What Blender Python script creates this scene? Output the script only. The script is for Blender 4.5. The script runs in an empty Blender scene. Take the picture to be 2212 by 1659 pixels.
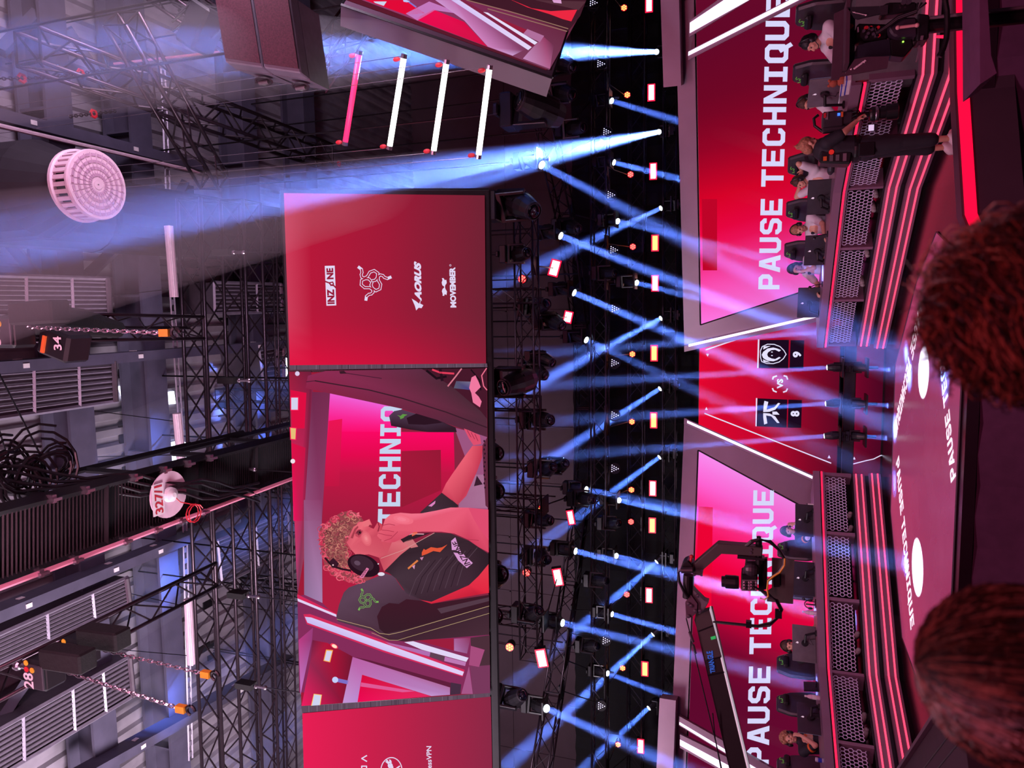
import bpy, bmesh, math, random
from mathutils import Vector, Matrix, Quaternion, noise
random.seed(7)
V = Vector
R = math.radians
SC = bpy.context.scene
COL = SC.collection
# ---------------------------------------------------------------- camera
F = 1580.0
PITCH, AZ, ROLL = R(19.06), R(-6.0), 0.0192
EYE = V((0, 0, 2.1))
FWD = V((math.sin(AZ) * math.cos(PITCH), math.cos(AZ) * math.cos(PITCH), math.sin(PITCH)))
RT = V((math.cos(AZ), -math.sin(AZ), 0))
UP = RT.cross(FWD)
CX = RT * math.sin(ROLL) - UP * math.cos(ROLL)
CY = RT * math.cos(ROLL) + UP * math.sin(ROLL)
cam = bpy.data.objects.new('camera', bpy.data.cameras.new('camera'))
COL.objects.link(cam)
SC.camera = cam
cam.data.sensor_width = 36
cam.data.lens = F / 2212 * 36
cam.data.clip_end = 200
cam.matrix_world = Matrix(((CX.x, CY.x, -FWD.x, EYE.x), (CX.y, CY.y, -FWD.y, EYE.y), (CX.z, CY.z, -FWD.z, EYE.z), (0, 0, 0, 1)))
cam.data.dof.use_dof = True
cam.data.dof.focus_distance = 11.5
cam.data.dof.aperture_fstop = 2.8
# ---------------------------------------------------------------- colour management, world, sampling
SC.view_settings.view_transform = 'Standard'
SC.view_settings.look = 'None'
SC.view_settings.exposure = 0.0
SC.view_settings.gamma = 1.0
SC.view_settings.use_curve_mapping = False
W = bpy.data.worlds.new('ambient_fill')  # dim purple ambient fill added for the whole hall
SC.world = W
W.use_nodes = True
W.node_tree.nodes['Background'].inputs[0].default_value = (0.030, 0.014, 0.030, 1)
W.node_tree.nodes['Background'].inputs[1].default_value = 1.0
CY_ = SC.cycles
CY_.max_bounces = 3
CY_.diffuse_bounces = 2
CY_.glossy_bounces = 2
CY_.transmission_bounces = 2
CY_.volume_bounces = 0
CY_.transparent_max_bounces = 48
CY_.sample_clamp_indirect = 3.0
CY_.caustics_reflective = False
CY_.caustics_refractive = False
CY_.use_denoising = True


def lamp_area(name, loc, target, sx, sy, energy, color):
    l = bpy.data.lights.new(name, 'AREA')
    l.shape = 'RECTANGLE'
    l.size, l.size_y, l.energy, l.color = sx, sy, energy, color
    o = bpy.data.objects.new(name, l)
    o.location = loc
    o.rotation_mode = 'QUATERNION'
    o.rotation_quaternion = (V(target) - V(loc)).to_track_quat('-Z', 'Y')
    COL.objects.link(o)
    return o


# front wash from the audience rig, unseen fill lamps added to brighten the roof, red wash on the lighting rig
lamp_area('front_wash', (-2.0, 2.0, 8.2), (-2.0, 13.0, 1.0), 6.0, 0.6, 420, (1.0, 0.42, 0.60))
lamp_area('roof_fill', (-9.5, 5.0, 6.5), (-7.0, 10.0, 14.0), 3.0, 3.0, 1900, (1.0, 0.82, 0.96))
lamp_area('roof_fill', (5.5, 6.0, 7.5), (2.5, 11.0, 14.0), 2.0, 2.0, 520, (0.92, 0.70, 0.95))
lamp_area('audience_fill', (0.5, -3.0, 5.5), (-2.0, 11.0, 1.0), 5.0, 0.8, 260, (1.0, 0.20, 0.36))  # unseen red fill lamp added behind the camera
lamp_area('rig_wash', (-2.0, 9.6, 8.6), (-2.0, 17.0, 6.0), 9.0, 0.5, 75, (1.0, 0.16, 0.28))


# ---------------------------------------------------------------- photo geometry to places
def ray(x, y):
    return (FWD * F + CX * (x - 1106) + CY * (829.5 - y)).normalized()


def at_y(x, y, Y):
    d = ray(x, y)
    return EYE + d * (Y / d.y)


def at_z(x, y, Z):
    d = ray(x, y)
    return EYE + d * ((Z - EYE.z) / d.z)


def at_pl(x, y, p, n):
    d = ray(x, y)
    return EYE + d * ((V(p) - EYE).dot(n) / d.dot(n))


def zoom(x0, y0, s):
    return lambda *pts: [(x0 + a * s, y0 + b * s) for a, b in pts]


# ---------------------------------------------------------------- colours and materials
def lin(c):
    if isinstance(c, str):
        c = tuple(int(c[i:i + 2], 16) for i in (0, 2, 4))
    f = lambda v: v / 12.92 if v <= 0.04045 else ((v + 0.055) / 1.055) ** 2.4
    return tuple(f(v / 255.0) for v in c[:3])


MATS = {}


def mat(name, col, rough=0.5, metal=0.0, emit=None, strength=1.0, var=0.12, scale=9.0, bump=0.0, spec=0.5, sample=True):
    if name in MATS:
        return MATS[name]
    m = bpy.data.materials.new(name)
    m.use_nodes = True
    nt = m.node_tree
    b = nt.nodes['Principled BSDF']
    b.inputs['Roughness'].default_value = rough
    b.inputs['Metallic'].default_value = metal
    b.inputs['Specular IOR Level'].default_value = spec
    c = lin(col)
    if var > 0:
        tc = nt.nodes.new('ShaderNodeTexCoord')
        no = nt.nodes.new('ShaderNodeTexNoise')
        no.inputs['Scale'].default_value = scale
        no.inputs['Detail'].default_value = 3
        rp = nt.nodes.new('ShaderNodeValToRGB')
        rp.color_ramp.elements[0].position = 0.3
        rp.color_ramp.elements[1].position = 0.7
        rp.color_ramp.elements[0].color = (*[v * (1 - var) for v in c], 1)
        rp.color_ramp.elements[1].color = (*[min(1, v * (1 + var)) for v in c], 1)
        nt.links.new(tc.outputs['Object'], no.inputs['Vector'])
        nt.links.new(no.outputs['Fac'], rp.inputs['Fac'])
        nt.links.new(rp.outputs['Color'], b.inputs['Base Color'])
        if bump > 0:
            bp = nt.nodes.new('ShaderNodeBump')
            bp.inputs['Strength'].default_value = bump
            bp.inputs['Distance'].default_value = 0.01
            nt.links.new(no.outputs['Fac'], bp.inputs['Height'])
            nt.links.new(bp.outputs['Normal'], b.inputs['Normal'])
    else:
        b.inputs['Base Color'].default_value = (*c, 1)
    if emit is not None:
        b.inputs['Emission Color'].default_value = (*lin(emit), 1)
        b.inputs['Emission Strength'].default_value = strength
        if not sample:
            m.cycles.emission_sampling = 'NONE'
    MATS[name] = m
    return m


def picture_mat(name, sample):
    m = bpy.data.materials.new(name)
    m.use_nodes = True
    nt = m.node_tree
    nt.nodes.clear()
    o = nt.nodes.new('ShaderNodeOutputMaterial')
    e = nt.nodes.new('ShaderNodeEmission')
    a = nt.nodes.new('ShaderNodeAttribute')
    a.attribute_name = 'picture'
    nt.links.new(a.outputs['Color'], e.inputs['Color'])
    nt.links.new(e.outputs[0], o.inputs['Surface'])
    m.cycles.emission_sampling = 'AUTO' if sample else 'NONE'
    return m


PIC_LIT, PIC = picture_mat('led_wall_picture', True), picture_mat('led_picture_detail', False)

M_BLACK = mat('black_metal', '1c181d', 0.42, 0.4)
M_BLACKP = mat('black_plastic', '19161b', 0.38)
M_MATTE = mat('black_cloth', '0d0a0e', 0.95, bump=0.4, scale=30)
M_TRUSS = mat('dark_truss_tube', '3c3038', 0.35, 0.75)
M_TRUSS2 = mat('truss_lacing', '2e252c', 0.4, 0.7)
M_STEEL = mat('blue_grey_steel', '4e4a5c', 0.55, 0.1, var=0.15, scale=3)
M_CHROME = mat('bright_steel', 'a89aa6', 0.25, 0.9)
M_ALU = mat('brushed_panel', '8e7a88', 0.38, 0.35, var=0.05, scale=2)
M_PANEL = mat('stage_panel', '8a6a80', 0.4, 0.15, var=0.06, scale=2)
M_PANELD = mat('stage_panel_dark', '57404f', 0.45, 0.15, var=0.06, scale=2)
M_DGREY = mat('dark_grey_shell', '3a343c', 0.4, 0.2)
M_GREY = mat('grey_shell', '6b666c', 0.45, 0.1)
M_WHITE = mat('white_paint', 'dcd4d8', 0.5)
M_SKIN = mat('skin', 'd9a58c', 0.5, var=0.08, scale=14)
M_JWHITE = mat('white_jersey', 'dcd8e0', 0.75, var=0.08, bump=0.2)
M_JBLACK = mat('black_jersey', '22202a', 0.75, var=0.15, bump=0.2)
M_ORANGE = mat('orange_trim', 'e0682c', 0.6)
M_HBROWN = mat('brown_hair', '4a2f22', 0.6, var=0.35, scale=40, bump=0.8)
M_HBLACK = mat('black_hair', '17121a', 0.5, var=0.3, scale=40, bump=0.8)
M_HFAIR = mat('fair_hair', 'a8765a', 0.55, var=0.35, scale=40, bump=0.8)
M_LENS_ON = mat('lit_lens', 'ffffff', 0.2, emit='e6fbff', strength=6.0, var=0, sample=False)
M_LENS_OFF = mat('dark_lens', '0a0a14', 0.08, 0.0, var=0)
M_STROBE = mat('red_hot_strobe', 'ff6060', 0.4, emit='ffd9dc', strength=5.0, var=0)
M_STROBE_O = mat('orange_strobe', 'ff9a40', 0.4, emit='ffb45a', strength=3.0, var=0)
M_REDGLOW = mat('red_glow_rim', 'ff1030', 0.4, emit='ff1236', strength=2.5, var=0)
M_PAR = mat('red_led_par', 'ff3030', 0.4, emit='ff5a50', strength=4.0, var=0)
M_PAR_O = mat('orange_led_par', 'ff7030', 0.4, emit='ff8a4a', strength=4.0, var=0)
M_DOT = mat('violet_white_dot', 'ffffff', 0.4, emit='dccfff', strength=2.6, var=0, sample=False)
M_LEDRED = mat('red_led_strip', 'ff2040', 0.4, emit='ff1c48', strength=1.6, var=0)
M_LEDPINK = mat('pink_hot_led_strip', 'ff4a68', 0.4, emit='ff4668', strength=1.5, var=0)
M_LEDWHITE = mat('white_led_bar', 'ffffff', 0.4, emit='f2ddff', strength=1.25, var=0)
M_TUBEW = mat('white_led_tube', 'ffffff', 0.4, emit='f6fff0', strength=3.0, var=0)
M_TUBER = mat('red_led_tube', 'ff3060', 0.4, emit='ff2a66', strength=1.3, var=0)
M_SKY = mat('daylight_pane', 'ffffff', 0.4, emit='e4ecff', strength=3.5, var=0)
M_HEX = mat('pale_hex_mesh', 'd4d2f0', 0.5, 0.0, var=0.05)
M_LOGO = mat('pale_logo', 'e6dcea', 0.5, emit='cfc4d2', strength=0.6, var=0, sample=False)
M_RED = mat('red_plastic', 'c0202e', 0.5)
M_YEL = mat('yellow_tape', 'd8a52a', 0.5)


# ---------------------------------------------------------------- mesh builder
class MB:
    def __init__(s):
        s.bm = bmesh.new()

    def box(s, c, size, rot=None):
        m = Matrix.Translation(V(c)) @ (rot.to_matrix().to_4x4() if rot is not None else Matrix()) @ Matrix.Diagonal((*size, 1))
        bmesh.ops.create_cube(s.bm, size=1.0, matrix=m)
        return s

    def cone(s, a, b, r0, r1, seg=10, caps=True):
        a, b = V(a), V(b)
        d = b - a
        if d.length < 1e-6:
            return s
        m = Matrix.Translation((a + b) / 2) @ d.to_track_quat('Z', 'Y').to_matrix().to_4x4()
        bmesh.ops.create_cone(s.bm, cap_ends=caps, segments=seg, radius1=max(r0, 1e-4), radius2=max(r1, 1e-4), depth=d.length, matrix=m)
        return s

    def tube(s, a, b, r, seg=8):
        return s.cone(a, b, r, r, seg)

    def ball(s, c, rad, rot=None, u=12, v=8):
        rad = (rad, rad, rad) if isinstance(rad, (int, float)) else rad
        m = Matrix.Translation(V(c)) @ (rot.to_matrix().to_4x4() if rot is not None else Matrix()) @ Matrix.Diagonal((*rad, 1))
        bmesh.ops.create_uvsphere(s.bm, u_segments=u, v_segments=v, radius=1.0, matrix=m)
        return s

    def cap(s, a, b, r0, r1, seg=10):
        s.cone(a, b, r0, r1, seg)
        s.ball(a, r0, u=seg, v=6)
        return s.ball(b, r1, u=seg, v=6)

    def prism(s, pts, vec):
        vec = V(vec)
        lo = [s.bm.verts.new(V(p)) for p in pts]
        hi = [s.bm.verts.new(V(p) + vec) for p in pts]
        n = len(pts)
        s.bm.faces.new(lo)
        s.bm.faces.new(hi[::-1])
        for i in range(n):
            s.bm.faces.new((lo[i], hi[i], hi[(i + 1) % n], lo[(i + 1) % n]))
        return s

    def poly(s, pts):
        s.bm.faces.new([s.bm.verts.new(V(p)) for p in pts])
        return s

    def path(s, pts, r, seg=6):
        pts = [V(p) for p in pts]
        rings = []
        for i, p in enumerate(pts):
            t = (pts[min(i + 1, len(pts) - 1)] - pts[max(i - 1, 0)]).normalized()
            q = t.to_track_quat('Z', 'Y')
            rr = r[i] if isinstance(r, (list, tuple)) else r
            rings.append([s.bm.verts.new(p + q @ V((rr * math.cos(k * 2 * math.pi / seg), rr * math.sin(k * 2 * math.pi / seg), 0))) for k in range(seg)])
        for a, b in zip(rings, rings[1:]):
            for k in range(seg):
                s.bm.faces.new((a[k], a[(k + 1) % seg], b[(k + 1) % seg], b[k]))
        s.bm.faces.new(rings[0][::-1])
        s.bm.faces.new(rings[-1])
        return s

    def lathe(s, prof, o=(0, 0, 0), q=None, seg=20):
        o = V(o)
        q = q or Quaternion()
        rings = [[s.bm.verts.new(o + q @ V((max(r, 1e-4) * math.cos(k * 2 * math.pi / seg), max(r, 1e-4) * math.sin(k * 2 * math.pi / seg), z))) for k in range(seg)] for r, z in prof]
        for a, b in zip(rings, rings[1:]):
            for k in range(seg):
                s.bm.faces.new((a[k], a[(k + 1) % seg], b[(k + 1) % seg], b[k]))
        s.bm.faces.new(rings[0][::-1])
        s.bm.faces.new(rings[-1])
        return s

    def build(s, name, m, parent=None, local=False, smooth=False, bevel=0.0):
        if bevel > 0:
            bmesh.ops.bevel(s.bm, geom=[e for e in s.bm.edges], offset=bevel, segments=1, affect='EDGES', clamp_overlap=True)
        bmesh.ops.recalc_face_normals(s.bm, faces=s.bm.faces)
        off = V((0, 0, 0))
        if not local:
            p = parent
            while p is not None:
                off += p.location
                p = p.parent
            if parent is None and len(s.bm.verts):
                xs = [v.co for v in s.bm.verts]
                off = V((sum(v.x for v in xs) / len(xs), sum(v.y for v in xs) / len(xs), min(v.z for v in xs)))
            bmesh.ops.translate(s.bm, verts=s.bm.verts, vec=-off)
        me = bpy.data.meshes.new(name)
        s.bm.to_mesh(me)
        s.bm.free()
        for mm in (m if isinstance(m, (list, tuple)) else [m]):
            me.materials.append(mm)
        if smooth:
            me.polygons.foreach_set('use_smooth', [True] * len(me.polygons))
        o = bpy.data.objects.new(name, me)
        if parent is None and not local:
            o.location = off
        COL.objects.link(o)
        o.parent = parent
        return o


def tag(o, label, cat, group=None, kind=None):
    o['label'] = label
    o['category'] = cat
    if group:
        o['group'] = group
    if kind:
        o['kind'] = kind
    return o


def thing(name, label, cat, loc=(0, 0, 0), group=None, rotz=0.0):
    o = bpy.data.objects.new(name, None)
    o.empty_display_size = 0.1
    o.location = loc
    o.rotation_euler = (0, 0, rotz)
    COL.objects.link(o)
    return tag(o, label, cat, group)


def structure(o):
    o['kind'] = 'structure'
    return o


KIDS = {}


def copy_tree(o, parent=None):
    c = o.copy()
    COL.objects.link(c)
    c.parent = parent
    for ch in [x for x in bpy.data.objects if x.parent is o]:
        copy_tree(ch, c)
    return c


def child(o, name):
    return next((x for x in bpy.data.objects if x.parent is o and x.name.split('.')[0] == name), None)


ORD = ['first', 'second', 'third', 'fourth', 'fifth', 'sixth', 'seventh', 'eighth', 'ninth', 'tenth', 'eleventh', 'twelfth', 'thirteenth', 'fourteenth', 'fifteenth', 'sixteenth']

# ---------------------------------------------------------------- lettering
S_, T_, C_ = 1.55, 1.75, 1.35
GL = {
    'P': [[(0, 0), (T_, 0), (T_, 8), (0, 8)], [(T_, 8), (6 - C_, 8), (6, 8 - C_), (6, 2.7 + C_), (6 - C_, 2.7), (T_, 2.7), (T_, 2.7 + S_), (6 - T_ - .4, 2.7 + S_), (6 - T_, 3.1 + S_), (6 - T_, 8 - S_ - .4), (6 - T_ - .4, 8 - S_), (T_, 8 - S_)]],
    'A': [[(-.4, 0), (1.45, 0), (1.95, 1.7), (2.35, 3.1), (3, 5.9), (3.65, 3.1), (2.35, 3.1), (1.95, 1.7), (4.05, 1.7), (4.55, 0), (6.4, 0), (4.1, 8), (1.9, 8)]],
    'U': [[(0, 8), (0, C_), (C_, 0), (6 - C_, 0), (6, C_), (6, 8), (6 - T_, 8), (6 - T_, S_ + .4), (6 - T_ - .4, S_), (T_ + .4, S_), (T_, S_ + .4), (T_, 8)]],
    'S': [[(6, 5.6), (6, 8 - C_), (6 - C_, 8), (C_, 8), (0, 8 - C_), (0, 3.9 + C_ * .6), (C_ * .8, 3.6), (6 - T_ - .3, 3.0), (6 - T_, 2.7), (6 - T_, S_ + .4), (6 - T_ - .4, S_), (T_ + .4, S_), (T_, S_ + .4), (T_, 2.3), (0, 2.3), (0, C_), (C_, 0), (6 - C_, 0), (6, C_), (6, 3.6), (6 - C_ * .8, 4.4), (T_ + .3, 5.0), (T_, 5.3), (T_, 8 - S_ - .4), (T_ + .4, 8 - S_), (6 - T_ - .4, 8 - S_), (6 - T_, 8 - S_ - .4), (6 - T_, 5.6)]],
    'E': [[(0, 0), (6, 0), (6, S_), (T_, S_), (T_, 3.2), (5.4, 3.2), (5.4, 4.75), (T_, 4.75), (T_, 8 - S_), (6, 8 - S_), (6, 8), (0, 8)]],
    'T': [[(3 - T_ / 2, 0), (3 + T_ / 2, 0), (3 + T_ / 2, 8 - S_), (6.1, 8 - S_), (6.1, 8), (-.1, 8), (-.1, 8 - S_), (3 - T_ / 2, 8 - S_)]],
    'C': [[(6, 5.5), (6, 8 - C_), (6 - C_, 8), (C_, 8), (0, 8 - C_), (0, C_), (C_, 0), (6 - C_, 0), (6, C_), (6, 2.5), (6 - T_, 2.5), (6 - T_, S_ + .4), (6 - T_ - .4, S_), (T_ + .4, S_), (T_, S_ + .4), (T_, 8 - S_ - .4), (T_ + .4, 8 - S_), (6 - T_ - .4, 8 - S_), (6 - T_, 8 - S_ - .4), (6 - T_, 5.5)]],
    'H': [[(0, 0), (T_, 0), (T_, 3.2), (6 - T_, 3.2), (6 - T_, 0), (6, 0), (6, 8), (6 - T_, 8), (6 - T_, 4.8), (T_, 4.8), (T_, 8), (0, 8)]],
    'N': [[(0, 0), (T_, 0), (T_, 5.0), (6 - T_, 0), (6, 0), (6, 8), (6 - T_, 8), (6 - T_, 3.0), (T_, 8), (0, 8)]],
    'I': [[(.6, 0), (5.4, 0), (5.4, S_), (3 + T_ / 2, S_), (3 + T_ / 2, 8 - S_), (5.4, 8 - S_), (5.4, 8), (.6, 8), (.6, 8 - S_), (3 - T_ / 2, 8 - S_), (3 - T_ / 2, S_), (.6, S_)]],
    'Q': [[(3.0, 8), (C_, 8), (0, 8 - C_), (0, C_), (C_, 0), (6 - C_, 0), (6, C_), (6, 8 - C_), (6 - C_, 8), (3.0, 8), (3.0, 8 - S_), (6 - T_ - .4, 8 - S_), (6 - T_, 8 - S_ - .4), (6 - T_, S_ + .4), (6 - T_ - .4, S_), (T_ + .4, S_), (T_, S_ + .4), (T_, 8 - S_ - .4), (T_ + .4, 8 - S_), (3.0, 8 - S_)], [(3.2, 2.6), (4.3, 3.4), (6.6, -.6), (5.5, -1.5)]],
}


def block_text(s):
    out, x = [], 0.0
    for ch in s:
        if ch == ' ':
            x += 3.4
            continue
        dx = -0.6 if ch == 'I' else 0
        for p in GL[ch]:
            out.append([(a + x + dx, b / 8.0) for a, b in p])
        x += (4.8 if ch == 'I' else 6.0) + 1.15
    w = x - 1.15
    return [[(a / w, b) for a, b in p] for p in out]


_FT = {}


def font_text(s, bold=0.0):
    if (s, bold) in _FT:
        return _FT[(s, bold)]
    cu = bpy.data.curves.new('lettering', 'FONT')
    cu.body = s
    cu.offset = bold
    cu.resolution_u = 3
    ob = bpy.data.objects.new('lettering', cu)
    me = bpy.data.meshes.new_from_object(ob)
    vs = [v.co.copy() for v in me.vertices]
    fs = [[vs[i] for i in p.vertices] for p in me.polygons]
    bpy.data.objects.remove(ob)
    bpy.data.meshes.remove(me)
    bpy.data.curves.remove(cu)
    x0, x1 = min(v.x for v in vs), max(v.x for v in vs)
    y0, y1 = min(v.y for v in vs), max(v.y for v in vs)
    _FT[(s, bold)] = [[((v.x - x0) / (x1 - x0), (v.y - y0) / (y1 - y0)) for v in f] for f in fs]
    return _FT[(s, bold)]


class Art:
    """flat LED picture on a plane: polygons in stacked layers, each with its own colour"""

    def __init__(s, P0, n, eps=0.003):
        s.P0, s.n, s.eps, s.v, s.f, s.c, s.k = V(P0), V(n), eps, [], [], [], []

    def p(s, q, layer):
        return at_pl(q[0], q[1], s.P0 + s.n * (s.eps * layer), s.n)

    def raw(s, pts, cols, lit):
        i = len(s.v)
        s.v += [tuple(q) for q in pts]
        s.f.append(list(range(i, i + len(pts))))
        s.c.append(cols)
        s.k.append(0 if lit else 1)

    def poly(s, pts, col, layer, lit=False):
        cols = [lin(c) for c in col] if isinstance(col, list) else [lin(col)] * len(pts)
        s.raw([s.p(q, layer) for q in pts], cols, lit)

    def grid(s, quad, nx, ny, fn, layer, lit=False):
        a, b, c, d = [V((*q, 0)) for q in quad]
        pt = lambda u, v: (a.lerp(b, u)).lerp(d.lerp(c, u), v)
        for i in range(nx):
            for j in range(ny):
                uv = [(i / nx, j / ny), ((i + 1) / nx, j / ny), ((i + 1) / nx, (j + 1) / ny), (i / nx, (j + 1) / ny)]
                s.raw([s.p(pt(*q), layer) for q in uv], [lin(fn(*q)) for q in uv], lit)

    def line(s, pts, w, col, layer):
        for a, b in zip(pts, pts[1:]):
            a, b = V(a), V(b)
            d = (b - a)
            if d.length < 1e-6:
                continue
            d.normalize()
            n = V((-d.y, d.x)) * w / 2
            e = d * w * 0.25
            s.poly([tuple(a - e + n), tuple(b + e + n), tuple(b + e - n), tuple(a - e - n)], col, layer)

    def disc(s, c, rx, ry, col, layer, ang=0.0, seg=20):
        ca, sa = math.cos(ang), math.sin(ang)
        s.poly([(c[0] + rx * math.cos(t) * ca - ry * math.sin(t) * sa, c[1] + rx * math.cos(t) * sa + ry * math.sin(t) * ca) for t in [k * 2 * math.pi / seg for k in range(seg)]], col, layer)

    def text(s, polys, bl, br, tl, col, layer, tr=None):
        B, Rr, Tt = s.p(bl, layer), s.p(br, layer), s.p(tl, layer)
        TR = s.p(tr, layer) if tr else Rr + Tt - B
        for f in polys:
            s.raw([B * (1 - a) * (1 - b) + Rr * a * (1 - b) + Tt * (1 - a) * b + TR * a * b for a, b in f], [lin(col)] * len(f), False)

    def build(s, name, parent=None):
        off = V((0, 0, 0))
        p = parent
        while p is not None:
            off += p.location
            p = p.parent
        me = bpy.data.meshes.new(name)
        me.from_pydata([tuple(V(q) - off) for q in s.v], [], s.f)
        at = me.color_attributes.new('picture', 'FLOAT_COLOR', 'CORNER')
        flat = [v for cs in s.c for c in cs for v in (*c, 1.0)]
        at.data.foreach_set('color', flat)
        me.materials.append(PIC_LIT)
        me.materials.append(PIC)
        me.polygons.foreach_set('material_index', s.k)
        o = bpy.data.objects.new(name, me)
        COL.objects.link(o)
        o.parent = parent
        return o


def mix(a, b, t):
    t = max(0.0, min(1.0, t))
    return tuple(a[i] + (b[i] - a[i]) * t for i in range(3))


def ramp(stops, t):
    for (t0, c0), (t1, c1) in zip(stops, stops[1:]):
        if t <= t1:
            return mix(c0, c1, (t - t0) / (t1 - t0))
    return stops[-1][1]
# ================================================================ HALL SHELL
m_deck = mat('corrugated_deck', '9a929c', 0.5, 0.25, var=0.25, scale=1.5)
mb = MB()
x = -17.0
while x < 15.0:                       # ribbed roof deck, ribs run with the depth of the hall
    prof = [(x, 14.0), (x + .13, 14.0), (x + .17, 14.09), (x + .28, 14.09), (x + .32, 14.0)]
    for (xa, za), (xb, zb) in zip(prof, prof[1:]):
        mb.poly([(xa, -2, za), (xb, -2, zb), (xb, 25, zb), (xa, 25, za)])
    x += .32
structure(mb.build('ceiling', m_deck))
structure(MB().box((-1, 11.5, -1.05), (34, 29, .1)).build('floor', mat('hall_floor', '241820', 0.6)))
mb = MB().box((-1, 24.1, 6.5), (34, .2, 15.1))
for xx in range(-16, 16, 2):
    mb.box((xx, 23.98, 6.5), (.05, .06, 15))
for zz in (8.2, 10.6):
    mb.box((-1, 23.98, zz), (34, .06, .06))
structure(mb.build('wall_back', mat('wall_panel', '5a4650', 0.7, scale=1.0)))
structure(MB().box((15.1, 11.5, 6.5), (.2, 29, 15.1)).build('wall_right', MATS['wall_panel']))
structure(MB().box((-17.1, 11.5, 6.5), (.2, 29, 15.1)).build('wall_left', MATS['wall_panel']))
n_trim = [0]


def trim(mb, m):
    n_trim[0] += 1
    return structure(mb.build('trim_%d' % n_trim[0], m))


def h_beam(px, py, width=.48, depth=.62):
    p = at_z(px, py, 13.15)
    mb = MB()
    mb.box((-1, p.y, 13.15), (31, width, .06)).box((-1, p.y, 13.15 + depth), (31, width, .06)).box((-1, p.y, 13.15 + depth / 2), (31, .08, depth))
    for k in range(-15, 15, 3):
        mb.box((k + .4, p.y, 13.15 + depth / 2), (.04, width * .9, depth))
    trim(mb, M_STEEL)
    return p.y


yb = [h_beam(176, 912), h_beam(341, 878), h_beam(556, 650)]
h_beam(668, 300)
for a, b in (((0, 112), (80, 30)), ((146, 62), (238, 200)), ((4, 505), (82, 598)), ((188, 596), (268, 520)), ((340, 392), (405, 520)), ((332, 520), (400, 395)), ((0, 1560), (60, 1470)), ((575, 605), (612, 560))):
    trim(MB().cone(at_z(*a, 13.3), at_z(*b, 13.3), .11, .11, 4), M_STEEL)
# daylight showing through the roof glazing
nw = 0
for q in (((256, 835), (296, 833), (294, 860), (266, 862)), ((356, 848), (376, 845), (380, 872), (356, 874)), ((362, 958), (386, 952), (387, 992), (364, 1000)), ((400, 955), (414, 968), (408, 990), (402, 990)), ((588, 776), (602, 768), (622, 774), (622, 812), (592, 815), (583, 800))):
    nw += 1
    structure(MB().prism([at_z(*p, 13.96) for p in q], (0, 0, .03)).build('window_%d' % nw, M_SKY))
# ================================================================ STAGE
M_SFLOOR = mat('stage_floor', '2a1824', 0.22, 0.0, var=0.1, scale=3)
X0 = -2.05
mb = MB().prism([(-13, 9.15, -.12), (-13, 23, -.12), (10, 23, -.12), (10, 9.15, -.12)], (0, 0, .12))
structure(mb.build('floor_stage', M_SFLOOR))
mb = MB()                              # pleated skirt under the stage front
xx = -9.0
while xx < 8.0:
    mb.prism([(xx, 9.2, -1.0), (xx + .35, 9.16, -1.0), (xx + .7, 9.2, -1.0), (xx + .7, 9.26, -1.0), (xx, 9.26, -1.0)], (0, 0, .9))
    xx += .7
tag(mb.build('stage_skirt', mat('dark_purple_cloth', '643a5c', 0.9, var=.1)), 'dark purple cloth skirt hanging under the front edge of the stage floor', 'stage skirt')
# red lit stage lips
rim = [at_z(*p, .25) for p in ((2059, -40), (2060, 60), (2062, 200), (2078, 465), (2092, 500))]


def lip(pts, label, lit):
    t = thing('stage_lip', label, 'stage edge', (pts[1].x, pts[1].y, 0))
    d = V((0, .22, 0))
    lo = lambda p, z: V((p.x, p.y, z))
    for i, (a, b) in enumerate(zip(pts, pts[1:])):
        pass
    mb = MB()
    led = MB()
    for a, b in zip(pts, pts[1:]):
        mb.prism([lo(a, -.3), lo(b, -.3), lo(b, .25), lo(a, .25)], d)
        n = (b - a).cross(V((0, 0, 1))).normalized()
        if n.y > 0:
            n = -n
        if lit:
            led.prism([lo(a, .118) + n * .004, lo(b, .118) + n * .004, lo(b, .226) + n * .004, lo(a, .226) + n * .004], n * .012)
    mb.build('lip_body', M_PANELD, t)
    if lit:
        led.build('led_band', mat('red_led_band', 'ff1040', 0.4, emit='ff0a3e', strength=1.05, var=0), t)
    else:
        led.bm.free()
    return t


lip(rim, 'stage edge lip with one wide glowing red band in front of the cameraman', True)
p0, p1, p2 = [at_z(*p, .95) for p in ((1860, 1790), (1937, 1659), (2050, 1503))]
t = thing('dark_barrier', 'dark panelled barrier wall running diagonally in front of the curly haired player desk', 'barrier', (p1.x, p1.y, -1.0))
e = (p2 - p0).normalized()
w = V((e.y, -e.x, 0))
w = w if w.y < 0 else -w
p3 = p2 + e * .25
MB().prism([p0, p3, p3 + V((0, 0, -1.95)), p0 + V((0, 0, -1.95))], w * .5).build('wall_body', mat('dark_barrier_paint', '2c1a26', .7), t)
MB().prism([p0 + V((0, 0, .002)), p3 + V((0, 0, .002)), p3 + w * .03 + V((0, 0, .002)), p0 + w * .03 + V((0, 0, .002))], (0, 0, .03)).build('top_trim', M_PANELD, t)
mb = MB()
for u in (.2, .3):
    mb.prism([p0 + w * u, p3 + w * u, p3 + w * (u + .012), p0 + w * (u + .012)], (0, 0, .003))
mb.build('seam', M_BLACK, t)

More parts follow.
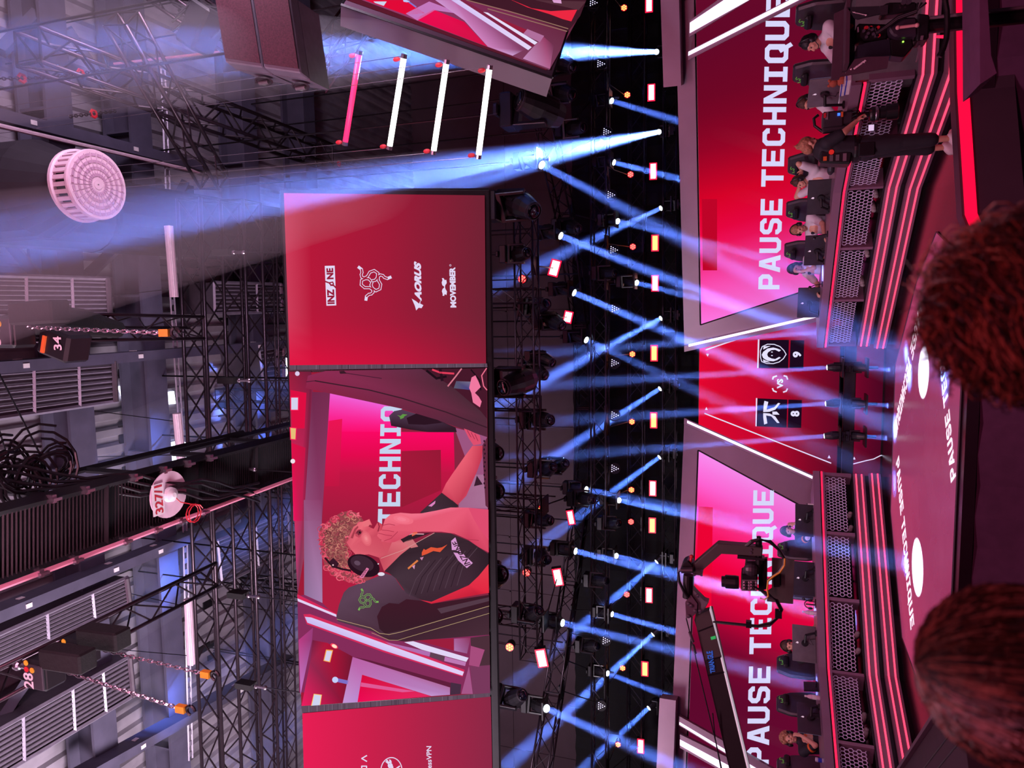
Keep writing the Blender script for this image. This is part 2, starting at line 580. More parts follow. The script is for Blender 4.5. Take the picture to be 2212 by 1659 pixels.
# ---- LED floor with writing along its edges
fl = [at_z(*p, 0) for p in ((1985, 600), (1935, 787), (1926, 945), (1926, 1105), (1951, 1377), (2006, 1504))]
fl = [V((.95, 11.0, 0)), V((.35, 12.2, 0)), V((-.99, 13.8, 0)), V((-3.52, 13.74, 0)), V((-5.12, 12.26, 0)), V((-5.25, 10.5, 0)), V((-4.6, 9.36, 0)), V((.45, 9.36, 0))]
t = thing('led_floor', 'hexagonal glossy red LED floor with white writing along its edges', 'LED floor', (X0, 11.3, 0))
m = mat('led_floor_tiles', '6a6470', 0.25, 0.0, emit='a83466', strength=0.55, var=.25, scale=1.2)
MB().prism([p + V((0, 0, .002)) for p in fl], (0, 0, .012)).build('floor_tiles', m, t)
mb = MB()
for a, b in zip(fl, fl[1:] + fl[:1]):
    mb.tube(a + V((0, 0, .012)), b + V((0, 0, .012)), .012, 4)
mb.build('edge_trim', M_PANELD, t)


def floor_text(s, p0, p1, h, name):
    p0, p1 = V((*p0, .0165)), V((*p1, .0165))
    d = (p1 - p0)
    u = V((0, 0, 1)).cross(d.normalized()) * h
    mb = MB()
    for f in block_text(s):
        mb.poly([p0 + d * a + u * b for a, b in f])
    mb.build('lettering', mat('white_led_letter', 'ffffff', .4, emit='f0e4f4', strength=1.1, var=0, sample=False), t)


ta, tb = at_z(1934, 1004, .016), at_z(1966, 1367, .016)
floor_text('PAUSE TECHNIQUE', (ta.x + .03, ta.y - .06), (tb.x + .05, tb.y - .03), .3, 0)
ta, tb = at_z(1986, 642, .016), at_z(1931, 914, .016)
floor_text('PAUSE TECHNIQUE', (ta.x - .05, ta.y - .04), (tb.x - .03, tb.y - .06), .28, 0)
floor_text('PAUSE TECHNIQUE', (-1.95, 9.42), (.15, 10.75), .25, 0)
# spot discs: three hard-edged lamps of the rig shine on the LED floor
for px, py, r in ((1997, 805, .36), (1984, 1225, .40), (2026, 1500, .40)):
    q = at_z(px, py, 0)
    src = V((q.x * .6 - 1.0, 12.6, 7.6))
    l = bpy.data.lights.new('floor_spot', 'SPOT')
    dd = (q - src)
    l.spot_size = 2 * math.atan(r / dd.length)
    l.spot_blend = .04
    l.energy = 52000
    l.shadow_soft_size = .02
    l.color = (.86, .95, 1)
    o = bpy.data.objects.new('floor_spot', l)
    o.location = src
    o.rotation_mode = 'QUATERNION'
    o.rotation_quaternion = dd.to_track_quat('-Z', 'Y')
    COL.objects.link(o)

# ================================================================ STAGE SCREENS
A18 = R(18)
PR, PL = V((-.91, 16.4, 3.78)), V((-2.43, 16.4, 3.77))
aR, nR = V((math.cos(A18), -math.sin(A18), 0)), V((-math.sin(A18), -math.cos(A18), 0))
aL, nL = V((-math.cos(A18), -math.sin(A18), 0)), V((math.sin(A18), -math.cos(A18), 0))


def gridw(art, a, b, c, d, nx, ny, fn, layer):
    o = art.n * (art.eps * layer)
    pt = lambda u, v: (a.lerp(b, u)).lerp(d.lerp(c, u), v) + o
    for i in range(nx):
        for j in range(ny):
            uv = [(i / nx, j / ny), ((i + 1) / nx, j / ny), ((i + 1) / nx, (j + 1) / ny), (i / nx, (j + 1) / ny)]
            art.raw([pt(*q) for q in uv], [lin(fn(*q)) for q in uv], True)


def stage_wing(P0, a, n, inner, scr, tone, word, label, strip, boxs):
    t = thing('angled_led_screen', label, 'stage screen', (P0 + a * 4).to_tuple()[:2] + (0,))
    w = lambda s, z, o=0.0: V((P0.x, P0.y, 0)) + a * s + V((0, 0, z)) + n * o
    (s0, z0), (s1, z1) = inner
    e = s0 + (s1 - s0) * (z0 - 0) / (z0 - z1)
    MB().prism([w(s0, z0), w(e, 0), w(9, 0), w(9, z0)], -n * .25).build('surround', M_PANEL, t)
    mb = MB()                          # pink return along the slanted inner edge
    mb.prism([w(s0 - .02, z0, .04), w(s0 + .12, z0, .04), w(e + .12, 0, .04), w(e - .02, 0, .04)], -n * .36)
    mb.build('inner_return', M_PANEL, t)
    (u0, v0), (u1, v1) = strip
    MB().prism([w(u0, v0, .05), w(u0 + .055, v0, .05), w(u1 + .055, v1, .05), w(u1, v1, .05)], n * .012).build('light_strip', M_LEDWHITE, t)
    MB().prism([w(boxs, 3.66), w(9, 3.66), w(9, 3.98), w(boxs, 3.98)], n * .5).build('overhang_box', M_PANEL, t)
    art = Art(P0 + n * .002, n)
    (p0, q0), (p1, q1) = scr
    f = p0 + (p1 - p0) * (q0 - .15) / (q0 - q1)
    gridw(art, w(p0, q0), w(9, q0), w(9, .15), w(f, .15), 26, 4, tone, 1)
    word(art)
    art.build('led_screen', t)
    bez = MB()
    for s_, z_, s2, z2 in ((p0 - .02, q0 + .02, 9, q0 + .02), (p0 - .02, q0 + .02, f - .02, .15)):
        bez.tube(w(s_, z_, .005), w(s2, z2, .005), .014, 4)
    bez.build('bezel', M_BLACK, t)
    return t


def tone_r(u, v):
    c = ramp([(0, (255, 118, 226)), (.10, (252, 76, 178)), (.21, (238, 6, 72)), (.30, (222, 2, 40)), (.42, (150, 4, 38)), (.52, (112, 6, 36)), (.66, (98, 8, 40)), (1, (104, 14, 48))], u)
    return mix(c, (120, 10, 50), .22 * v)


def tone_l(u, v):
    c = ramp([(0, (250, 140, 240)), (.09, (255, 92, 206)), (.17, (255, 32, 120)), (.27, (244, 0, 62)), (.36, (214, 2, 56)), (.46, (120, 6, 46)), (.58, (92, 8, 44)), (1, (100, 12, 52))], u)
    return mix(c, (150, 10, 60), .18 * v)


LET = 'd8d6fa'


def word_r(art):
    art.text(block_text('PAUSE TECHNIQUE'), (1683.5, 625), (1707.5, -6), (1638, 625), LET, 4, tr=(1655.5, -6))
    art.poly([(1517, 586), (1548, 583), (1549, 465), (1517, 468)], '', 2) if False else None
    art.poly([(1518, 584), (1549, 584), (1549, 430), (1516, 430)], (190, 4, 40), 2)


def word_l(art):
    art.text(block_text('PAUSE TECHNIQUE'), (1660.5, 1652), (1672, 1059), (1612.5, 1652), LET, 4, tr=(1627.5, 1059))
    art.poly([(1509, 1094), (1540, 1096), (1536, 1330), (1502, 1320)], (236, 2, 52), 2)


wing_r = stage_wing(PR, aR, nR, ((0, 3.78), (.69, 1.03)), ((.61, 3.41), (1.37, 1.21)), tone_r, word_r,
                    'angled stage screen behind the white jersey team, pink to dark red with PAUSE TECHNIQUE', ((.11, 3.68), (.80, .93)), 5.43)
wing_l = stage_wing(PL, aL, nL, ((0, 3.77), (1.10, 1.13)), ((.70, 3.43), (1.88, 1.09)), tone_l, word_l,
                    'angled stage screen behind the jib crane, pink to dark red with PAUSE TECHNIQUE', ((.04, 3.70), (1.12, 1.12)), 5.77)


def light_pylon(P0, n, frame, bars, label):
    """slanted frame with two white light bars standing in front of a screen wall"""
    P = P0 + n * .30
    q = [at_pl(*p, P, n) for p in frame]
    base = sum(q, V()) / len(q)
    t = thing('light_pylon', label, 'light pylon', (base.x, base.y, 0))
    for fr, bar in bars:
        MB().prism([at_pl(*p, P, n) for p in fr], -n * .16).build('pylon_beam', M_PANEL, t)
        MB().prism([at_pl(*p, P + n * .004, n) for p in bar], n * .012).build('light_bar', M_LEDWHITE, t)
    return t


Z = zoom(1450, 0, .20796)
light_pylon(PR, nR, Z((190, 235), (870, 0)), [
    (Z((190, 215), (186, 385), (1500, -420), (1050, -420)), Z((194, 236), (192, 345), (1400, -330), (1040, -330))),
    (Z((178, 530), (174, 625), (2900, -760), (2700, -760)), Z((178, 538), (176, 580), (2700, -690), (2580, -690)))],
    'slanted pylon with two white light bars in front of the letters near the teleprompter camera')
Z = zoom(1420, 1314, .20796)
light_pylon(PL, nL, Z((230, 1180), (690, 1480)), [
    (Z((225, 1120), (222, 1215), (1900, 2240), (1900, 2060)), Z((230, 1180), (228, 1206), (1800, 2170), (1800, 2125))),
    (Z((235, 1310), (235, 1450), (1700, 2280), (1700, 2020)), Z((235, 1362), (235, 1422), (1600, 2210), (1600, 2090)))],
    'slanted pylon with two white light bars behind the long jib arm')

# ---- versus screen at the back of the stage
t = thing('versus_screen', 'red back screen showing two team emblems, VS and the score 9 to 8', 'stage screen', (X0, 16.5, 0))
MB().box((X0, 16.58, 2.05), (5.4, .14, 2.86)).build('cabinet', M_BLACK, t)
art = Art((X0, 16.5, 2), (0, -1, 0))
gridw(art, V((-4.7, 16.505, 3.47)), V((.6, 16.505, 3.47)), V((.6, 16.505, .64)), V((-4.7, 16.505, .64)), 8, 10, lambda u, v: ramp([(0, (226, 6, 48)), (.45, (196, 6, 46)), (.75, (140, 8, 40)), (1, (96, 8, 36))], v), 0)
Z1, Z2 = zoom(1450, 600, .20796), zoom(1430, 800, .18083)
WH, BK = 'e6e0ff', '1c0a1e'
art.line(Z1((360, 748), (1560, 342)), 2.6, WH, 2)
art.line(Z2((510, 515), (2018, 1108)), 2.4, WH, 2)
for tri in (Z1((362, 790), (392, 790), (378, 820)), Z2((514, 472), (546, 472), (530, 438)), Z2((1978, 1050), (2014, 1050), (1996, 1012))):
    art.poly(tri, WH, 2)
for poly, c in ((Z1((900, 640), (915, 640), (906, 938), (892, 938)), WH), (Z1((920, 645), (1222, 645), (1215, 942), (912, 938)), BK), (Z1((1240, 648), (1382, 650), (1372, 942), (1228, 942)), BK),
                (Z1((880, 1250), (893, 1250), (886, 1543), (875, 1543)), WH), (Z1((897, 1252), (1205, 1265), (1198, 1557), (888, 1543)), BK), (Z1((1218, 1265), (1358, 1270), (1350, 1560), (1210, 1557)), BK)):
    art.poly(poly, c, 2)
art.line(Z1((945, 715), (1000, 690), (1070, 692), (1130, 715), (1170, 755), (1193, 795), (1165, 840), (1120, 875), (1060, 892), (990, 890), (940, 870), (928, 830), (926, 760), (945, 715)), 1.8, WH, 3)
art.poly(Z1((1100, 735), (1060, 725), (1000, 735), (955, 770), (940, 800), (955, 835), (1000, 862), (1060, 868), (1100, 855), (1138, 830), (1120, 822), (1080, 845), (1040, 838), (1005, 820), (996, 797), (1005, 775), (1040, 752), (1080, 748), (1120, 768), (1140, 752)), WH, 3)
art.poly(Z1((960, 712), (1032, 708), (955, 746)), WH, 3)
art.poly(Z1((952, 848), (1030, 880), (960, 874)), WH, 3)
for c in Z1((1046, 772), (1046, 808)):
    art.disc(c, 2.0, 1.0, WH, 3)
for polys in (((968, 1278), (1008, 1290), (990, 1370), (1070, 1345), (1110, 1300), (1132, 1305), (1080, 1370), (1020, 1392), (955, 1395), (960, 1320)),
              ((955, 1405), (1020, 1410), (1080, 1440), (1125, 1508), (1100, 1508), (1040, 1440), (985, 1430), (998, 1512), (965, 1525), (955, 1450)), ((1050, 1390), (1095, 1390), (1125, 1422), (1052, 1422))):
    art.poly(Z1(*polys), WH, 3)
for s, a in (('9', (1352, 828, 1352, 766, 1262, 828)), ('8', (1332, 1442, 1332, 1382, 1240, 1442)), ('VS', (1162, 1152, 1162, 1050, 1098, 1152))):
    q = Z1((a[0], a[1]), (a[2], a[3]), (a[4], a[5]))
    art.text(font_text(s, .045), *q, WH, 4)
for br in (((1054, 1054), (1060, 1032), (1095, 1020)), ((1170, 1018), (1198, 1026), (1208, 1054)), ((1052, 1150), (1062, 1174), (1092, 1186)), ((1165, 1188), (1194, 1178), (1206, 1154))):
    art.line(Z1(*br), 3.0, WH, 3)
art.build('led_screen', t)
t = thing('low_led_screen', 'low dark red LED strip screen below the score at the back of the stage', 'stage screen', (X0, 15.1, 0))
MB().box((X0, 15.12, .25), (5.2, .12, .5)).build('cabinet', M_BLACK, t)
art = Art((X0, 15.05, .2), (0, -1, 0))
gridw(art, V((-4.6, 15.055, .49)), V((.5, 15.055, .49)), V((.5, 15.055, .02)), V((-4.6, 15.055, .02)), 6, 3, lambda u, v: mix((112, 6, 40), (74, 6, 34), v), 0)
Z = zoom(1752, 900, .20796)
art.line(Z((432, 493), (560, 460), (650, 440), (720, 405), (800, 390)), 2.0, WH, 2)
art.poly(Z((436, 445), (462, 445), (448, 415)), WH, 2)
art.build('led_screen', t)

# ================================================================ DESKS
DR = [V((-.70, 14.5)), V((1.69, 11.8)), V((2.60, 9.62)), V((3.6, 9.5))]
DL = [V((-3.10, 14.62)), V((-5.72, 12.05)), V((-6.62, 9.6)), V((-7.4, 9.4))]


def offs(pts, o, sgn):
    out = []
    nn = []
    for a, b in zip(pts, pts[1:]):
        d = (b - a).normalized()
        nn.append(V((d.y, -d.x)) * sgn)
    for i, p in enumerate(pts):
        if i == 0:
            n = nn[0]
        elif i == len(pts) - 1:
            n = nn[-1]
        else:
            n = (nn[i - 1] + nn[i]).normalized()
            n = n / max(.5, n.dot(nn[i]))
        out.append(p + n * o)
    return out


def band(mb, pts, sgn, o0, o1, z0, z1):
    a, b = offs(pts, o0, sgn), offs(pts, o1, sgn)
    v = lambda p, z: mb.bm.verts.new((p.x, p.y, z))
    rings = [[v(a[i], z0), v(a[i], z1), v(b[i], z1), v(b[i], z0)] for i in range(len(pts))]
    for r0, r1 in zip(rings, rings[1:]):
        for k in range(4):
            mb.bm.faces.new((r0[k], r1[k], r1[(k + 1) % 4], r0[(k + 1) % 4]))
    mb.bm.faces.new(rings[0])
    mb.bm.faces.new(rings[-1][::-1])
    return mb


def hex_mesh(a, b, n, z0, z1, r=.036, w=.0072):
    """hexagonal wire lattice between two posts"""
    d = (b - a)
    L = d.length
    d = d.normalized()
    mb = MB()
    done = set()
    rows = int((z1 - z0) / (1.5 * r)) + 1
    cols = int(L / (r * math.sqrt(3))) + 1
    P = lambda s, z: V((a.x + d.x * s, a.y + d.y * s, z))
    for j in range(rows):
        for i in range(cols):
            cx_, cz_ = (i + .5 * (j % 2) + .5) * r * math.sqrt(3), z0 + r + j * 1.5 * r
            for k in range(6):
                t0, t1 = R(30 + 60 * k), R(90 + 60 * k)
                p, q = (cx_ + r * math.cos(t0), cz_ + r * math.sin(t0)), (cx_ + r * math.cos(t1), cz_ + r * math.sin(t1))
                key = (round((p[0] + q[0]) * 500), round((p[1] + q[1]) * 500))
                if key in done or min(p[0], q[0]) < .01 or max(p[0], q[0]) > L - .01 or max(p[1], q[1]) > z1 or min(p[1], q[1]) < z0 - .001:
                    continue
                done.add(key)
                mb.tube(P(*p), P(*q), w, 4)
    return mb


def desk(pts, sgn, label, label2):
    base = pts[1]
    t = thing('player_desk', label, 'desk', (base.x, base.y, .55))
    band(MB(), pts[:3], sgn, .02, -.80, 1.17, 1.21).build('desktop', M_PANEL, t)
    band(MB(), pts[:3], sgn, .06, .02, 1.105, 1.215).build('front_edge', M_PANEL, t)
    band(MB(), pts[:3], sgn, .065, .045, 1.085, 1.10).build('shadow_gap', M_BLACK, t)
    band(MB(), pts[:3], sgn, .055, .03, 1.055, 1.085).build('led_strip', M_LEDRED, t)
    band(MB(), pts[:3], sgn, .05, .02, 1.02, 1.052).build('lower_trim', M_PANEL, t)
    band(MB(), pts[:3], sgn, .0, -.02, .535, .56).build('bottom_rail', M_BLACK, t)
    # knee space: dark back board and cross legs
    band(MB(), pts[:3], sgn, -.62, -.66, .56, 1.16).build('back_board', M_MATTE, t)
    divs = []
    for (a, b), k in zip(zip(pts, pts[1:3]), (3, 2)):
        d = (b - a).normalized()
        n = V((d.y, -d.x)) * sgn
        for i in range(k):
            p, q = a.lerp(b, i / k), a.lerp(b, (i + 1) / k)
            hex_mesh(p + d * .06, q - d * .03, n, .665, 1.02).build('mesh_panel', M_HEX, t)
            divs.append((p + d * .03, n))
    divs.append((pts[2], n))
    for p, n in divs:
        q = p + n * .03
        a_ = V((-n.y, n.x))
        MB().prism([(q.x - a_.x * .028, q.y - a_.y * .028, .56), (q.x + a_.x * .028, q.y + a_.y * .028, .56), (q.x + a_.x * .028, q.y + a_.y * .028, 1.03), (q.x - a_.x * .028, q.y - a_.y * .028, 1.03)], (-n.x * .3, -n.y * .3, 0)).build('upright', M_PANEL, t)
    # solid grey end cheek
    c, d_ = pts[2], pts[3]
    MB().prism([(c.x, c.y, .5), (d_.x, d_.y, .5), (d_.x, d_.y, 1.2), (c.x, c.y, 1.2)], (.0, .5, 0)).build('end_panel', M_GREY, t)
    s = thing('stage_riser', label2, 'stage riser', (base.x, base.y, 0))
    inner = offs(pts, -1.62, sgn)
    MB().prism([(p.x, p.y, .0) for p in offs(pts, -.05, sgn)] + [(p.x, p.y, 0) for p in inner[::-1]], (0, 0, .53)).build('platform', M_BLACK, s)
    for z0, o in ((.335, .02), (.075, .07)):
        band(MB(), pts, sgn, o, o - .08, z0, z0 + .195).build('step_fascia', M_PANEL, s)
        for dz in (.05, .145):
            band(MB(), pts, sgn, o + .012, o, z0 + dz - .012, z0 + dz + .012).build('led_strip', M_LEDPINK, s)
    band(MB(), pts, sgn, -.02, -.06, 0, .5).build('recess', M_BLACK, s)
    return t


desk(DR, 1, 'long angled player desk with pale hex mesh front where the white jersey team sits', 'two step riser with red LED lines under the white jersey team desk')
desk(DL, -1, 'long angled player desk with pale hex mesh front where the black jersey team sits', 'two step riser with red LED lines under the black jersey team desk')
# black drape behind the rig
mb = MB()
xx = -16.5
while xx < 14.5:
    mb.prism([(xx, 19.6, 0), (xx + .3, 19.5, 0), (xx + .6, 19.6, 0), (xx + .6, 19.66, 0), (xx, 19.66, 0)], (0, 0, 7.1))
    xx += .6
tag(mb.build('black_drape', M_MATTE), 'wide black pleated drape hanging behind the lights above the stage', 'drape')
# ================================================================ TRUSSES
RIGS = []


def hang_point(p, reach=2.2):
    """nearest point on a truss above p, else straight up to the roof"""
    best = None
    for A, B, h in RIGS:
        d = B - A
        u = max(0.0, min(1.0, (p - A).dot(d) / d.length_squared))
        q = A + d * u - V((0, 0, h))
        if q.z > p.z - .05 and (best is None or (q - p).length < (best - p).length):
            best = q
    return best if best is not None and (best - p).length < reach else V((p.x, p.y, 14.0))


def clamp(t, p, r=.014, reach=2.2):
    q = hang_point(p, reach)
    MB().cone(p - V((0, 0, .03)), q + V((0, 0, .03)), r, r, 5).box(q + V((0, 0, .02)), (.36, .36, .03)).build('hanging_clamp', M_BLACK, t)


def truss(label, A, B, size=.32, r=.028, bay=.34, m=None, nchord=4, group=None, name='lighting_truss'):
    A, B = V(A), V(B)
    RIGS.append((A, B, size / 2))
    t = thing(name, label, 'truss', (A + B) / 2, group)
    d = (B - A)
    L = d.length
    d.normalize()
    u = (V((0, 0, 1)) - d * d.z).normalized() if abs(d.z) < .9 else V((1, 0, 0))
    w = d.cross(u)
    h = size / 2
    cs = [u * h + w * h, u * h - w * h, -u * h - w * h, -u * h + w * h] if nchord == 4 else [u * h, -u * h * .8 + w * h, -u * h * .8 - w * h]
    for c in cs:
        MB().tube(A + c, B + c, r, 8).build('chord', m or M_TRUSS, t, smooth=True)
    lac = MB()
    n = max(2, int(L / bay))
    for k, c in enumerate(cs):
        c2 = cs[(k + 1) % len(cs)]
        for i in range(n):
            p, q = A + d * (L * i / n), A + d * (L * (i + 1) / n)
            a, b = (c, c2) if i % 2 == 0 else (c2, c)
            lac.tube(p + a, q + b, r * .5, 5)
        lac.tube(A + c, A + c2, r * .6, 5)
        lac.tube(B + c, B + c2, r * .6, 5)
    lac.build('lacing', M_TRUSS2, t)
    return t


# cross-stage trusses above the big screen (they run along the long side of the photo's upper steelwork)
zt = at_y(430, 440, 9.9).z
truss('dark box truss running across the hall above the big screen, front of the pair', at_y(430, 432, 9.9), at_y(482, 1720, 9.9), .46, .03, .5)
truss('dark box truss running across the hall above the big screen, just behind its twin', at_y(520, 436, 10.2), at_y(564, 1720, 10.2), .44, .028, .45)
truss('dark thin truss behind the pair above the big screen', at_y(592, 470, 11.4), at_y(618, 1720, 11.4), .3, .02, .4)
truss('long dark red lit truss running diagonally past the round white diffuser', at_z(60, 100, 11.0), at_z(700, 336, 11.0), .42, .032, .45)
truss('steep dark truss crossing behind the diagonal truss beside the loudspeaker', at_y(262, 40, 7.2), at_y(462, 394, 9.0), .30, .025, .4)
truss('dark truss leaning behind the hanging loudspeaker cabinets', at_y(790, 14, 10.5), at_y(672, 176, 10.0), .36, .02, .45)
truss('short dark truss near the top edge behind the loudspeaker', at_y(300, -60, 8.5), at_y(520, 96, 9.5), .34, .025, .4)
truss('dark truss carrying the chain hoists, thin ladder type above the big screen', at_z(-60, 706, 9.6), at_z(426, 708, 9.6), .3, .022, .35, nchord=3)
truss('dark truss in front of the louvred vents where two numbered hoists hang', at_z(-30, 1478, 9.6), at_z(452, 1238, 9.6), .34, .024, .36, nchord=3)
# rig trusses behind the big screen
ZU = 6.5
up = [at_z(*p, ZU) for p in ((1128, -60), (1160, 190), (1222, 470), (1255, 700), (1262, 880), (1258, 1060), (1232, 1260), (1196, 1500), (1160, 1720))]
lab = ['top edge of the photo', 'two dark fixtures near the tilted screen', 'red flood beside the white tubes', 'second red flood', 'black unlit spotlight', 'fixtures pointing at the lower seats', 'third red flood', 'fourth red flood']
for i, (a, b) in enumerate(zip(up, up[1:])):
    truss('dark segment of the arched rig truss, %s from top of photo' % ORD[i], a, b, .36, .022, .36, group='arched rig truss segments')
truss('dark cross truss just behind the big screen below its edge', at_y(1136, 470, 13.4), at_y(1148, 1420, 13.4), .36, .02, .4)
truss('faint dark truss carrying the second row of beam lights', at_y(1296, -60, 16.3), at_y(1296, 1720, 16.3), .34, .02, .4)
truss('faint dark back truss between the round red lamps and the strobe bars', at_y(1378, -60, 17.9), at_y(1372, 1720, 17.9), .36, .018, .45)
UA, UB = at_y(1450, -60, 17.95), at_y(1444, 1720, 17.95)
truss('faint dark truss under the back row of upward beam lights', UA, UB, .3, .018, .45)
RIGS.pop()
for px, py in ((1090, 640), (1092, 870), (1094, 1085), (1096, 1330)):
    p = at_y(px, py, 13.6)
    truss('upright dark truss leg behind the lower edge of the big screen near its %s post' % {640: 'first', 870: 'second', 1085: 'third', 1330: 'fourth'}[py], p - V((0, 0, .7)), V((p.x, p.y, 13.95)), .28, .018, .36)

# ================================================================ MOVING LIGHTS
def moving_head(on):
    t = thing('moving_head_light', '', 'stage light', (0, 0, 0))
    MB().box((0, 0, .30), (.30, .24, .12)).box((0, 0, .38), (.10, .34, .05)).build('base', M_BLACK, t, True, bevel=.012)
    MB().box((0, 0, .215), (.34, .10, .05)).prism([(-.17, -.05, .24), (-.17, .05, .24), (-.17, .035, -.06), (-.17, -.035, -.06)], (.035, 0, 0)).prism([(.135, -.05, .24), (.135, .05, .24), (.135, .035, -.06), (.135, -.035, -.06)], (.035, 0, 0)).build('yoke', M_BLACKP, t, True, bevel=.006)
    h = MB().lathe([(.05, -.22), (.10, -.20), (.125, -.12), (.13, .02), (.115, .12), (.095, .20), (.088, .235), (.08, .235), (.078, .225)], seg=14)
    for k in range(4):
        a = k * math.pi / 2 + .78
        h.box((.122 * math.cos(a), .122 * math.sin(a), -.06), (.03, .03, .12), Quaternion((0, 0, 1), a))
    ho = h.build('lamp_head', M_BLACKP, t, True)
    MB().lathe([(.002, .222), (.074, .224), (.072, .236), (.05, .244), (.002, .247)], seg=16).build('lens', M_LENS_ON if on else M_LENS_OFF, ho, True, smooth=True)
    MB().lathe([(.092, .195), (.098, .20), (.098, .215), (.092, .22)], seg=14).build('head_ring', M_DGREY if on else M_RED if False else M_DGREY, ho, True)
    return t


PROTO_ON, PROTO_OFF = moving_head(True), moving_head(False)
USED = set()


def haze_mat(name, density):
    m = bpy.data.materials.new(name)
    m.use_nodes = True
    n = m.node_tree
    n.nodes.clear()
    o, v = n.nodes.new('ShaderNodeOutputMaterial'), n.nodes.new('ShaderNodeVolumeScatter')
    v.inputs['Density'].default_value = density
    v.inputs['Color'].default_value = (.9, .9, 1, 1)
    n.links.new(v.outputs[0], o.inputs['Volume'])
    return m


M_HAZE, M_HAZE2, M_HAZE3 = haze_mat('thin_haze', .06), haze_mat('haze', .08), haze_mat('thick_haze', .13)


def spot_beam(a, d, L, r0, r1, power, dense, label, color=(.12, .245, 1.0)):
    """haze along one lamp's beam, lit by that lamp's spot"""
    q = d.to_track_quat('Z', 'Y')
    cuts = [(0, .12, M_HAZE), (.12, .3, M_HAZE2), (.3, 1, M_HAZE3)] if dense else [(0, 1, M_HAZE)]
    for k, (u0, u1, m) in enumerate(cuts):
        f = lambda u: r0 + (r1 - r0) * u
        o = MB().lathe([(f(u0) * (.9 if u0 == 0 else 1), u0 * L + .002), (f(u1), u1 * L)], seg=20).build('haze', m, None, True)
        tag(o, ('thin', 'denser', 'densest')[k] + ' haze lit blue by the ' + label.replace('spotlight with a', 'lamp with').replace('spotlight throwing a', 'lamp throwing'), 'haze', 'haze lit by the beams', 'stuff')
        o.rotation_mode = 'QUATERNION'
        o.rotation_quaternion = q
        o.location = a
    l = bpy.data.lights.new('beam_lamp', 'AREA')
    l.shape, l.size, l.energy, l.color = 'DISK', r0 * 1.8, power, color
    l.spread = 2 * math.atan((r1 - r0 * .9) / L)
    lo = bpy.data.objects.new('beam_lamp', l)
    lo.location = o.location + d * .01
    lo.rotation_mode = 'QUATERNION'
    lo.rotation_quaternion = d.to_track_quat('-Z', 'Y')
    COL.objects.link(lo)


def place_head(loc, aim, label, on, group, scale=1.0, up=False, beam=None, hung=True):
    proto = PROTO_ON if on else PROTO_OFF
    t = copy_tree(proto) if proto.name in USED else proto
    USED.add(proto.name)
    t.location = loc
    t['label'] = label
    t['group'] = group
    aim = V(aim).normalized()
    az = math.atan2(aim.y, aim.x) - math.pi / 2
    flip = Quaternion((1, 0, 0), math.pi) if up else Quaternion()
    for n in ('base', 'yoke', 'lamp_head'):
        c = child(t, n)
        c.rotation_mode = 'QUATERNION'
        c.scale = (scale,) * 3
        c.rotation_quaternion = aim.to_track_quat('Z', 'Y') if n == 'lamp_head' else (Quaternion((0, 0, 1), az if n == 'yoke' else 0.0) @ flip)
    top = V(loc) + V((0, 0, .40 * scale))
    if hung and up:
        q = UA + (UB - UA) * ((loc[0] - UA.x) / (UB.x - UA.x)) + V((0, 0, .15))
        MB().cone(V(loc) - V((0, 0, .38 * scale)), q, .03, .03, 6).box(q, (.36, .36, .03)).build('floor_clamp', M_BLACK, t)
    elif hung:
        clamp(t, top, .016)
    if beam:
        L, r1, pw, fo = beam[:4]
        spot_beam(V(loc) + aim * (.25 * scale), aim, L, .072 * scale, r1, pw, len(beam) > 4 and beam[4], label)
    return t


def lamp_at(px, Y, aim_px, aimY, label, on, group, scale=1.0, up=False, beam=None, hung=True):
    lens = at_y(*px, Y)
    tgt = at_y(*aim_px, aimY)
    d = (tgt - lens).normalized()
    return place_head(lens - d * .24 * scale, d, label, on, group, scale, up, beam, hung)


# back row, beams thrown up and away to the lower left of the photo
G = 'back row of beam lights'
U = [((1418, 112), (600, 116), 7.5, .46, 13.0), ((1423, 285), (640, 445), 7.6, .50, 15.0), ((1427, 450), (1090, 606), 15.2, .30, 3.2), ((1427, 688), (1080, 873), 15.2, .30, 5.6),
     ((1425, 840), (1090, 1055), 15.2, .28, 4.0), ((1424, 988), (1090, 1232), 15.2, .28, 4.2), ((1418, 1214), (1090, 1496), 15.2, .30, 4.4), ((1410, 1371), (1090, 1660), 15.2, .30, 5.6), ((1401, 1530), (1270, 1650), 16.3, .16, 3.6)]
for i, (p, q, Yq, r, pw) in enumerate(U):
    a, b = at_y(*p, 17.8), at_y(*q, Yq)
    L0 = (b - a).length
    L = 17.5 if i < 2 else min((b - a).length * (13.9 - a.z) / (b.z - a.z), 13.0)
    lamp_at(p, 17.8, q, Yq, 'back row spotlight throwing a blue beam up, %s from top of photo' % ORD[i], True, G, .8, True, (L, .06 + (r - .06) * L / L0, pw * (11 if i < 2 else 8.5), 'Linear', i < 2))
# second row, beams down over the stage
G = 'second row of beam lights'
D = [((1322, 218), (1700, 332), .9), ((1327, 351), (1985, 520), 1.5), ((1335, 478), (1600, 545), .8), ((1376, 611), (1640, 680), .9), ((1338, 1081), (1560, 1130), 1.3), ((1332, 1201), (1560, 1262), .9), ((1323, 1327), (1800, 1460), 1.7), ((1313, 1455), (1620, 1570), .9)]
for i, (p, q, pw) in enumerate(D):
    lamp_at(p, 16.2, q, 14.4, 'second row spotlight with a thin falling blue beam, %s from top of photo' % ORD[i], True, G, .85, False, (8.5, .30, pw * 14, 'Linear'))
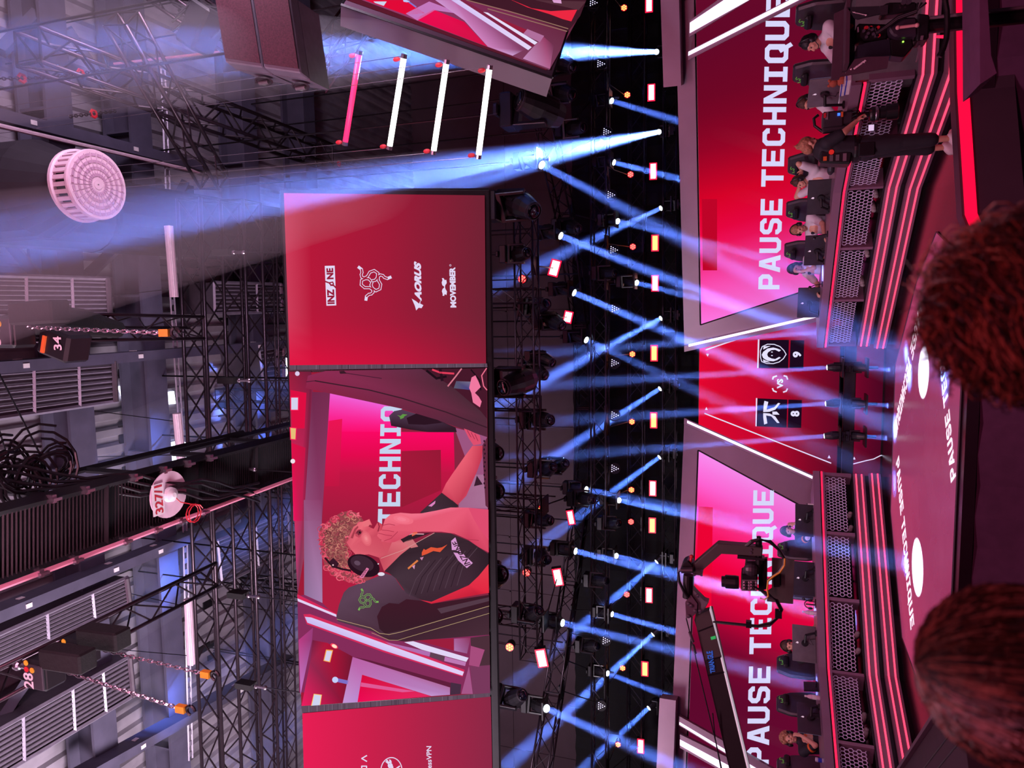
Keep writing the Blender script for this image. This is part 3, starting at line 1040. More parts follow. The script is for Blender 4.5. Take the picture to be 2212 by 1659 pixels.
# arched truss, strongest beams
G = 'beam lights on the arched truss'
Dv = [((1172, 357), (1470, 515), .9), ((1213, 510), (1700, 705), 1.5), ((1242, 633), (1720, 835), 1.7), ((1268, 735), (1500, 842), .9), ((1268, 1058), (1520, 1108), .9), ((1245, 1191), (1640, 1290), 1.6), ((1217, 1346), (1560, 1432), 1.0), ((1182, 1531), (1330, 1597), 1.0)]
for i, (p, q, pw) in enumerate(Dv):
    a = at_z(*p, 5.95)
    b = at_y(*q, a.y - 1.2)
    d = (b - a).normalized()
    place_head(a - d * .25, d, 'arched truss spotlight with a broad blue beam, %s from top of photo' % ORD[i], True, G, 1.0, False, (10.5, .40, pw * 17, 'Linear'))
# lamps on the bar in front of the versus screen
t = thing('lamp_bar', 'black horizontal bar across the gap between the score screen and the low screen', 'lighting bar', (X0, 14.9, .6))
MB().box((X0, 14.92, .60), (4.6, .10, .20)).build('bar', M_BLACK, t, bevel=.01)
MB().box((X0 - 1.9, 14.92, .27), (.1, .1, .50)).box((X0 + 1.9, 14.92, .27), (.1, .1, .50)).build('leg', M_BLACK, t)
for i, (y, q) in enumerate(((794, (1500, 812)), (872, (1430, 895)), (942, (1300, 978)))):
    lamp_at((1786 - i * 3, y), 14.8, q, 14.6, 'upper lamp bar spotlight shining past the score, %s from top of photo' % ORD[i], True, 'upper lamps on the bar', .62, True, (6.5, .24, 10, 'Linear'), False)
    lamp_at((1875 - i * 2, y + 1), 14.75, (1960, y + 8), 14.4, 'lower lamp bar spotlight shining down, %s from top of photo' % ORD[i], True, 'lower lamps on the bar', .62, False, (.62, .07, 7, 'Linear'), False)
lamp_at((1790, 716), 14.95, (1500, 738), 14.7, 'small spotlight hidden behind the near end of the white jersey team desk', True, 'upper lamps on the bar', .62, True, (6.5, .22, 10, 'Linear'), False)
# unlit fixtures hanging around the rig: (x, y, Y, aim, scale)
OFF = [((1118, 214), 11.0, (1060, 190), 1.75, 'big black unlit moving light with pale rim beside the tilted screen'), ((1155, 458), 12.0, (1195, 480), 1.7, 'big black unlit moving light with red glint beside the white tubes'),
       ((1240, 145), 14.0, (1275, 160), 1.2, 'dark unlit moving light under the beam near the tilted screen'), ((1238, 205), 14.0, (1272, 214), 1.2, 'dark unlit moving light with red edge beside the first thin beam'),
       ((1262, 275), 14.4, (1302, 272), 1.1, 'dark unlit moving light pointing at the stage above the wide beam'), ((1250, 495), 14.5, (1280, 505), 1.1, 'dark unlit moving light beside the bright lamp near the white tubes'),
       ((1140, 545), 13.0, (1165, 540), 1.1, 'dark unlit moving light hanging above the first red flood'), ((1330, 590), 16.0, (1368, 592), 1.0, 'dark unlit moving light just above a round red lamp'),
       ((1182, 655), 13.8, (1212, 640), 1.2, 'dark unlit moving light with curved red rim between the red floods'), ((1215, 705), 14.0, (1250, 728), 1.2, 'dark unlit moving light just under the second red flood'),
       ((1195, 785), 14.2, (1246, 812), 1.1, 'dark moving light tilted down with a pale lens, nearest the bar beams'), ((1178, 812), 14.0, (1212, 832), 1.15, 'dark moving light tilted down with a pale lens beside its twin'),
       ((1190, 908), 13.6, (1222, 911), 1.25, 'black moving light with big dark lens against the pale wall panel'), ((1195, 1008), 14.0, (1214, 998), 1.15, 'dark moving light with pale lens tilted away, behind the big screen edge'),
       ((1222, 1000), 14.3, (1244, 988), 1.1, 'dark moving light with pale lens tilted away, in front of its twin'), ((1280, 1080), 14.8, (1305, 1085), 1.1, 'dark unlit moving light crossed by a blue beam'),
       ((1338, 1130), 16.0, (1365, 1128), 1.0, 'dark unlit moving light with a small red light on top'), ((1190, 1125), 13.8, (1225, 1130), 1.1, 'dark unlit moving light behind the third red flood'),
       ((1182, 1210), 13.6, (1196, 1220), 1.15, 'dark unlit moving light above the fourth red flood'), ((1312, 1255), 15.6, (1352, 1258), 1.0, 'dark unlit moving light beside the round red lamp near the jib head'),
       ((1165, 1318), 13.2, (1190, 1300), 1.2, 'grey sided unlit moving light near the lower right of the big screen'), ((1292, 1395), 15.4, (1328, 1392), 1.0, 'dark unlit moving light between two thin beams'),
       ((1130, 1500), 12.6, (1172, 1478), 1.3, 'dark unlit moving light below the last red flood'), ((1085, 838), 10.8, (1050, 850), 1.5, 'navy lit moving light peeking out behind the first panel joint of the big screen'),
       ((1076, 980), 10.8, (1100, 985), 1.3, 'dark moving light peeking out behind the middle of the big screen'), ((1076, 1062), 10.8, (1096, 1066), 1.4, 'dark moving light with red rim peeking out behind the big screen'),
       ((1082, 1240), 10.6, (1105, 1232), 1.6, 'large dark moving light with pale cap peeking out behind the big screen'), ((1072, 1330), 10.6, (1094, 1326), 1.4, 'dark moving light with pale rim near the last panel joint')]
for p, Y, q, s, lab_ in OFF:
    lamp_at(p, Y, q, Y - .3, lab_, False, 'unlit moving lights', s)

# ================================================================ RED FLOODS, ROUND LEDS, DOT BLINDERS
def strobe(loc, w, h, aim, mface, label, group, tilt=0.0):
    t = thing('strobe_light', label, 'strobe light', loc, group)
    q = V(aim).normalized().to_track_quat('Z', 'Y') @ Quaternion((0, 0, 1), tilt)
    for nm, mbb, m in (('housing', MB().box((0, 0, -.06), (w + .06, h + .06, .11)), M_BLACK), ('glowing_rim', MB().box((0, 0, .0), (w + .045, h + .045, .012)), M_REDGLOW), ('lamp_face', MB().box((0, 0, .009), (w - .01, h - .01, .012)), mface)):
        o = mbb.build(nm, m, t, True)
        o.rotation_mode = 'QUATERNION'
        o.rotation_quaternion = q
    clamp(t, V(loc) + V((0, .05, .05)))
    return t


toC = lambda p: (EYE - p)
SB = [(1402, 8, 0), (1407, 200, 0), (1411, 370, 0), (1415, 525, 1), (1415, 612, 0), (1413, 763, 1), (1412, 908, 1), (1410, 1055, 0), (1409, 1135, 1), (1402, 1286, 0), (1393, 1445, 1), (1384, 1612, 0)]
for i, (x, y, o) in enumerate(SB):
    p = at_y(x, y, 17.7)
    strobe(p, .34, .125, V((0, -1, -.1)), M_STROBE_O if o else M_STROBE, '%s strobe bar on the back truss, %s from top of photo' % ('orange glowing' if o else 'white hot red', ORD[i]), 'strobe bars on the back truss')
BF = [(1198, 579, .22, .36, -.25, 'white hot red flood beside a blue beam, nearest the white tubes'), (1227, 685, .20, .26, -.2, 'white hot red flood partly hidden by a moving light'), (1233, 1118, .15, .36, .15, 'white hot red flood half covered by a dark lamp'), (1205, 1247, .20, .42, .15, 'white hot red flood between the beams near the jib head'), (1170, 1422, .22, .42, .15, 'white hot red flood lowest on the arched truss')]
for x, y, h, w, tl, lb in BF:
    p = at_z(x, y, 6.15)
    strobe(p, w * .82, h * .72, V((.1 if y < 800 else -.1, -1, -.25)), M_STROBE, lb, 'red floods on the arched truss', tl)


def par(loc, r, m, label, group):
    t = thing('round_led_lamp', label, 'stage light', loc, group)
    q = V((0, -1, -.12)).to_track_quat('Z', 'Y')
    b = MB().lathe([(r * .7, -.22), (r, -.16), (r * 1.05, -.01), (r, 0)], seg=16).build('can', M_BLACK, t, True)
    g = MB().lathe([(r * .1, .0), (r * .98, .0), (r * .98, .006), (r * .1, .006)], seg=16).build('glowing_face', mat('red_lamp_face', 'a01020', .4, emit='d0122c', strength=.9, var=0), t, True)
    for k in range(7):
        a, rr = (k - 1) * math.pi / 3, 0 if k == 0 else r * .62
        e = MB().lathe([(r * .05, .004), (r * .27, .005), (r * .22, .018), (r * .05, .02)], (rr * math.cos(a), rr * math.sin(a), .003), seg=8).build('led_lens', m, t, True)
        e.rotation_mode = 'QUATERNION'
        e.rotation_quaternion = q
    for o in (b, g):
        o.rotation_mode = 'QUATERNION'
        o.rotation_quaternion = q
    clamp(t, V(loc) + V((0, .1, r)), .012)
    return t


PB = [(1348, 17, 1), (1355, 205, 1), (1362, 377, 0), (1367, 533, 0), (1366, 612, 1), (1366, 765, 1), (1365, 911, 1), (1364, 1058, 1), (1363, 1127, 0), (1354, 1284, 0), (1345, 1443, 1), (1335, 1608, 1)]
for i, (x, y, o) in enumerate(PB):
    par(at_y(x, y, 17.4), .075, M_PAR_O if o else M_PAR, 'round %s seven lens lamp in the back row, %s from top of photo' % ('orange' if o else 'red', ORD[i]), 'round lamps in the back row')
for i, (x, y, o) in enumerate(((1128, 603, 0), (1169, 1100, 1), (1137, 1237, 0), (1101, 1398, 1))):
    par(at_z(x, y, 6.7), .085, M_PAR_O if o else M_PAR, 'round %s seven lens lamp close behind the big screen, %s from top of photo' % ('orange' if o else 'red', ORD[i]), 'round lamps behind the big screen')
DB = [(1282, 6), (1298, 138), (1311, 285), (1320, 421), (1326, 540), (1329, 667), (1328, 784), (1328, 897), (1328, 1012), (1309, 1384), (1299, 1525)]
for i, (x, y) in enumerate(DB):
    p = at_y(x, y, 16.0)
    t = thing('dot_blinder', 'dark lamp with a triangle of violet white dots, %s from top of photo' % ORD[i], 'stage light', p, 'dot blinders')
    q = V((.25, -1, -.3)).to_track_quat('Z', 'Y')
    o = MB().lathe([(.06, -.22), (.12, -.14), (.13, -.01), (.12, 0)], seg=16).build('can', M_BLACK, t, True)
    o.rotation_mode, o.rotation_quaternion = 'QUATERNION', q
    clamp(t, p + V((0, .1, .1)), .012)
    for row in range(4):
        for c in range(row + 1):
            o = MB().lathe([(.002, 0), (.0105, .002), (.002, .010)], ((c - row / 2) * .046, -.075 + row * .046, .004), seg=8).build('led_lens', M_DOT, t, True)
            o.rotation_mode, o.rotation_quaternion = 'QUATERNION', q

# ================================================================ LED TUBES
for i, (a, b, m, lb) in enumerate((((776, 118), (746, 306), M_TUBER, 'pink red glowing tube hanging alone beside three white tubes'), ((872, 126), (842, 315), M_TUBEW, 'white glowing tube hanging next to the red tube'),
                                   ((964, 138), (937, 325), M_TUBEW, 'white glowing tube hanging in the middle of the white three'), ((1057, 150), (1034, 334), M_TUBEW, 'white glowing tube hanging lowest, nearest the stage lights'))):
    A, B = at_y(*a, 8.6), at_y(*b, 8.9)
    t = thing('led_tube', lb, 'light tube', (A + B) / 2, 'hanging LED tubes')
    MB().tube(A, B, .036, 12).build('tube', m, t, smooth=True)
    d = (B - A).normalized()
    for e, s in ((A, -1), (B, 1)):
        MB().tube(e, e + d * s * .05, .04, 10).build('end_cap', M_CHROME, t)
        MB().tube(e + d * s * .03, (e.x, e.y, 14.0), .004, 4).build('wire', M_CHROME, t)
        MB().ball(e + V((0, 0, .1)), (.03, .02, .05)).build('clamp', M_RED, t)
# ================================================================ BIG HANGING SCREEN
TL_ = R(24)
SN = V((0, -math.cos(TL_), -math.sin(TL_)))
SD = V((0, math.sin(TL_), -math.cos(TL_)))
SP = at_y(640, 1165, 8.4)
on = lambda q, o=0.0: at_pl(q[0], q[1], SP + SN * o, SN)
t = thing('hanging_led_screen', 'wide tilted hanging LED screen with a live picture of a curly haired player', 'LED screen', SP)
tr, br = on((605, 411)), on((1053, 418))
bl = br + V((-9.4, 0, 0)) - V((0, 0, 0))
ex = V((-1, 0, 0))
c0 = on((606, 411))
h = (on((1053, 418)) - c0).dot(SD)
cor = lambda s, d, o=0.0: c0 + ex * s + SD * d + SN * o
MB().prism([cor(0, 0, -.012), cor(9.5, 0, -.012), cor(9.5, h + .02, -.012), cor(0, h + .02, -.012)], -SN * .16).build('cabinet', M_BLACK, t)
fr = MB()
for a, b in (((0, 0), (9.5, 0)), ((0, h + .02), (9.5, h + .02)), ((0, 0), (0, h + .02)), ((9.5, 0), (9.5, h + .02))):
    p, q = cor(*a), cor(*b)
    fr.cone(p - SN * .04, q - SN * .04, .03, .03, 4)
fr.build('bezel', M_BLACK, t)
art = Art(SP + SN * .004, SN)
m_join = 'joint'
# ---- end panels
PT = lambda u, v: ramp([(0, (206, 26, 66)), (.5, (164, 26, 56)), (1, (110, 34, 54))], v)


def end_tone(u, v):
    c = ramp([(0, (206, 60, 90)), (.06, (186, 24, 58)), (.5, (160, 26, 56)), (1, (112, 34, 52))], v)
    return mix(c, (232, 14, 62), max(0, (u - .72) * 3.0) * (1 - v * .75))


art.grid([(613, 417), (626, 791), (1050, 786), (1047, 422)], 12, 8, end_tone, 1, True)
art.grid([(653, 1541), (657, 1700), (1064, 1700), (1060, 1505)], 4, 8, lambda u, v: ramp([(0, (232, 30, 84)), (.4, (198, 32, 74)), (1, (140, 40, 70))], v), 1, True)
# ---- live picture
art.grid([(627, 805), (651, 1524), (1057, 1498), (1052, 796)], 10, 6, lambda u, v: mix((158, 26, 54), (128, 40, 66), v), 1, True)
Z4, Z5, Z6, Z3 = zoom(610, 780, .20796), zoom(620, 1080, .20796), zoom(620, 1314, .20796), zoom(600, 400, .24115)
# top edge of the arena seen in the picture
art.poly(Z4((70, 110), (300, 110), (320, 330), (230, 1660), (115, 1660)), [(150, 30, 60), (110, 30, 60), (140, 40, 80), (150, 30, 70), (232, 40, 100)], 2)
art.poly(Z5((70, 0), (180, 0), (175, 600), (110, 980), (95, 700)), [(216, 40, 90), (160, 40, 80), (150, 60, 90), (120, 60, 90), (180, 60, 110)], 2)
art.poly(Z4((85, 300), (250, 330), (230, 700), (100, 700)), (222, 14, 66), 3)
art.poly(Z4((95, 850), (240, 900), (200, 1660), (118, 1660)), [(226, 12, 70), (200, 20, 70), (180, 34, 84), (232, 16, 90)], 3)
for c, r, col in (((155, 130), 5, (220, 200, 235)), ((108, 1040), 5, (240, 225, 235))):
    art.disc(Z4(c)[0], r, r, col, 5)
for q, col in ((((92, 380), (162, 380), (160, 505), (92, 505)), (212, 208, 236)), (((84, 694), (140, 700), (134, 812), (90, 808)), (230, 190, 120))):
    art.poly(Z4(*[(a + (-9 if a < 120 else 9), b + (-9 if b < 450 or 600 < b < 740 else 9)) for a, b in q]), (250, 30, 90), 4)
    art.poly(Z4(*q), col, 5)
# grey column of the set
art.poly(Z4((310, 320), (495, 325), (410, 1660), (222, 1660)), [(112, 40, 76), (118, 44, 80), (140, 60, 104), (150, 80, 124)], 4)
art.poly(Z5((175, 0), (360, 0), (368, 1070), (178, 990)), [(150, 80, 124), (140, 60, 104), (168, 130, 176), (140, 110, 150)], 4)
# pink to red screen inside the picture
art.grid([*Z4((495, 325), (1235, 495), (1235, 740), (470, 730))], 3, 5, lambda u, v: ramp([(0, (240, 96, 214)), (.6, (250, 40, 150)), (1, (252, 14, 110))], v), 4)
art.grid([*Z4((470, 730), (1780, 740), (1790, 1150), (440, 1150))], 3, 5, lambda u, v: ramp([(0, (250, 8, 100)), (.6, (226, 10, 78)), (1, (194, 22, 70))], v), 4)
art.grid([*Z4((440, 1150), (1790, 1150), (1700, 1700), (415, 1700))], 3, 4, lambda u, v: mix((192, 22, 68), (156, 28, 60), v), 4)
art.poly(Z4((480, 622), (622, 600), (590, 1300), (446, 1300)), [(236, 20, 84), (236, 20, 84), (190, 22, 66), (196, 20, 66)], 5)
art.poly(Z4((1235, 935), (1645, 922), (1650, 1340), (1235, 1520)), [(164, 24, 58), (150, 24, 54), (156, 24, 54), (150, 26, 54)], 5)
art.poly(Z5((370, 0), (950, 0), (950, 420), (620, 460), (370, 900)), (152, 28, 58), 3)
art.poly(Z5((370, 600), (1000, 800), (520, 1210), (370, 1080)), (176, 30, 64), 4)
# lettering inside the picture, reads up the photo
a_, b_, c_, d_ = Z4((1222, 1690), (1232, 470), (990, 1690), (1024, 470))
art.text(block_text('TECHNIQ'), a_, b_, c_, 'c6d2ee', 6, tr=d_)
# grey wall and arm at the far side
art.poly(Z4((1785, 690), (2128, 780), (2135, 1660), (1830, 1510), (1900, 1000)), (156, 84, 128), 5)
art.poly(Z4((1840, 1180), (2128, 1180), (2135, 1530), (1830, 1520)), (168, 112, 148), 5)
art.poly(Z4((2020, 1190), (2080, 1280), (1990, 1300)), (58, 30, 46), 6)
art.poly(Z4((2075, 880), (2128, 790), (2140, 1530), (2110, 1500)), (96, 40, 62), 6)
for k in range(12):
    art.disc(Z4((2096 + 8 * (k % 2), 830 + k * 44))[0], 1.6, 2.6, (40, 18, 32), 7, seg=8)
# monitor back in the picture
art.poly(Z4((265, 152), (450, 102), (1450, 82), (1750, 255), (2060, 520), (2126, 600), (2128, 790), (1680, 640), (1240, 495), (240, 282)), [(140, 44, 84), (140, 44, 82), (92, 44, 66), (74, 40, 54), (76, 42, 56), (80, 42, 58), (88, 40, 62), (90, 40, 62), (110, 38, 66), (140, 36, 70)], 7)
art.line(Z4((340, 205), (900, 300), (1240, 385), (1700, 530), (2124, 690)), 2.6, (58, 28, 42), 8)
art.line(Z4((250, 215), (340, 205)), 2.0, (84, 30, 54), 8)
art.line(Z4((640, 122), (1030, 180)), 1.6, (70, 28, 50), 8)
art.poly(Z4((590, 105), (640, 100), (670, 130), (600, 132)), (58, 26, 40), 9)
# cables, bottle and hand in the corner
art.poly(Z4((1450, 84), (2124, 74), (2126, 600), (2060, 520), (1750, 255)), (70, 24, 42), 6)
for pts, w, col in ((((1500, 100), (1600, 180), (1700, 160)), 5, (30, 14, 24)), (((1860, 80), (1800, 160), (1720, 260)), 3, (214, 120, 140)), (((2120, 75), (2070, 150), (2090, 260), (2124, 300)), 2.4, (236, 110, 140)), (((1960, 90), (2050, 200), (2060, 300)), 3, (30, 14, 24)), (((1640, 90), (1660, 200)), 6, (40, 16, 30)), (((1560, 90), (1640, 120), (1780, 130)), 4, (226, 60, 90))):
    art.line(Z4(*pts), w, col, 8)
art.poly(Z4((1805, 208), (1958, 214), (1950, 300), (1780, 282)), [(88, 84, 110), (120, 110, 140), (70, 60, 130), (90, 90, 110)], 8)
art.poly(Z4((1965, 170), (2005, 148), (2040, 220), (2060, 270), (2000, 330), (2040, 370), (2070, 420), (2052, 480), (1980, 430), (1962, 330), (1940, 280)), (240, 120, 160), 9)
# second chair in the picture
art.poly(Z4((1108, 570), (1160, 520), (1240, 504), (1365, 540), (1610, 610), (1800, 690), (1812, 738), (1520, 738), (1330, 712), (1130, 672)), [(84, 60, 84)] * 4 + [(50, 26, 40)] * 6, 8)
art.poly(Z4((1290, 590), (1390, 545), (1610, 612), (1660, 640), (1480, 662), (1310, 655)), (44, 20, 34), 9)
art.poly(Z4((1190, 560), (1225, 570), (1250, 550), (1300, 556), (1265, 575), (1260, 590), (1225, 604), (1220, 580)), (96, 150, 70), 9)
# resting arm and fingers
art.poly(Z4((1655, 1365), (1700, 1270), (1760, 1180), (1900, 980), (1975, 880), (2080, 880), (2075, 1000), (2020, 1150), (1910, 1400), (1822, 1492)), [(214, 70, 96), (232, 90, 112), (240, 98, 120), (236, 96, 116), (228, 84, 104), (200, 60, 84), (196, 58, 84), (200, 60, 86), (206, 64, 90), (196, 60, 84)], 8)
art.poly(Z4((1885, 700), (1940, 720), (2050, 770), (2066, 860), (1985, 875), (1935, 800)), (222, 78, 110), 9)
for k in range(3):
    art.line(Z4((1920 + 40 * k, 720 + 20 * k), (1960 + 36 * k, 790 + 20 * k)), 1.2, (150, 40, 70), 10)
art.poly(Z4((1655, 1368), (1825, 1498), (1810, 1524), (1560, 1560), (1430, 1572), (1530, 1480)), [(60, 40, 50), (52, 34, 44), (60, 40, 52), (70, 46, 60), (60, 40, 52), (66, 44, 56)], 9)
art.poly(Z4((1515, 1505), (1590, 1450), (1585, 1480), (1550, 1512)), (220, 130, 190), 10)
# far shoulder of the player
art.poly(Z5((1380, 130), (1560, 40), (1720, 0), (1785, 70), (1700, 84), (1400, 140)), (62, 42, 52), 8)
# hair
hair = ((330, 420), (340, 300), (400, 240), (470, 190), (560, 130), (650, 112), (740, 140), (795, 215), (720, 330), (660, 420), (600, 440), (630, 520), (660, 620), (660, 760), (900, 790), (790, 872), (640, 858), (480, 790), (390, 690), (365, 560))
art.poly(Z5(*hair), (150, 66, 76), 8)
rnd = random.Random(5)


def inside(p, poly):
    c = False
    for (x1, y1), (x2, y2) in zip(poly, poly[1:] + poly[:1]):
        if (y1 > p[1]) != (y2 > p[1]) and p[0] < (x2 - x1) * (p[1] - y1) / (y2 - y1) + x1:
            c = not c
    return c


for k in range(620):
    p = (rnd.uniform(315, 810), rnd.uniform(100, 880))
    if not inside(p, hair):
        continue
    edge = not all(inside((p[0] + a, p[1] + b_), hair) for a, b_ in ((-48, 0), (0, -48), (0, 48), (-34, -34), (-34, 34)))
    r, a0 = rnd.uniform(12, 34), rnd.uniform(0, 6.28)
    if edge or p[1] > 700:
        col = mix((196, 44, 76), (244, 112, 132), rnd.random())
    else:
        col = mix((104, 48, 54), (214, 138, 120), rnd.random() ** 1.3)
    art.line(Z5(*[(p[0] + r * math.cos(a0 + j * .75), p[1] + r * .85 * math.sin(a0 + j * .75)) for j in range(6)]), rnd.uniform(1.0, 2.4), col, 8.2 + k * .0025)
# neck, face
art.poly(Z5((1170, 400), (1360, 470), (1350, 500), (1010, 745), (955, 600), (850, 560), (960, 420)), [(210, 84, 104), (220, 116, 124), (220, 116, 124), (206, 84, 100), (196, 70, 90), (206, 78, 98), (220, 96, 116)], 9)
face = ((640, 385), (690, 280), (760, 235), (815, 215), (855, 198), (884, 260), (866, 285), (900, 300), (945, 225), (985, 250), (1000, 330), (965, 345), (945, 380), (985, 430), (1090, 440), (1040, 560), (960, 600), (850, 565), (720, 575), (650, 500), (610, 440))
art.poly(Z5(*face), [(214, 86, 106), (226, 96, 112), (236, 108, 122), (240, 112, 126), (236, 104, 120), (220, 84, 104), (212, 80, 100), (220, 86, 106), (220, 84, 104), (206, 74, 96), (196, 66, 90), (200, 70, 92), (206, 74, 96), (210, 78, 98), (204, 76, 96), (206, 82, 100), (210, 84, 102), (220, 92, 110), (226, 100, 116), (222, 94, 112), (214, 86, 106)], 10)
art.poly(Z5((660, 395), (700, 300), (735, 268), (742, 285), (712, 320), (684, 400)), (166, 60, 76), 11)
art.poly(Z5((700, 330), (748, 300), (790, 318), (792, 356), (748, 392), (712, 376)), (196, 72, 92), 11)
art.poly(Z5((724, 334), (752, 316), (778, 328), (772, 350), (742, 370), (730, 352)), (122, 44, 60), 11.3)
art.line(Z5((716, 350), (736, 322), (766, 312)), 1.3, (84, 28, 44), 11.6)
art.poly(Z5((790, 250), (850, 205), (872, 250), (850, 270), (800, 280)), (232, 112, 124), 11)
art.disc(Z5((756, 338))[0], 2.0, 2.4, (40, 16, 28), 12, seg=10)
for k, (rx, cc) in enumerate(((17, (224, 98, 114)), (13, (230, 108, 122)), (8, (236, 120, 132)), (4, (242, 136, 144)))):
    art.disc(Z5((822, 400))[0], rx, rx * .62, cc, 11 + k * .2, ang=1.2)
art.poly(Z5((856, 255), (878, 262), (868, 284), (846, 276)), (150, 44, 64), 11)
art.line(Z5((884, 262), (866, 286)), 1.2, (150, 44, 66), 11)
art.line(Z5((945, 232), (958, 275), (945, 325)), 2.2, (140, 34, 56), 11)
art.poly(Z5((958, 240), (990, 258), (992, 320), (966, 330), (972, 280)), (206, 66, 86), 11)
art.line(Z5((640, 400), (610, 440), (660, 520)), 3, (176, 70, 84), 11)
# headset
art.line(Z5((398, 604), (445, 660), (480, 690), (560, 715), (660, 735)), 4.2, (44, 18, 32), 11)
art.poly(Z5((440, 640), (480, 600), (540, 660), (520, 700), (470, 705)), (56, 24, 40), 11)
art.disc(Z5((478, 676))[0], 1.8, 1.8, (236, 190, 200), 13, seg=8)
art.disc(Z5((795, 682))[0], 36, 23, (40, 16, 30), 12, ang=.35, seg=28)
art.disc(Z5((780, 660))[0], 26, 16, (62, 36, 52), 13, ang=.35, seg=24)
art.disc(Z5((730, 655))[0], 7, 5, (98, 72, 92), 14, ang=.35)
art.disc(Z5((948, 664))[0], 1.6, 1.6, (230, 220, 230), 14, seg=8)
art.poly(Z5((750, 806), (828, 702), (852, 716), (792, 812)), (226, 120, 166), 14)
a_, b_, c_ = Z5((790, 798), (838, 722), (764, 800))
art.text(font_text('INZONE', .02), a_, b_, c_, '3a1426', 15)
# jersey, shirt, strap
art.poly(Z5((1390, 1040), (1500, 1056), (1880, 880), (2092, 640), (2098, 965), (1980, 985), (1700, 1035), (1500, 1078)), [(214, 40, 66), (220, 44, 66), (226, 44, 70), (232, 60, 80), (226, 40, 64), (196, 30, 56), (206, 36, 60), (206, 36, 60)], 10)
jer = ((1010, 740), (1180, 570), (1360, 430), (1530, 338), (1700, 348), (1890, 425), (2094, 560), (2094, 665), (1990, 790), (1890, 885), (1500, 1058), (1400, 1040), (1240, 970), (1130, 815), (1060, 760))
art.poly(Z5(*jer), [(58, 36, 48), (52, 34, 44), (50, 32, 42), (66, 44, 54), (62, 42, 52), (56, 36, 46), (46, 30, 40), (46, 30, 40), (58, 36, 48), (64, 40, 54), (62, 38, 52), (60, 38, 50), (72, 52, 66), (70, 50, 62), (60, 40, 52)], 11)
art.poly(Z5((1170, 400), (1300, 335), (1380, 352), (1500, 340), (1210, 445)), (50, 30, 40), 12)
art.poly(Z5((1210, 440), (1300, 400), (1362, 485), (1290, 500)), (206, 116, 122), 12)
for k in range(9):
    x0 = 1330 + k * 62
    art.line(Z5((x0 - 60, 1000 - k * 14), (x0 + 10, 820 - k * 20), (x0 + 150, 640 - k * 18)), 1.4, (44, 26, 38) if k % 2 else (84, 62, 76), 12)
art.line(Z5((975, 606), (1210, 520), (1370, 430), (1530, 342)), 1.1, (214, 150, 150), 13)
art.line(Z5((1215, 372), (1300, 352), (1420, 355)), 2, (214, 170, 180), 13)
art.poly(Z5((1288, 335), (1350, 325), (1355, 350), (1300, 378)), (230, 96, 70), 13)
art.poly(Z5((1400, 545), (1420, 508), (1440, 520), (1495, 490), (1560, 500), (1610, 492), (1666, 462), (1590, 542), (1520, 530), (1450, 562), (1400, 580)), (224, 84, 56), 13)
art.poly(Z5((1252, 706), (1350, 622), (1366, 634), (1262, 722)), (222, 124, 70), 13)
art.poly(Z5((1300, 690), (1330, 672), (1322, 720)), (214, 150, 190), 13)
art.poly(Z5((1380, 600), (1420, 590), (1400, 628)), (200, 130, 170), 13)
art.poly(Z5((1705, 425), (1748, 388), (1760, 420), (1808, 545), (1752, 520), (1712, 520)), (214, 150, 206), 13)
art.poly(Z5((1728, 545), (1830, 560), (1930, 655), (1868, 708), (1780, 630)), (214, 150, 206), 13)
a_, b_, c_ = Z5((1888, 690), (1740, 410), (1836, 712))
art.text(font_text('INZONE', .02), Z5((1912, 668))[0], Z5((1768, 420))[0], Z5((1850, 690))[0], '3c2430', 14, tr=Z5((1712, 442))[0])
# forearm and fist under the chin
arm = ((1200, 400), (1120, 436), (1060, 446), (1000, 430), (965, 405), (935, 372), (950, 330), (985, 310), (1000, 255), (1018, 200), (1075, 150), (1180, 132), (1290, 142), (1390, 140), (1560, 108), (1700, 78), (1880, 80), (2092, 100), (2095, 545), (1990, 490), (1880, 412), (1740, 350), (1600, 330), (1400, 330), (1320, 335))
art.poly(Z5(*arm), [(214, 76, 102), (210, 72, 98), (214, 80, 104), (220, 86, 108), (226, 92, 112), (228, 94, 114), (224, 88, 110), (226, 90, 112), (236, 102, 124), (240, 108, 130), (240, 108, 130), (240, 110, 134), (242, 114, 138), (242, 114, 140), (242, 112, 140), (240, 110, 136), (232, 90, 120), (222, 76, 108), (214, 70, 100), (206, 62, 92), (206, 62, 92), (224, 82, 108), (232, 92, 118), (230, 90, 116), (222, 84, 110)], 15)
art.poly(Z5((1885, 82), (2092, 102), (2095, 420), (2000, 300), (1940, 200)), (222, 76, 112), 16)
for pts in (((1000, 262), (1060, 250), (1120, 262)), ((985, 312), (1050, 318), (1110, 330)), ((950, 345), (1030, 365), (1090, 372)), ((1010, 425), (1080, 400), (1150, 330)), ((1880, 410), (1990, 420))):
    art.line(Z5(*pts), 1.3, (176, 52, 78), 16)
for k, (rx, cc) in enumerate(((26, (240, 108, 130)), (18, (243, 116, 138)), (10, (246, 126, 148)))):
    art.disc(Z5((1190, 200))[0], rx, rx * .4, cc, 16 + k * .2, ang=.2)
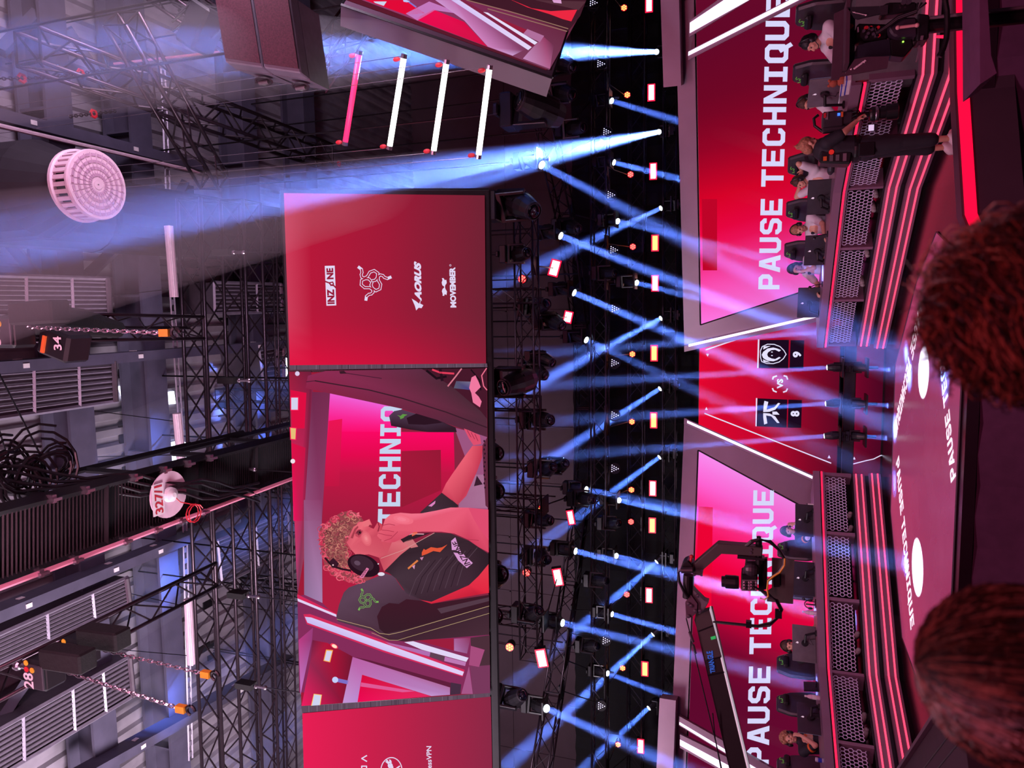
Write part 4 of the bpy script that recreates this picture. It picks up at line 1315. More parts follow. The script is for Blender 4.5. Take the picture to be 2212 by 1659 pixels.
# gaming chair in the picture
art.poly(Z5((512, 1215), (540, 1090), (590, 960), (640, 910), (930, 800), (1010, 760), (1110, 790), (1200, 930), (1400, 1045), (1500, 1078), (2098, 985), (2100, 1400), (1230, 1470), (1050, 1455), (900, 1370), (530, 1262)), [(88, 60, 78), (92, 64, 84), (90, 62, 82), (92, 64, 84), (98, 66, 90), (100, 70, 92), (96, 66, 88), (84, 56, 74), (70, 44, 58), (56, 32, 44), (58, 34, 46), (72, 44, 56), (66, 36, 50), (66, 34, 48), (74, 44, 60), (84, 56, 74)], 9)
art.poly(Z5((935, 1210), (985, 1110), (1060, 1070), (1160, 1080), (1240, 1030), (1400, 1048), (1500, 1080), (2098, 988), (2100, 1100), (1200, 1350), (1020, 1390), (960, 1340)), [(62, 26, 40)] * 8 + [(56, 28, 40)] * 4, 10)
art.poly(Z5((1560, 1130), (2098, 1010), (2098, 1050), (1600, 1180)), (84, 58, 72), 11)
art.line(Z5((518, 1238), (870, 1330), (960, 1385), (1060, 1398), (1180, 1372), (2098, 1102)), 1.1, (190, 160, 120), 12)
art.line(Z5((880, 1380), (1060, 1456), (1150, 1458), (1260, 1424), (2098, 1178)), 1.1, (176, 150, 112), 12)
art.text(font_text('RAZER', .02), Z5((978, 1332))[0], Z5((928, 1330))[0], Z5((976, 1350))[0], 'b0a090', 12) if False else None
art.disc(Z5((978, 770))[0], 7.5, 4, (226, 220, 236), 13)


def snakes(art, c, s, col, bg, layer, rot0=0.0, w=26, squash=1.0):
    """three outlined intertwined snakes"""
    arm = ((1015, 820), (985, 832), (958, 822), (945, 806), (922, 800), (905, 812), (902, 845), (925, 885), (918, 925), (882, 942), (850, 918), (838, 890), (846, 868))
    for ww, cc, ly in ((w, col, layer), (w * .52, bg, layer + 1)):
        for k in range(3):
            a = rot0 + k * 2 * math.pi / 3
            ca, sa = math.cos(a) * s, math.sin(a) * s
            pts = [(c[0] + (x - 845) * ca - (y - 858) * sa, c[1] + ((x - 845) * sa + (y - 858) * ca) * squash) for x, y in arm]
            art.line(pts[(0 if ww == w else 1):], ww * s, cc, ly)
            art.disc(pts[-1], ww * s * .5, ww * s * .5, cc, ly, seg=10)


snakes(art, Z5((822, 1042))[0], .20796 * .72, (120, 176, 84), (84, 66, 78), 13, .35)
# stage wall with light bars in the lower end of the picture
art.poly(Z5((108, 1000), (180, 985), (368, 1070), (512, 1215), (530, 1262), (900, 1370), (1050, 1455), (1230, 1470), (2100, 1400), (2104, 2000), (126, 2000)), (132, 44, 90), 5)
art.poly(Z6((120, 330), (270, 200), (260, 330), (140, 900)), [(186, 60, 130), (150, 60, 120), (150, 60, 120), (196, 120, 200)], 6)
art.poly(Z6((265, 330), (420, 360), (680, 500), (580, 985), (150, 1015), (240, 560)), [(110, 30, 64), (180, 20, 56), (110, 24, 50), (140, 20, 54), (236, 30, 96), (150, 40, 80)], 6)
art.poly(Z6((860, 540), (1720, 780), (1690, 830), (690, 505)), (96, 30, 60), 7)
art.poly(Z5((106, 978), (512, 1180), (512, 1200), (108, 1020)), (214, 40, 90), 7)
art.poly(Z5((108, 1022), (512, 1190), (514, 1216), (112, 1052)), (226, 208, 244), 8)
art.poly(Z6((170, 62), (240, 60), (1845, 640), (1825, 712), (1000, 455), (205, 165)), (214, 44, 92), 8)
art.poly(Z6((185, 88), (250, 95), (1838, 660), (1822, 700), (1000, 436), (212, 150)), [(206, 190, 240), (214, 200, 246), (226, 206, 246), (226, 206, 246), (204, 186, 240), (200, 184, 238)], 9)
art.poly(Z6((1218, 352), (1310, 342), (1886, 515), (1862, 556), (1400, 430)), [(226, 214, 246)] * 5, 9)
art.poly(Z6((1020, 350), (1490, 455), (1480, 502), (1080, 388)), (176, 110, 176), 8)
art.poly(Z6((1490, 456), (1640, 500), (1630, 548), (1482, 502)), (96, 66, 84), 8)
art.poly(Z6((1640, 502), (1860, 560), (1850, 600), (1632, 548)), (190, 120, 180), 8)
art.poly(Z6((1330, 328), (1730, 312), (1735, 440)), (156, 30, 62), 8)
art.poly(Z6((1735, 316), (1906, 306), (1870, 470), (1735, 440)), [(170, 96, 150), (140, 50, 90), (150, 90, 140), (176, 120, 176)], 9)
art.poly(Z6((1906, 306), (2104, 280), (2108, 590), (1990, 600), (2055, 430), (1910, 390)), (76, 46, 58), 8)
art.poly(Z6((1910, 390), (2052, 432), (1995, 610), (1890, 590)), (166, 76, 124), 9)
art.poly(Z6((1900, 600), (2108, 590), (2110, 880), (1930, 890)), (120, 56, 92), 8)
art.poly(Z6((1890, 600), (1930, 890), (1810, 890)), (166, 86, 136), 9)
art.poly(Z6((1700, 770), (1810, 790), (1800, 890), (1695, 900)), (70, 44, 66), 9)
art.poly(Z6((405, 428), (478, 434), (448, 562), (378, 546)), (250, 170, 80), 8)
art.poly(Z6((412, 440), (468, 445), (440, 552), (388, 540)), (214, 208, 236), 9)
art.poly(Z6((278, 888), (362, 898), (345, 1012), (248, 1020)), (250, 200, 120), 8)
art.poly(Z6((284, 896), (352, 906), (338, 1008), (258, 1016)), (206, 210, 240), 9)
art.disc(Z6((490, 392))[0], 9, 4.5, (255, 60, 90), 8, ang=.5)
art.disc(Z6((492, 394))[0], 6, 3.5, (255, 226, 200), 9, ang=.5)
art.poly(Z6((520, 726), (640, 752), (630, 790), (524, 766)), (124, 110, 200), 8)
art.disc(Z6((500, 743))[0], 6.6, 6.6, (196, 206, 250), 9)
art.poly(Z6((682, 506), (1692, 822), (1692, 898), (1500, 912), (780, 690), (732, 975), (578, 984)), [(186, 96, 166), (176, 110, 160), (180, 130, 190), (196, 150, 210), (190, 110, 180), (186, 140, 210), (196, 150, 214)], 8)
art.poly(Z6((780, 690), (1500, 914), (732, 975)), [(212, 10, 58), (226, 40, 96), (240, 8, 84)], 8)
art.poly(Z6((770, 770), (1330, 862), (1200, 872), (764, 812)), (222, 90, 150), 9)
# ---- joints between the panels
J = (96, 74, 92)
for q in (((625, 789), (627, 799), (1053, 793), (1052, 785)), ((651, 1526), (653, 1540), (1059, 1505), (1058, 1497))):
    art.poly(q, J, 17)
    for k in range(60):
        u = rnd.random()
        x = q[0][0] + (q[3][0] - q[0][0]) * u
        y0 = q[0][1] + (q[3][1] - q[0][1]) * u
        y1 = q[1][1] + (q[2][1] - q[1][1]) * u
        art.poly([(x, y0 + .3), (x + 1.3, y0 + .3), (x + 1.3, y1 - .3), (x, y1 - .3)], mix((62, 44, 58), (128, 106, 126), rnd.random()), 18)
# ---- partner marks on the first end panel
WL = (226, 214, 244)
art.poly(Z3((421, 723), (510, 721), (524, 1077), (436, 1080)), WL, 3)
a_, b_, c_, d_ = Z3((510, 1066), (500, 740), (446, 1068), (434, 742))
art.text(font_text('INZ', .05), Z3((510, 1064))[0], Z3((505, 930))[0], Z3((446, 1066))[0], (150, 26, 54), 4)
art.text(font_text('NE', .05), Z3((501, 842))[0], Z3((496, 742))[0], Z3((440, 844))[0], (150, 26, 54), 4)
art.line(Z3((424, 862), (462, 876), (474, 892), (505, 902), (520, 918)), 3.0, (150, 26, 54), 4)
art.line(Z3((462, 874), (492, 868), (500, 888), (474, 900)), 2.6, (150, 26, 54), 4)
snakes(art, Z3((842, 862))[0], .24115, WL, (166, 26, 54), 3, 0.0)
a_, b_, c_ = Z3((1288, 1032), (1280, 690), (1226, 1010))
art.text(font_text('AORUS', .06), Z3((1290, 1040))[0], Z3((1284, 706))[0], Z3((1226, 1010))[0], WL, 3)
art.poly(Z3((1200, 1016), (1240, 1040), (1266, 1062), (1282, 1020), (1276, 1060), (1304, 1075), (1288, 1102), (1262, 1098), (1240, 1122), (1228, 1080)), WL, 3)
art.text(font_text('MOVEMBER', .05), Z3((1600, 1096))[0], Z3((1590, 734))[0], Z3((1546, 1096))[0], WL, 3)
art.poly(Z3((1470, 834), (1484, 832), (1496, 850), (1510, 848), (1514, 876), (1500, 898), (1498, 914), (1502, 930), (1516, 952), (1512, 984), (1496, 976), (1490, 992), (1476, 990), (1478, 976), (1470, 950), (1476, 930), (1490, 918), (1490, 908), (1474, 896), (1468, 872), (1476, 850)), WL, 3)
art.disc(Z3((1546, 718))[0], 2.2, 2.2, WL, 3, seg=12)
art.disc(Z3((1546, 718))[0], 1.4, 1.4, (140, 28, 54), 4, seg=12)
# ---- partner marks on the last end panel
art.line(Z6((772, 1592), (790, 1560), (830, 1530), (800, 1590)), 3, WL, 3) if False else None
art.line(Z6((828, 1530), (776, 1560), (828, 1590)), 2.6, WL, 3)
art.line(Z6((776, 1720), (776, 1640), (826, 1640), (826, 1720)), 2.6, WL, 3)
art.disc(Z6((1085, 1690))[0], 24, 30, WL, 3, seg=36)
art.disc(Z6((1085, 1690))[0], 22, 28, (190, 32, 72), 4, seg=36)
art.line(Z6((1000, 1760), (1170, 1640)), 3, WL, 5)
art.text(font_text('at', .06), Z6((1110, 1665))[0], Z6((1080, 1572))[0], Z6((1040, 1665))[0], WL, 5)
art.text(font_text('ressVPN', .02), Z6((1504, 1690))[0], Z6((1500, 1432))[0], Z6((1452, 1690))[0], WL, 3)
art.build('led_picture', t)
# suspension wires with turnbuckles up to the truss
for i, (a, b) in enumerate((((497, 545), (607, 545)), ((508, 822), (622, 822)), ((520, 1012), (634, 1020)), ((528, 1286), (646, 1300)), ((545, 1482), (652, 1496)))):
    A, B = at_y(*a, 9.0), on(b, -.1)
    w = thing('turnbuckle_wire', 'black wire with shiny turnbuckle from truss to big screen, %s from top of photo' % ORD[i], 'rigging', B, 'turnbuckle wires')
    MB().tube(A + (A - B) * .12, B, .010, 6).build('wire', M_BLACK, w)
    m_ = A.lerp(B, .18)
    d = (B - A).normalized()
    MB().cone(m_ - d * .11, m_ + d * .11, .022, .022, 8).ball(m_ - d * .14, .035).ball(m_ + d * .14, .035).build('turnbuckle', M_CHROME, w)
    MB().box(A + V((0, 0, .12)), (.09, .16, .30)).build('sling', M_MATTE, w)

# ================================================================ ANGLED SCREEN NEAR THE TOP EDGE
th, ta = R(43), R(28)
nh = V((math.sin(th), -math.cos(th), 0))
hh = V((math.cos(th), math.sin(th), 0))
D2 = V((0, 0, -math.cos(ta))) - nh * math.sin(ta)
N2 = nh * math.cos(ta) - V((0, 0, math.sin(ta)))
A0 = at_y(1193, 168, 9.7)
t = thing('tilted_led_screen', 'tilted hanging LED screen cut by the top edge of the photo, showing a chair', 'LED screen', A0)
MB().prism([A0, A0 + hh * 4.8, A0 + hh * 4.8 - D2 * 2.9, A0 - D2 * 2.9], -N2 * .30).build('cabinet', M_PANELD, t)
art = Art(A0 + N2 * .003, N2)
Z7 = zoom(560, 0, .31646)
art.poly(Z7((-200, -280), (1960, 480), (2330, -600), (400, -1200)), (90, 26, 44), 1, True)
art.poly(Z7((700, 0), (640, -40), (900, -400), (1400, -300), (2240, -50), (2190, 100), (1980, 478)), [(150, 60, 110), (150, 60, 110), (100, 30, 60), (90, 26, 44), (86, 26, 42), (90, 24, 44), (120, 60, 90)], 2)
art.poly(Z7((720, 0), (1000, 0), (1130, 90), (1000, 100)), (226, 10, 56), 3)
art.poly(Z7((1000, 92), (1160, 10), (1400, 100), (1200, 70), (1080, 140)), (196, 120, 190), 3)
art.poly(Z7((1190, 66), (1400, 150), (1560, 320), (1060, 130)), [(236, 14, 80), (220, 10, 70), (206, 20, 70), (236, 8, 80)], 3)
art.poly(Z7((1200, 0), (1320, 0), (1840, 330), (1800, 345), (1730, 380), (1560, 318), (1400, 140)), [(206, 150, 210), (190, 110, 170), (120, 60, 90), (130, 60, 100), (206, 160, 214), (206, 130, 190), (206, 140, 200)], 4)
art.poly(Z7((1310, 0), (1370, 0), (1860, 322), (1836, 342)), [(210, 190, 244), (220, 204, 248), (230, 214, 248), (230, 214, 248)], 5)
art.poly(Z7((1365, 0), (1400, 0), (1900, 296), (1860, 318)), (128, 34, 68), 5)
art.poly(Z7((1530, 82), (1560, 86), (1900, 290), (1880, 306)), (230, 222, 250), 6)
art.poly(Z7((1560, 90), (1830, 205), (1840, 240), (1740, 196)), (150, 30, 60), 5)
art.poly(Z7((1830, 198), (1945, 245), (1915, 288), (1800, 232)), (176, 110, 156), 6)
art.poly(Z7((1860, 330), (1940, 250), (2010, 310), (1985, 470), (1800, 400)), [(150, 70, 110), (150, 60, 100), (110, 50, 80), (176, 96, 140), (196, 140, 190)], 5)
art.poly(Z7((780, 10), (870, 10), (850, 40), (790, 20)), (206, 210, 236), 4)
art.poly(Z7((980, -8), (1030, 8), (1010, 16), (985, 12)), (190, 200, 250), 5)
art.line(Z7((1020, 12), (1070, 48)), 3, (130, 120, 210), 4)
art.poly(Z7((1410, 0), (1700, -60), (2240, -20), (2190, 110), (2110, 212), (1700, 70)), (64, 26, 40), 6)
art.line(Z7((1415, 0), (1750, 90), (2108, 196)), 2, (150, 110, 96), 7)
art.line(Z7((1560, 60), (2100, 214)), 2, (150, 110, 96), 7)
art.poly(Z7((1880, 0), (2230, 10), (2180, 70), (2100, 50)), (84, 46, 58), 7)
art.poly(Z7((1700, -10), (1860, 56), (1990, 76), (2170, 66), (2130, 146), (2070, 130), (1980, 96), (1830, 50)), (236, 40, 66), 8)
art.poly(Z7((2000, 0), (2060, 0), (2064, 24), (2010, 18)), (220, 160, 210), 9)
art.build('led_picture', t)
mb = MB()
for a, b in ((A0, A0 + hh * 4.8), (A0, A0 - D2 * 2.9), (A0 - D2 * 2.9, A0 + hh * 4.8 - D2 * 2.9)):
    mb.tube(a, b, .02, 4)
mb.build('bezel', M_BLACK, t)
for s_ in (.4, 1.6):
    p = A0 + hh * s_ - D2 * 2.8 - N2 * .15
    tag(MB().tube(p, (p.x, p.y, 14.02), .012, 6).build('hanging_wire', M_BLACK), 'black wire holding the tilted screen, %s its inner edge' % ('close to' if s_ < 1 else 'further from'), 'wire', 'tilted screen wires')
# ================================================================ ROOF SERVICES
M_DUCT = mat('dark_duct', '1e1820', 0.6)
M_PINKW = mat('pale_pink_enamel', 'd9bccb', 0.45, var=.05)
M_LOUV = mat('grey_louvre', '4c444e', 0.5, .2)
M_RAIL = mat('pale_rail', '8f8796', 0.45, .4)


def louvre(q, divs, n, label, z=12.9):
    """slatted roof vent: q = four photo corners, slats run with the depth of the hall"""
    a, b, c, d = [at_z(*p, z) for p in q]
    t = thing('louvred_vent', label, 'vent', (a + b + c + d) / 4)
    fr = MB()
    for p, r_ in ((a, b), (b, c), (c, d), (d, a)):
        fr.cone(p, r_, .035, .035, 4)
    fr.build('frame', M_RAIL, t)
    for u in divs:
        MB().cone(a.lerp(b, u), d.lerp(c, u), .03, .03, 4).build('crossbar', M_RAIL, t)
    sl = MB()
    for i in range(1, n):
        v = i / n
        sl.cone(a.lerp(d, v), b.lerp(c, v), .012, .012, 4)
    sl.build('slat', M_RAIL, t)
    MB().prism([p + V((0, 0, .04)) for p in (a, b, c, d)], (0, 0, 1.05)).build('housing', M_LOUV, t)
    MB().cone(b + V((0, -.05, -.02)), c + V((0, -.05, -.02)), .05, .05, 8).build('end_tube', M_CHROME, t)
    return t


louvre(((-30, 594), (236, 602), (241, 684), (-30, 691)), (.29, .66), 9, 'grey louvred roof vent between the beams, above the numbered hoist with a chain')
louvre(((-30, 798), (249, 780), (253, 867), (-30, 908)), (.33, .68), 8, 'grey louvred roof vent beside the two bright skylights')
louvre(((-40, 1388), (276, 1247), (283, 1300), (-40, 1450)), (.4, .72), 7, 'grey louvred roof vent partly hidden behind the truss with two hoists')
louvre(((-40, 1598), (283, 1417), (291, 1502), (-40, 1700)), (.24, .56, .78), 9, 'grey louvred roof vent lit along its lower rail under the two hoists')
louvre(((462, 610), (608, 614), (610, 673), (464, 678)), (.6,), 8, 'grey louvred vent behind the truss pair just above the sponsor end of the big screen')
louvre(((560, 757), (614, 748), (614, 818), (568, 823)), (.7,), 7, 'small grey louvred vent with a daylight spot right above the first panel joint')
louvre(((470, 1168), (624, 1104), (628, 1190), (480, 1262)), (.5,), 10, 'grey louvred vent behind the trusses above the player picture')


def cable_tray(a, b, z, h, label, squares, m=None):
    A, B = at_z(*a, z), at_z(*b, z)
    t = thing('roof_purlin', label, 'beam', (A + B) / 2)
    MB().prism([A + V((-.09, 0, 0)), A + V((.09, 0, 0)), A + V((.09, 0, h)), A + V((-.09, 0, h))], B - A).build('web', m or M_STEEL, t)
    s = MB()
    for u in squares:
        p = A.lerp(B, u)
        s.box(p + V((0, 0, -.008)), (.07, .10, .012)).box(p + V((.10 if p.x < 0 else -.10, 0, h * .5)), (.01, .1, .08))
    s.build('label_plate', M_WHITE, t)
    return t


cable_tray((-40, 236), (440, 360), 12.86, .3, 'blue grey roof purlin with white plates passing over the white diffuser', (.18, .62))
p, q = at_z(-40, 262, 12.83), at_z(430, 372, 12.83)
tag(MB().tube(p, q, .035, 8).build('conduit_pipe', M_PINKW), 'pale pink conduit pipe under the purlin above the white diffuser', 'pipe')
cable_tray((-40, 798), (640, 742), 12.84, .34, 'blue grey roof purlin with white plates above the chain of the numbered hoist', (.09, .38, .82))
cable_tray((-40, 1350), (520, 1120), 12.84, .34, 'blue grey roof purlin with white plates between the catwalk and the two hoists', (.13, .42, .6))
cable_tray((190, 1680), (640, 1424), 12.82, .36, 'blue grey roof purlin near the bottom corner below the orange hook', (.2, .66))
# long fluorescent battens
for a, b, lb in (((364, 488), (376, 642), 'pale pink tubular light batten hanging beside the chain hook'), ((406, 1294), (414, 1434), 'pale pink tubular light batten near the twin trusses at the lower end'), ((382, 893), (392, 1000), 'pale pink light batten against the bright skylight')):
    A, B = at_z(*a, 11.9), at_z(*b, 11.9)
    t = thing('light_batten', lb, 'ceiling light', (A + B) / 2, 'ceiling light battens')
    MB().tube(A, B, .075, 10).build('body', M_PINKW, t)
    d_ = (B - A).normalized()
    MB().tube(A + V((0, -.05, -.06)), B + V((0, -.05, -.06)), .02, 6).build('tube', mat('unlit_tube', 'efd6e4', .3), t)
    MB().tube(A + d_ * .15, (A.x, A.y, 14.02), .008, 4).tube(B - d_ * .15, (B.x, B.y, 14.02), .008, 4).build('wire', M_BLACK, t)
for a, b, lb in (((352, 150), (372, 640), 'first'), ((372, 640), (396, 1010), 'second'), ((396, 1010), (412, 1640), 'third')):
    A, B = at_z(*a, 13.1), at_z(*b, 13.1)
    mb = MB().tube(A + V((0, -.05, 0)), B + V((0, -.05, 0)), .02, 4).tube(A + V((0, .05, 0)), B + V((0, .05, 0)), .02, 4)
    n_ = int((B - A).length / .22)
    for i in range(n_):
        mb.box(A.lerp(B, (i + .5) / n_), (.1, .12, .015))
    tag(mb.build('ladder_rack', M_RAIL), 'thin perforated cable rack under the roof, %s length from top of photo' % lb, 'cable rack', 'cable rack lengths')

# ---- round air diffuser on its duct
c = at_z(212, 399, 10.0)
t = thing('air_diffuser', 'round white slotted air diffuser drum at the end of a dark duct', 'air diffuser', c)
MB().lathe([(.42, 0), (.43, .02), (.43, .05), (.42, .06)], c, seg=40).build('face_plate', M_PINKW, t)
sl = MB()
for k in range(26):
    a = k * 2 * math.pi / 26
    e = V((math.cos(a), math.sin(a), 0))
    sl.box(c + e * .24 + V((0, 0, -.002)), (.30, .006, .004), Quaternion((0, 0, 1), a))
    for rr in (.12, .2, .28, .36):
        sl.box(c + V((math.cos(a + .12), math.sin(a + .12), 0)) * rr + V((0, 0, -.004)), (.035, .05 * rr / .3, .006), Quaternion((0, 0, 1), a + .12))
sl.build('slot', mat('slot_shade', 'b58fa8', .6), t)
MB().lathe([(.06, -.006), (.06, .002), (.01, .002), (.01, -.006)], c, seg=20).build('hub', M_PINKW, t)
rb = MB()
for k in range(30):
    a = k * 2 * math.pi / 30
    rb.box(c + V((math.cos(a) * .405, math.sin(a) * .405, .16)), (.035, .05, .20), Quaternion((0, 0, 1), a))
rb.build('side_rib', M_PINKW, t)
MB().lathe([(.43, .25), (.45, .26), (.45, .30), (.40, .31)], c, seg=40).build('upper_ring', M_PINKW, t)
MB().lathe([(.38, .06), (.38, .30)], c, seg=30).build('core', M_BLACK, t)
d0 = V((c.x + .05, c.y, 10.3))
t2 = thing('air_duct', 'big dark air duct dropping from the roof to the white diffuser', 'duct', d0)
MB().lathe([(.36, 10.3), (.42, 10.45), (.62, 10.9), (.66, 14.02)], (c.x, c.y, 0), seg=24).build('drop', M_DUCT, t2)
a, b = at_z(60, 420, 12.6), at_z(575, 480, 12.6)
MB().cone((c.x, c.y, 12.7), (c.x + .3, 20, 12.7), .62, .62, 20).build('run', M_DUCT, t2)
MB().lathe([(.63, 0), (.68, .02), (.68, .08), (.63, .1)], (c.x + .1, c.y + 2.2, 12.7), V((0, 1, 0)).to_track_quat('Z', 'Y'), seg=20).build('flange', M_BLACK, t2)

# ---- slatted catwalk tray with detector disc
z = 9.4
tl, tr2, br2, bl2 = [at_z(*p, z) for p in ((-40, 1112), (640, 938), (640, 1026), (-40, 1277))]
t = thing('slatted_catwalk', 'long black slatted catwalk tray seen from below, with a pink pipe along its edge', 'catwalk', (tl + br2) / 2)
fr = MB()
for p, q in ((tl, tr2), (tr2, br2), (br2, bl2), (bl2, tl)):
    fr.cone(p, q, .07, .07, 4)
for u in (.28, .56, .8):
    fr.cone(tl.lerp(tr2, u), bl2.lerp(br2, u), .05, .05, 4)
fr.build('frame', M_BLACK, t)
sl = MB()
for i in range(110):
    u = (i + .5) / 110
    sl.cone(tl.lerp(tr2, u), bl2.lerp(br2, u), .024, .024, 4)
sl.build('slat', M_BLACK, t)
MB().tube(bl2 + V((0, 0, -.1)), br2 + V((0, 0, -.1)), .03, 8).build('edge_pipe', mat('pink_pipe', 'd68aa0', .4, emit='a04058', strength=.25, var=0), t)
for u in (.12, .2, .33, .42, .5, .58):
    for e, v in ((tl.lerp(tr2, u), .12), (bl2.lerp(br2, u), -.12)):
        MB().box(e + V((0, v * .6, -.08)), (.09, .05, .09)).box(e + V((0, v * .6, -.15)), (.03, .10, .05)).build('clip', M_CHROME, t)
for u, s in ((.15, .9), (.38, .9), (.62, .7), (.85, .8)):
    p = tl.lerp(tr2, u)
    MB().cone(p, p + V((.0, 0, s)), .04, .04, 4).cone(p + V((0, 0, s)), p + V((0, 3.0, s)), .04, .04, 4).build('rail_post', M_BLACK, t)
c = at_z(365, 1068, z - .12)
d_ = thing('smoke_detector', 'pale pink round detector plate marked with red numbers under the slatted catwalk', 'smoke detector', c)
MB().lathe([(.30, 0), (.30, .015), (.02, .015), (.02, 0)], c, seg=32).build('plate', M_PINKW, d_)
MB().lathe([(.03, -.09), (.09, -.06), (.10, 0), (.02, 0)], c, seg=20).build('sensor', M_WHITE, d_)
MB().box(c + V((-.02, -.19, -.012)), (.40, .18, .006)).build('number_card', M_WHITE, d_)
mb = MB()
for f in font_text('327/1', .02):
    mb.poly([c + V((-.20 + a_ * .36, -.12 - b_ * .13, -.018)) for a_, b_ in f])
mb.build('lettering', mat('red_ink', 'b02030', .6), d_)
w_ = [c + V((.12 * math.cos(k * .6) - .3, .12 * math.sin(k * .6) + .25, -.1 - .004 * k)) for k in range(24)]
MB().path([c + V((0, 0, -.05)), c + V((-.12, .1, -.08))] + w_, .008, 5).build('red_cable', M_RED, d_)
# cable bundle lying over the tray
rnd = random.Random(11)
t = thing('cable_bundle', 'tangled coil of black cables lying over the slatted catwalk', 'cables', at_z(60, 1020, 9.9))
for k in range(10):
    c0, rr = at_z(rnd.uniform(-20, 150), rnd.uniform(1000, 1062), 9.8), rnd.uniform(.12, .3)
    e1, e2 = V((rnd.uniform(.7, 1), 0, rnd.uniform(-.5, .5))), V((0, rnd.uniform(.6, 1), rnd.uniform(-.3, .3)))
    MB().path([c0 + (e1 * math.cos(j * .45) + e2 * math.sin(j * .45)) * rr * (1 + .02 * j) for j in range(30)], .016, 5).build('coil', M_BLACKP, t)
for k in range(4):
    A, B = at_z(-30, 1010 + k * 12, 9.8), at_z(560, 1050 + k * 9, 9.3)
    MB().path([A.lerp(B, j / 12) + V((.05 * math.sin(j * 1.7 + k), 0, -.25 * math.sin(j / 12 * math.pi))) for j in range(13)], .02, 5).build('cable', M_BLACKP, t)
for k, (a, b) in enumerate((((-10, 790), (96, 1000)), ((-10, 900), (30, 1035)))):
    tag(MB().tube(at_z(*a, 12.5), at_z(*b, 9.9), .012, 5).build('hanging_wire', M_BLACK), 'thin black wire dropping to the cable tangle, %s the roof vent' % ('crossing' if k == 0 else 'missing'), 'wire', 'cable tangle wires')


# ---- chain hoists
def chain(mb, a, b, step=.055, r=.0075, rr=.018):
    a, b = V(a), V(b)
    d = b - a
    n = int(d.length / step)
    q = d.to_track_quat('Z', 'Y')
    for i in range(n):
        c = a + d * ((i + .5) / n)
        qq = q @ Quaternion((0, 0, 1), math.pi / 2 * (i % 2))
        pts = [c + qq @ V((rr * math.cos(t), 0, step * .68 * math.sin(t))) for t in [k * math.pi / 4 for k in range(9)]]
        mb.path(pts, r, 4)
    return mb


def hoist(px, num, bagdir, hook_px, label, z=9.5, size=.78):
    c = at_z(*px, z)
    t = thing('chain_hoist', label, 'chain hoist', c)
    MB().box(c, (.42 * size, .34 * size, .40 * size)).build('motor_body', M_BLACKP, t, bevel=.03)
    MB().box(c + V((0, -.18 * size, -.02)), (.34 * size, .03, .34 * size)).build('cover', M_DGREY, t, bevel=.008)
    mb = MB()
    for f in font_text(num, .02):
        mb.poly([c + V((-.13 + a * .17, -.2 * size, -.02 + b * .14)) for a, b in f])
    mb.build('number', M_WHITE, t)
    for k, m in enumerate((M_RED, M_YEL, M_YEL)):
        MB().lathe([(.002, 0), (.03, .001), (.03, .008), (.002, .008)], c + V((.08 + .07 * (k % 2), -.2 * size, .06 - .08 * (k // 2))), V((0, -1, 0)).to_track_quat('Z', 'Y'), seg=12).build('sticker', m, t)
    MB().tube(c + V((0, 0, .2)), c + V((0, 0, .38)), .03).ball(c + V((0, 0, .4)), .06).build('top_hook', M_CHROME, t)
    b = c + V(bagdir) * .8
    MB().prism([b + V((-.11, -.11, .1)), b + V((.11, -.11, .1)), b + V((.11, .11, .1)), b + V((-.11, .11, .1))], (.02, .0, -.58)).build('chain_bag', M_MATTE, t, bevel=.02)
    h = at_z(*hook_px, z - 1.9)
    h = V((c.x, c.y, h.z)) if False else at_y(hook_px[0], hook_px[1], c.y + .15)
    chain(MB(), c + V((.04, 0, -.2)), h + V((0, 0, .1))).build('chain', M_CHROME, t)
    k = MB().box(h + V((0, 0, .06)), (.07, .06, .11)).build('hook_block', mat('orange_yellow_hook', 'dc8a1c', .5), t)
    MB().path([h + V((.05 * math.sin(a), 0, -.06 - .05 * math.cos(a))) for a in [j * .45 for j in range(11)]], .016, 6).build('hook', M_BLACK, t)
    return t


hoist((30, 716), '34', (.22, -.1, -.35), (368, 719), 'black chain hoist marked 34 with a chain ending in an orange hook', 9.3)
hoist((176, 1402), '22', (.25, -.05, -.25), (455, 1458), 'black chain hoist marked 22 hanging on the truss below the vents', 9.3)
hoist((98, 1448), '28', (.25, -.05, -.25), (402, 1533), 'black chain hoist marked 28 nearest the corner with an orange yellow hook', 9.3)
p = at_z(140, 742, 9.0)
t = thing('slung_motor', 'black angled motor box with orange stripe beside the numbered hoist', 'chain hoist', p)
MB().box(p, (.3, .3, .42), Quaternion((0, 1, 0), .3)).build('body', M_BLACKP, t, bevel=.03)
MB().box(p + V((0, -.16, .1)), (.18, .02, .04), Quaternion((0, 1, 0), .3)).build('stripe', M_ORANGE, t)
mb = MB()
for f in font_text('34', .02):
    mb.poly([p + V((-.06 + a * .14, -.17, -.16 + b * .11)) for a, b in f])
mb.build('number', M_WHITE, t)
q = at_z(120, 708, 9.4)
tag(MB().path([at_z(40, 700, 9.5), at_z(100, 690, 9.4), at_z(180, 698, 9.3), at_z(255, 712, 9.4)], [.12, .16, .16, .10], 10).build('cable_sock', M_MATTE), 'sagging black cloth sock along the ladder truss beside the numbered hoist', 'cable sock')
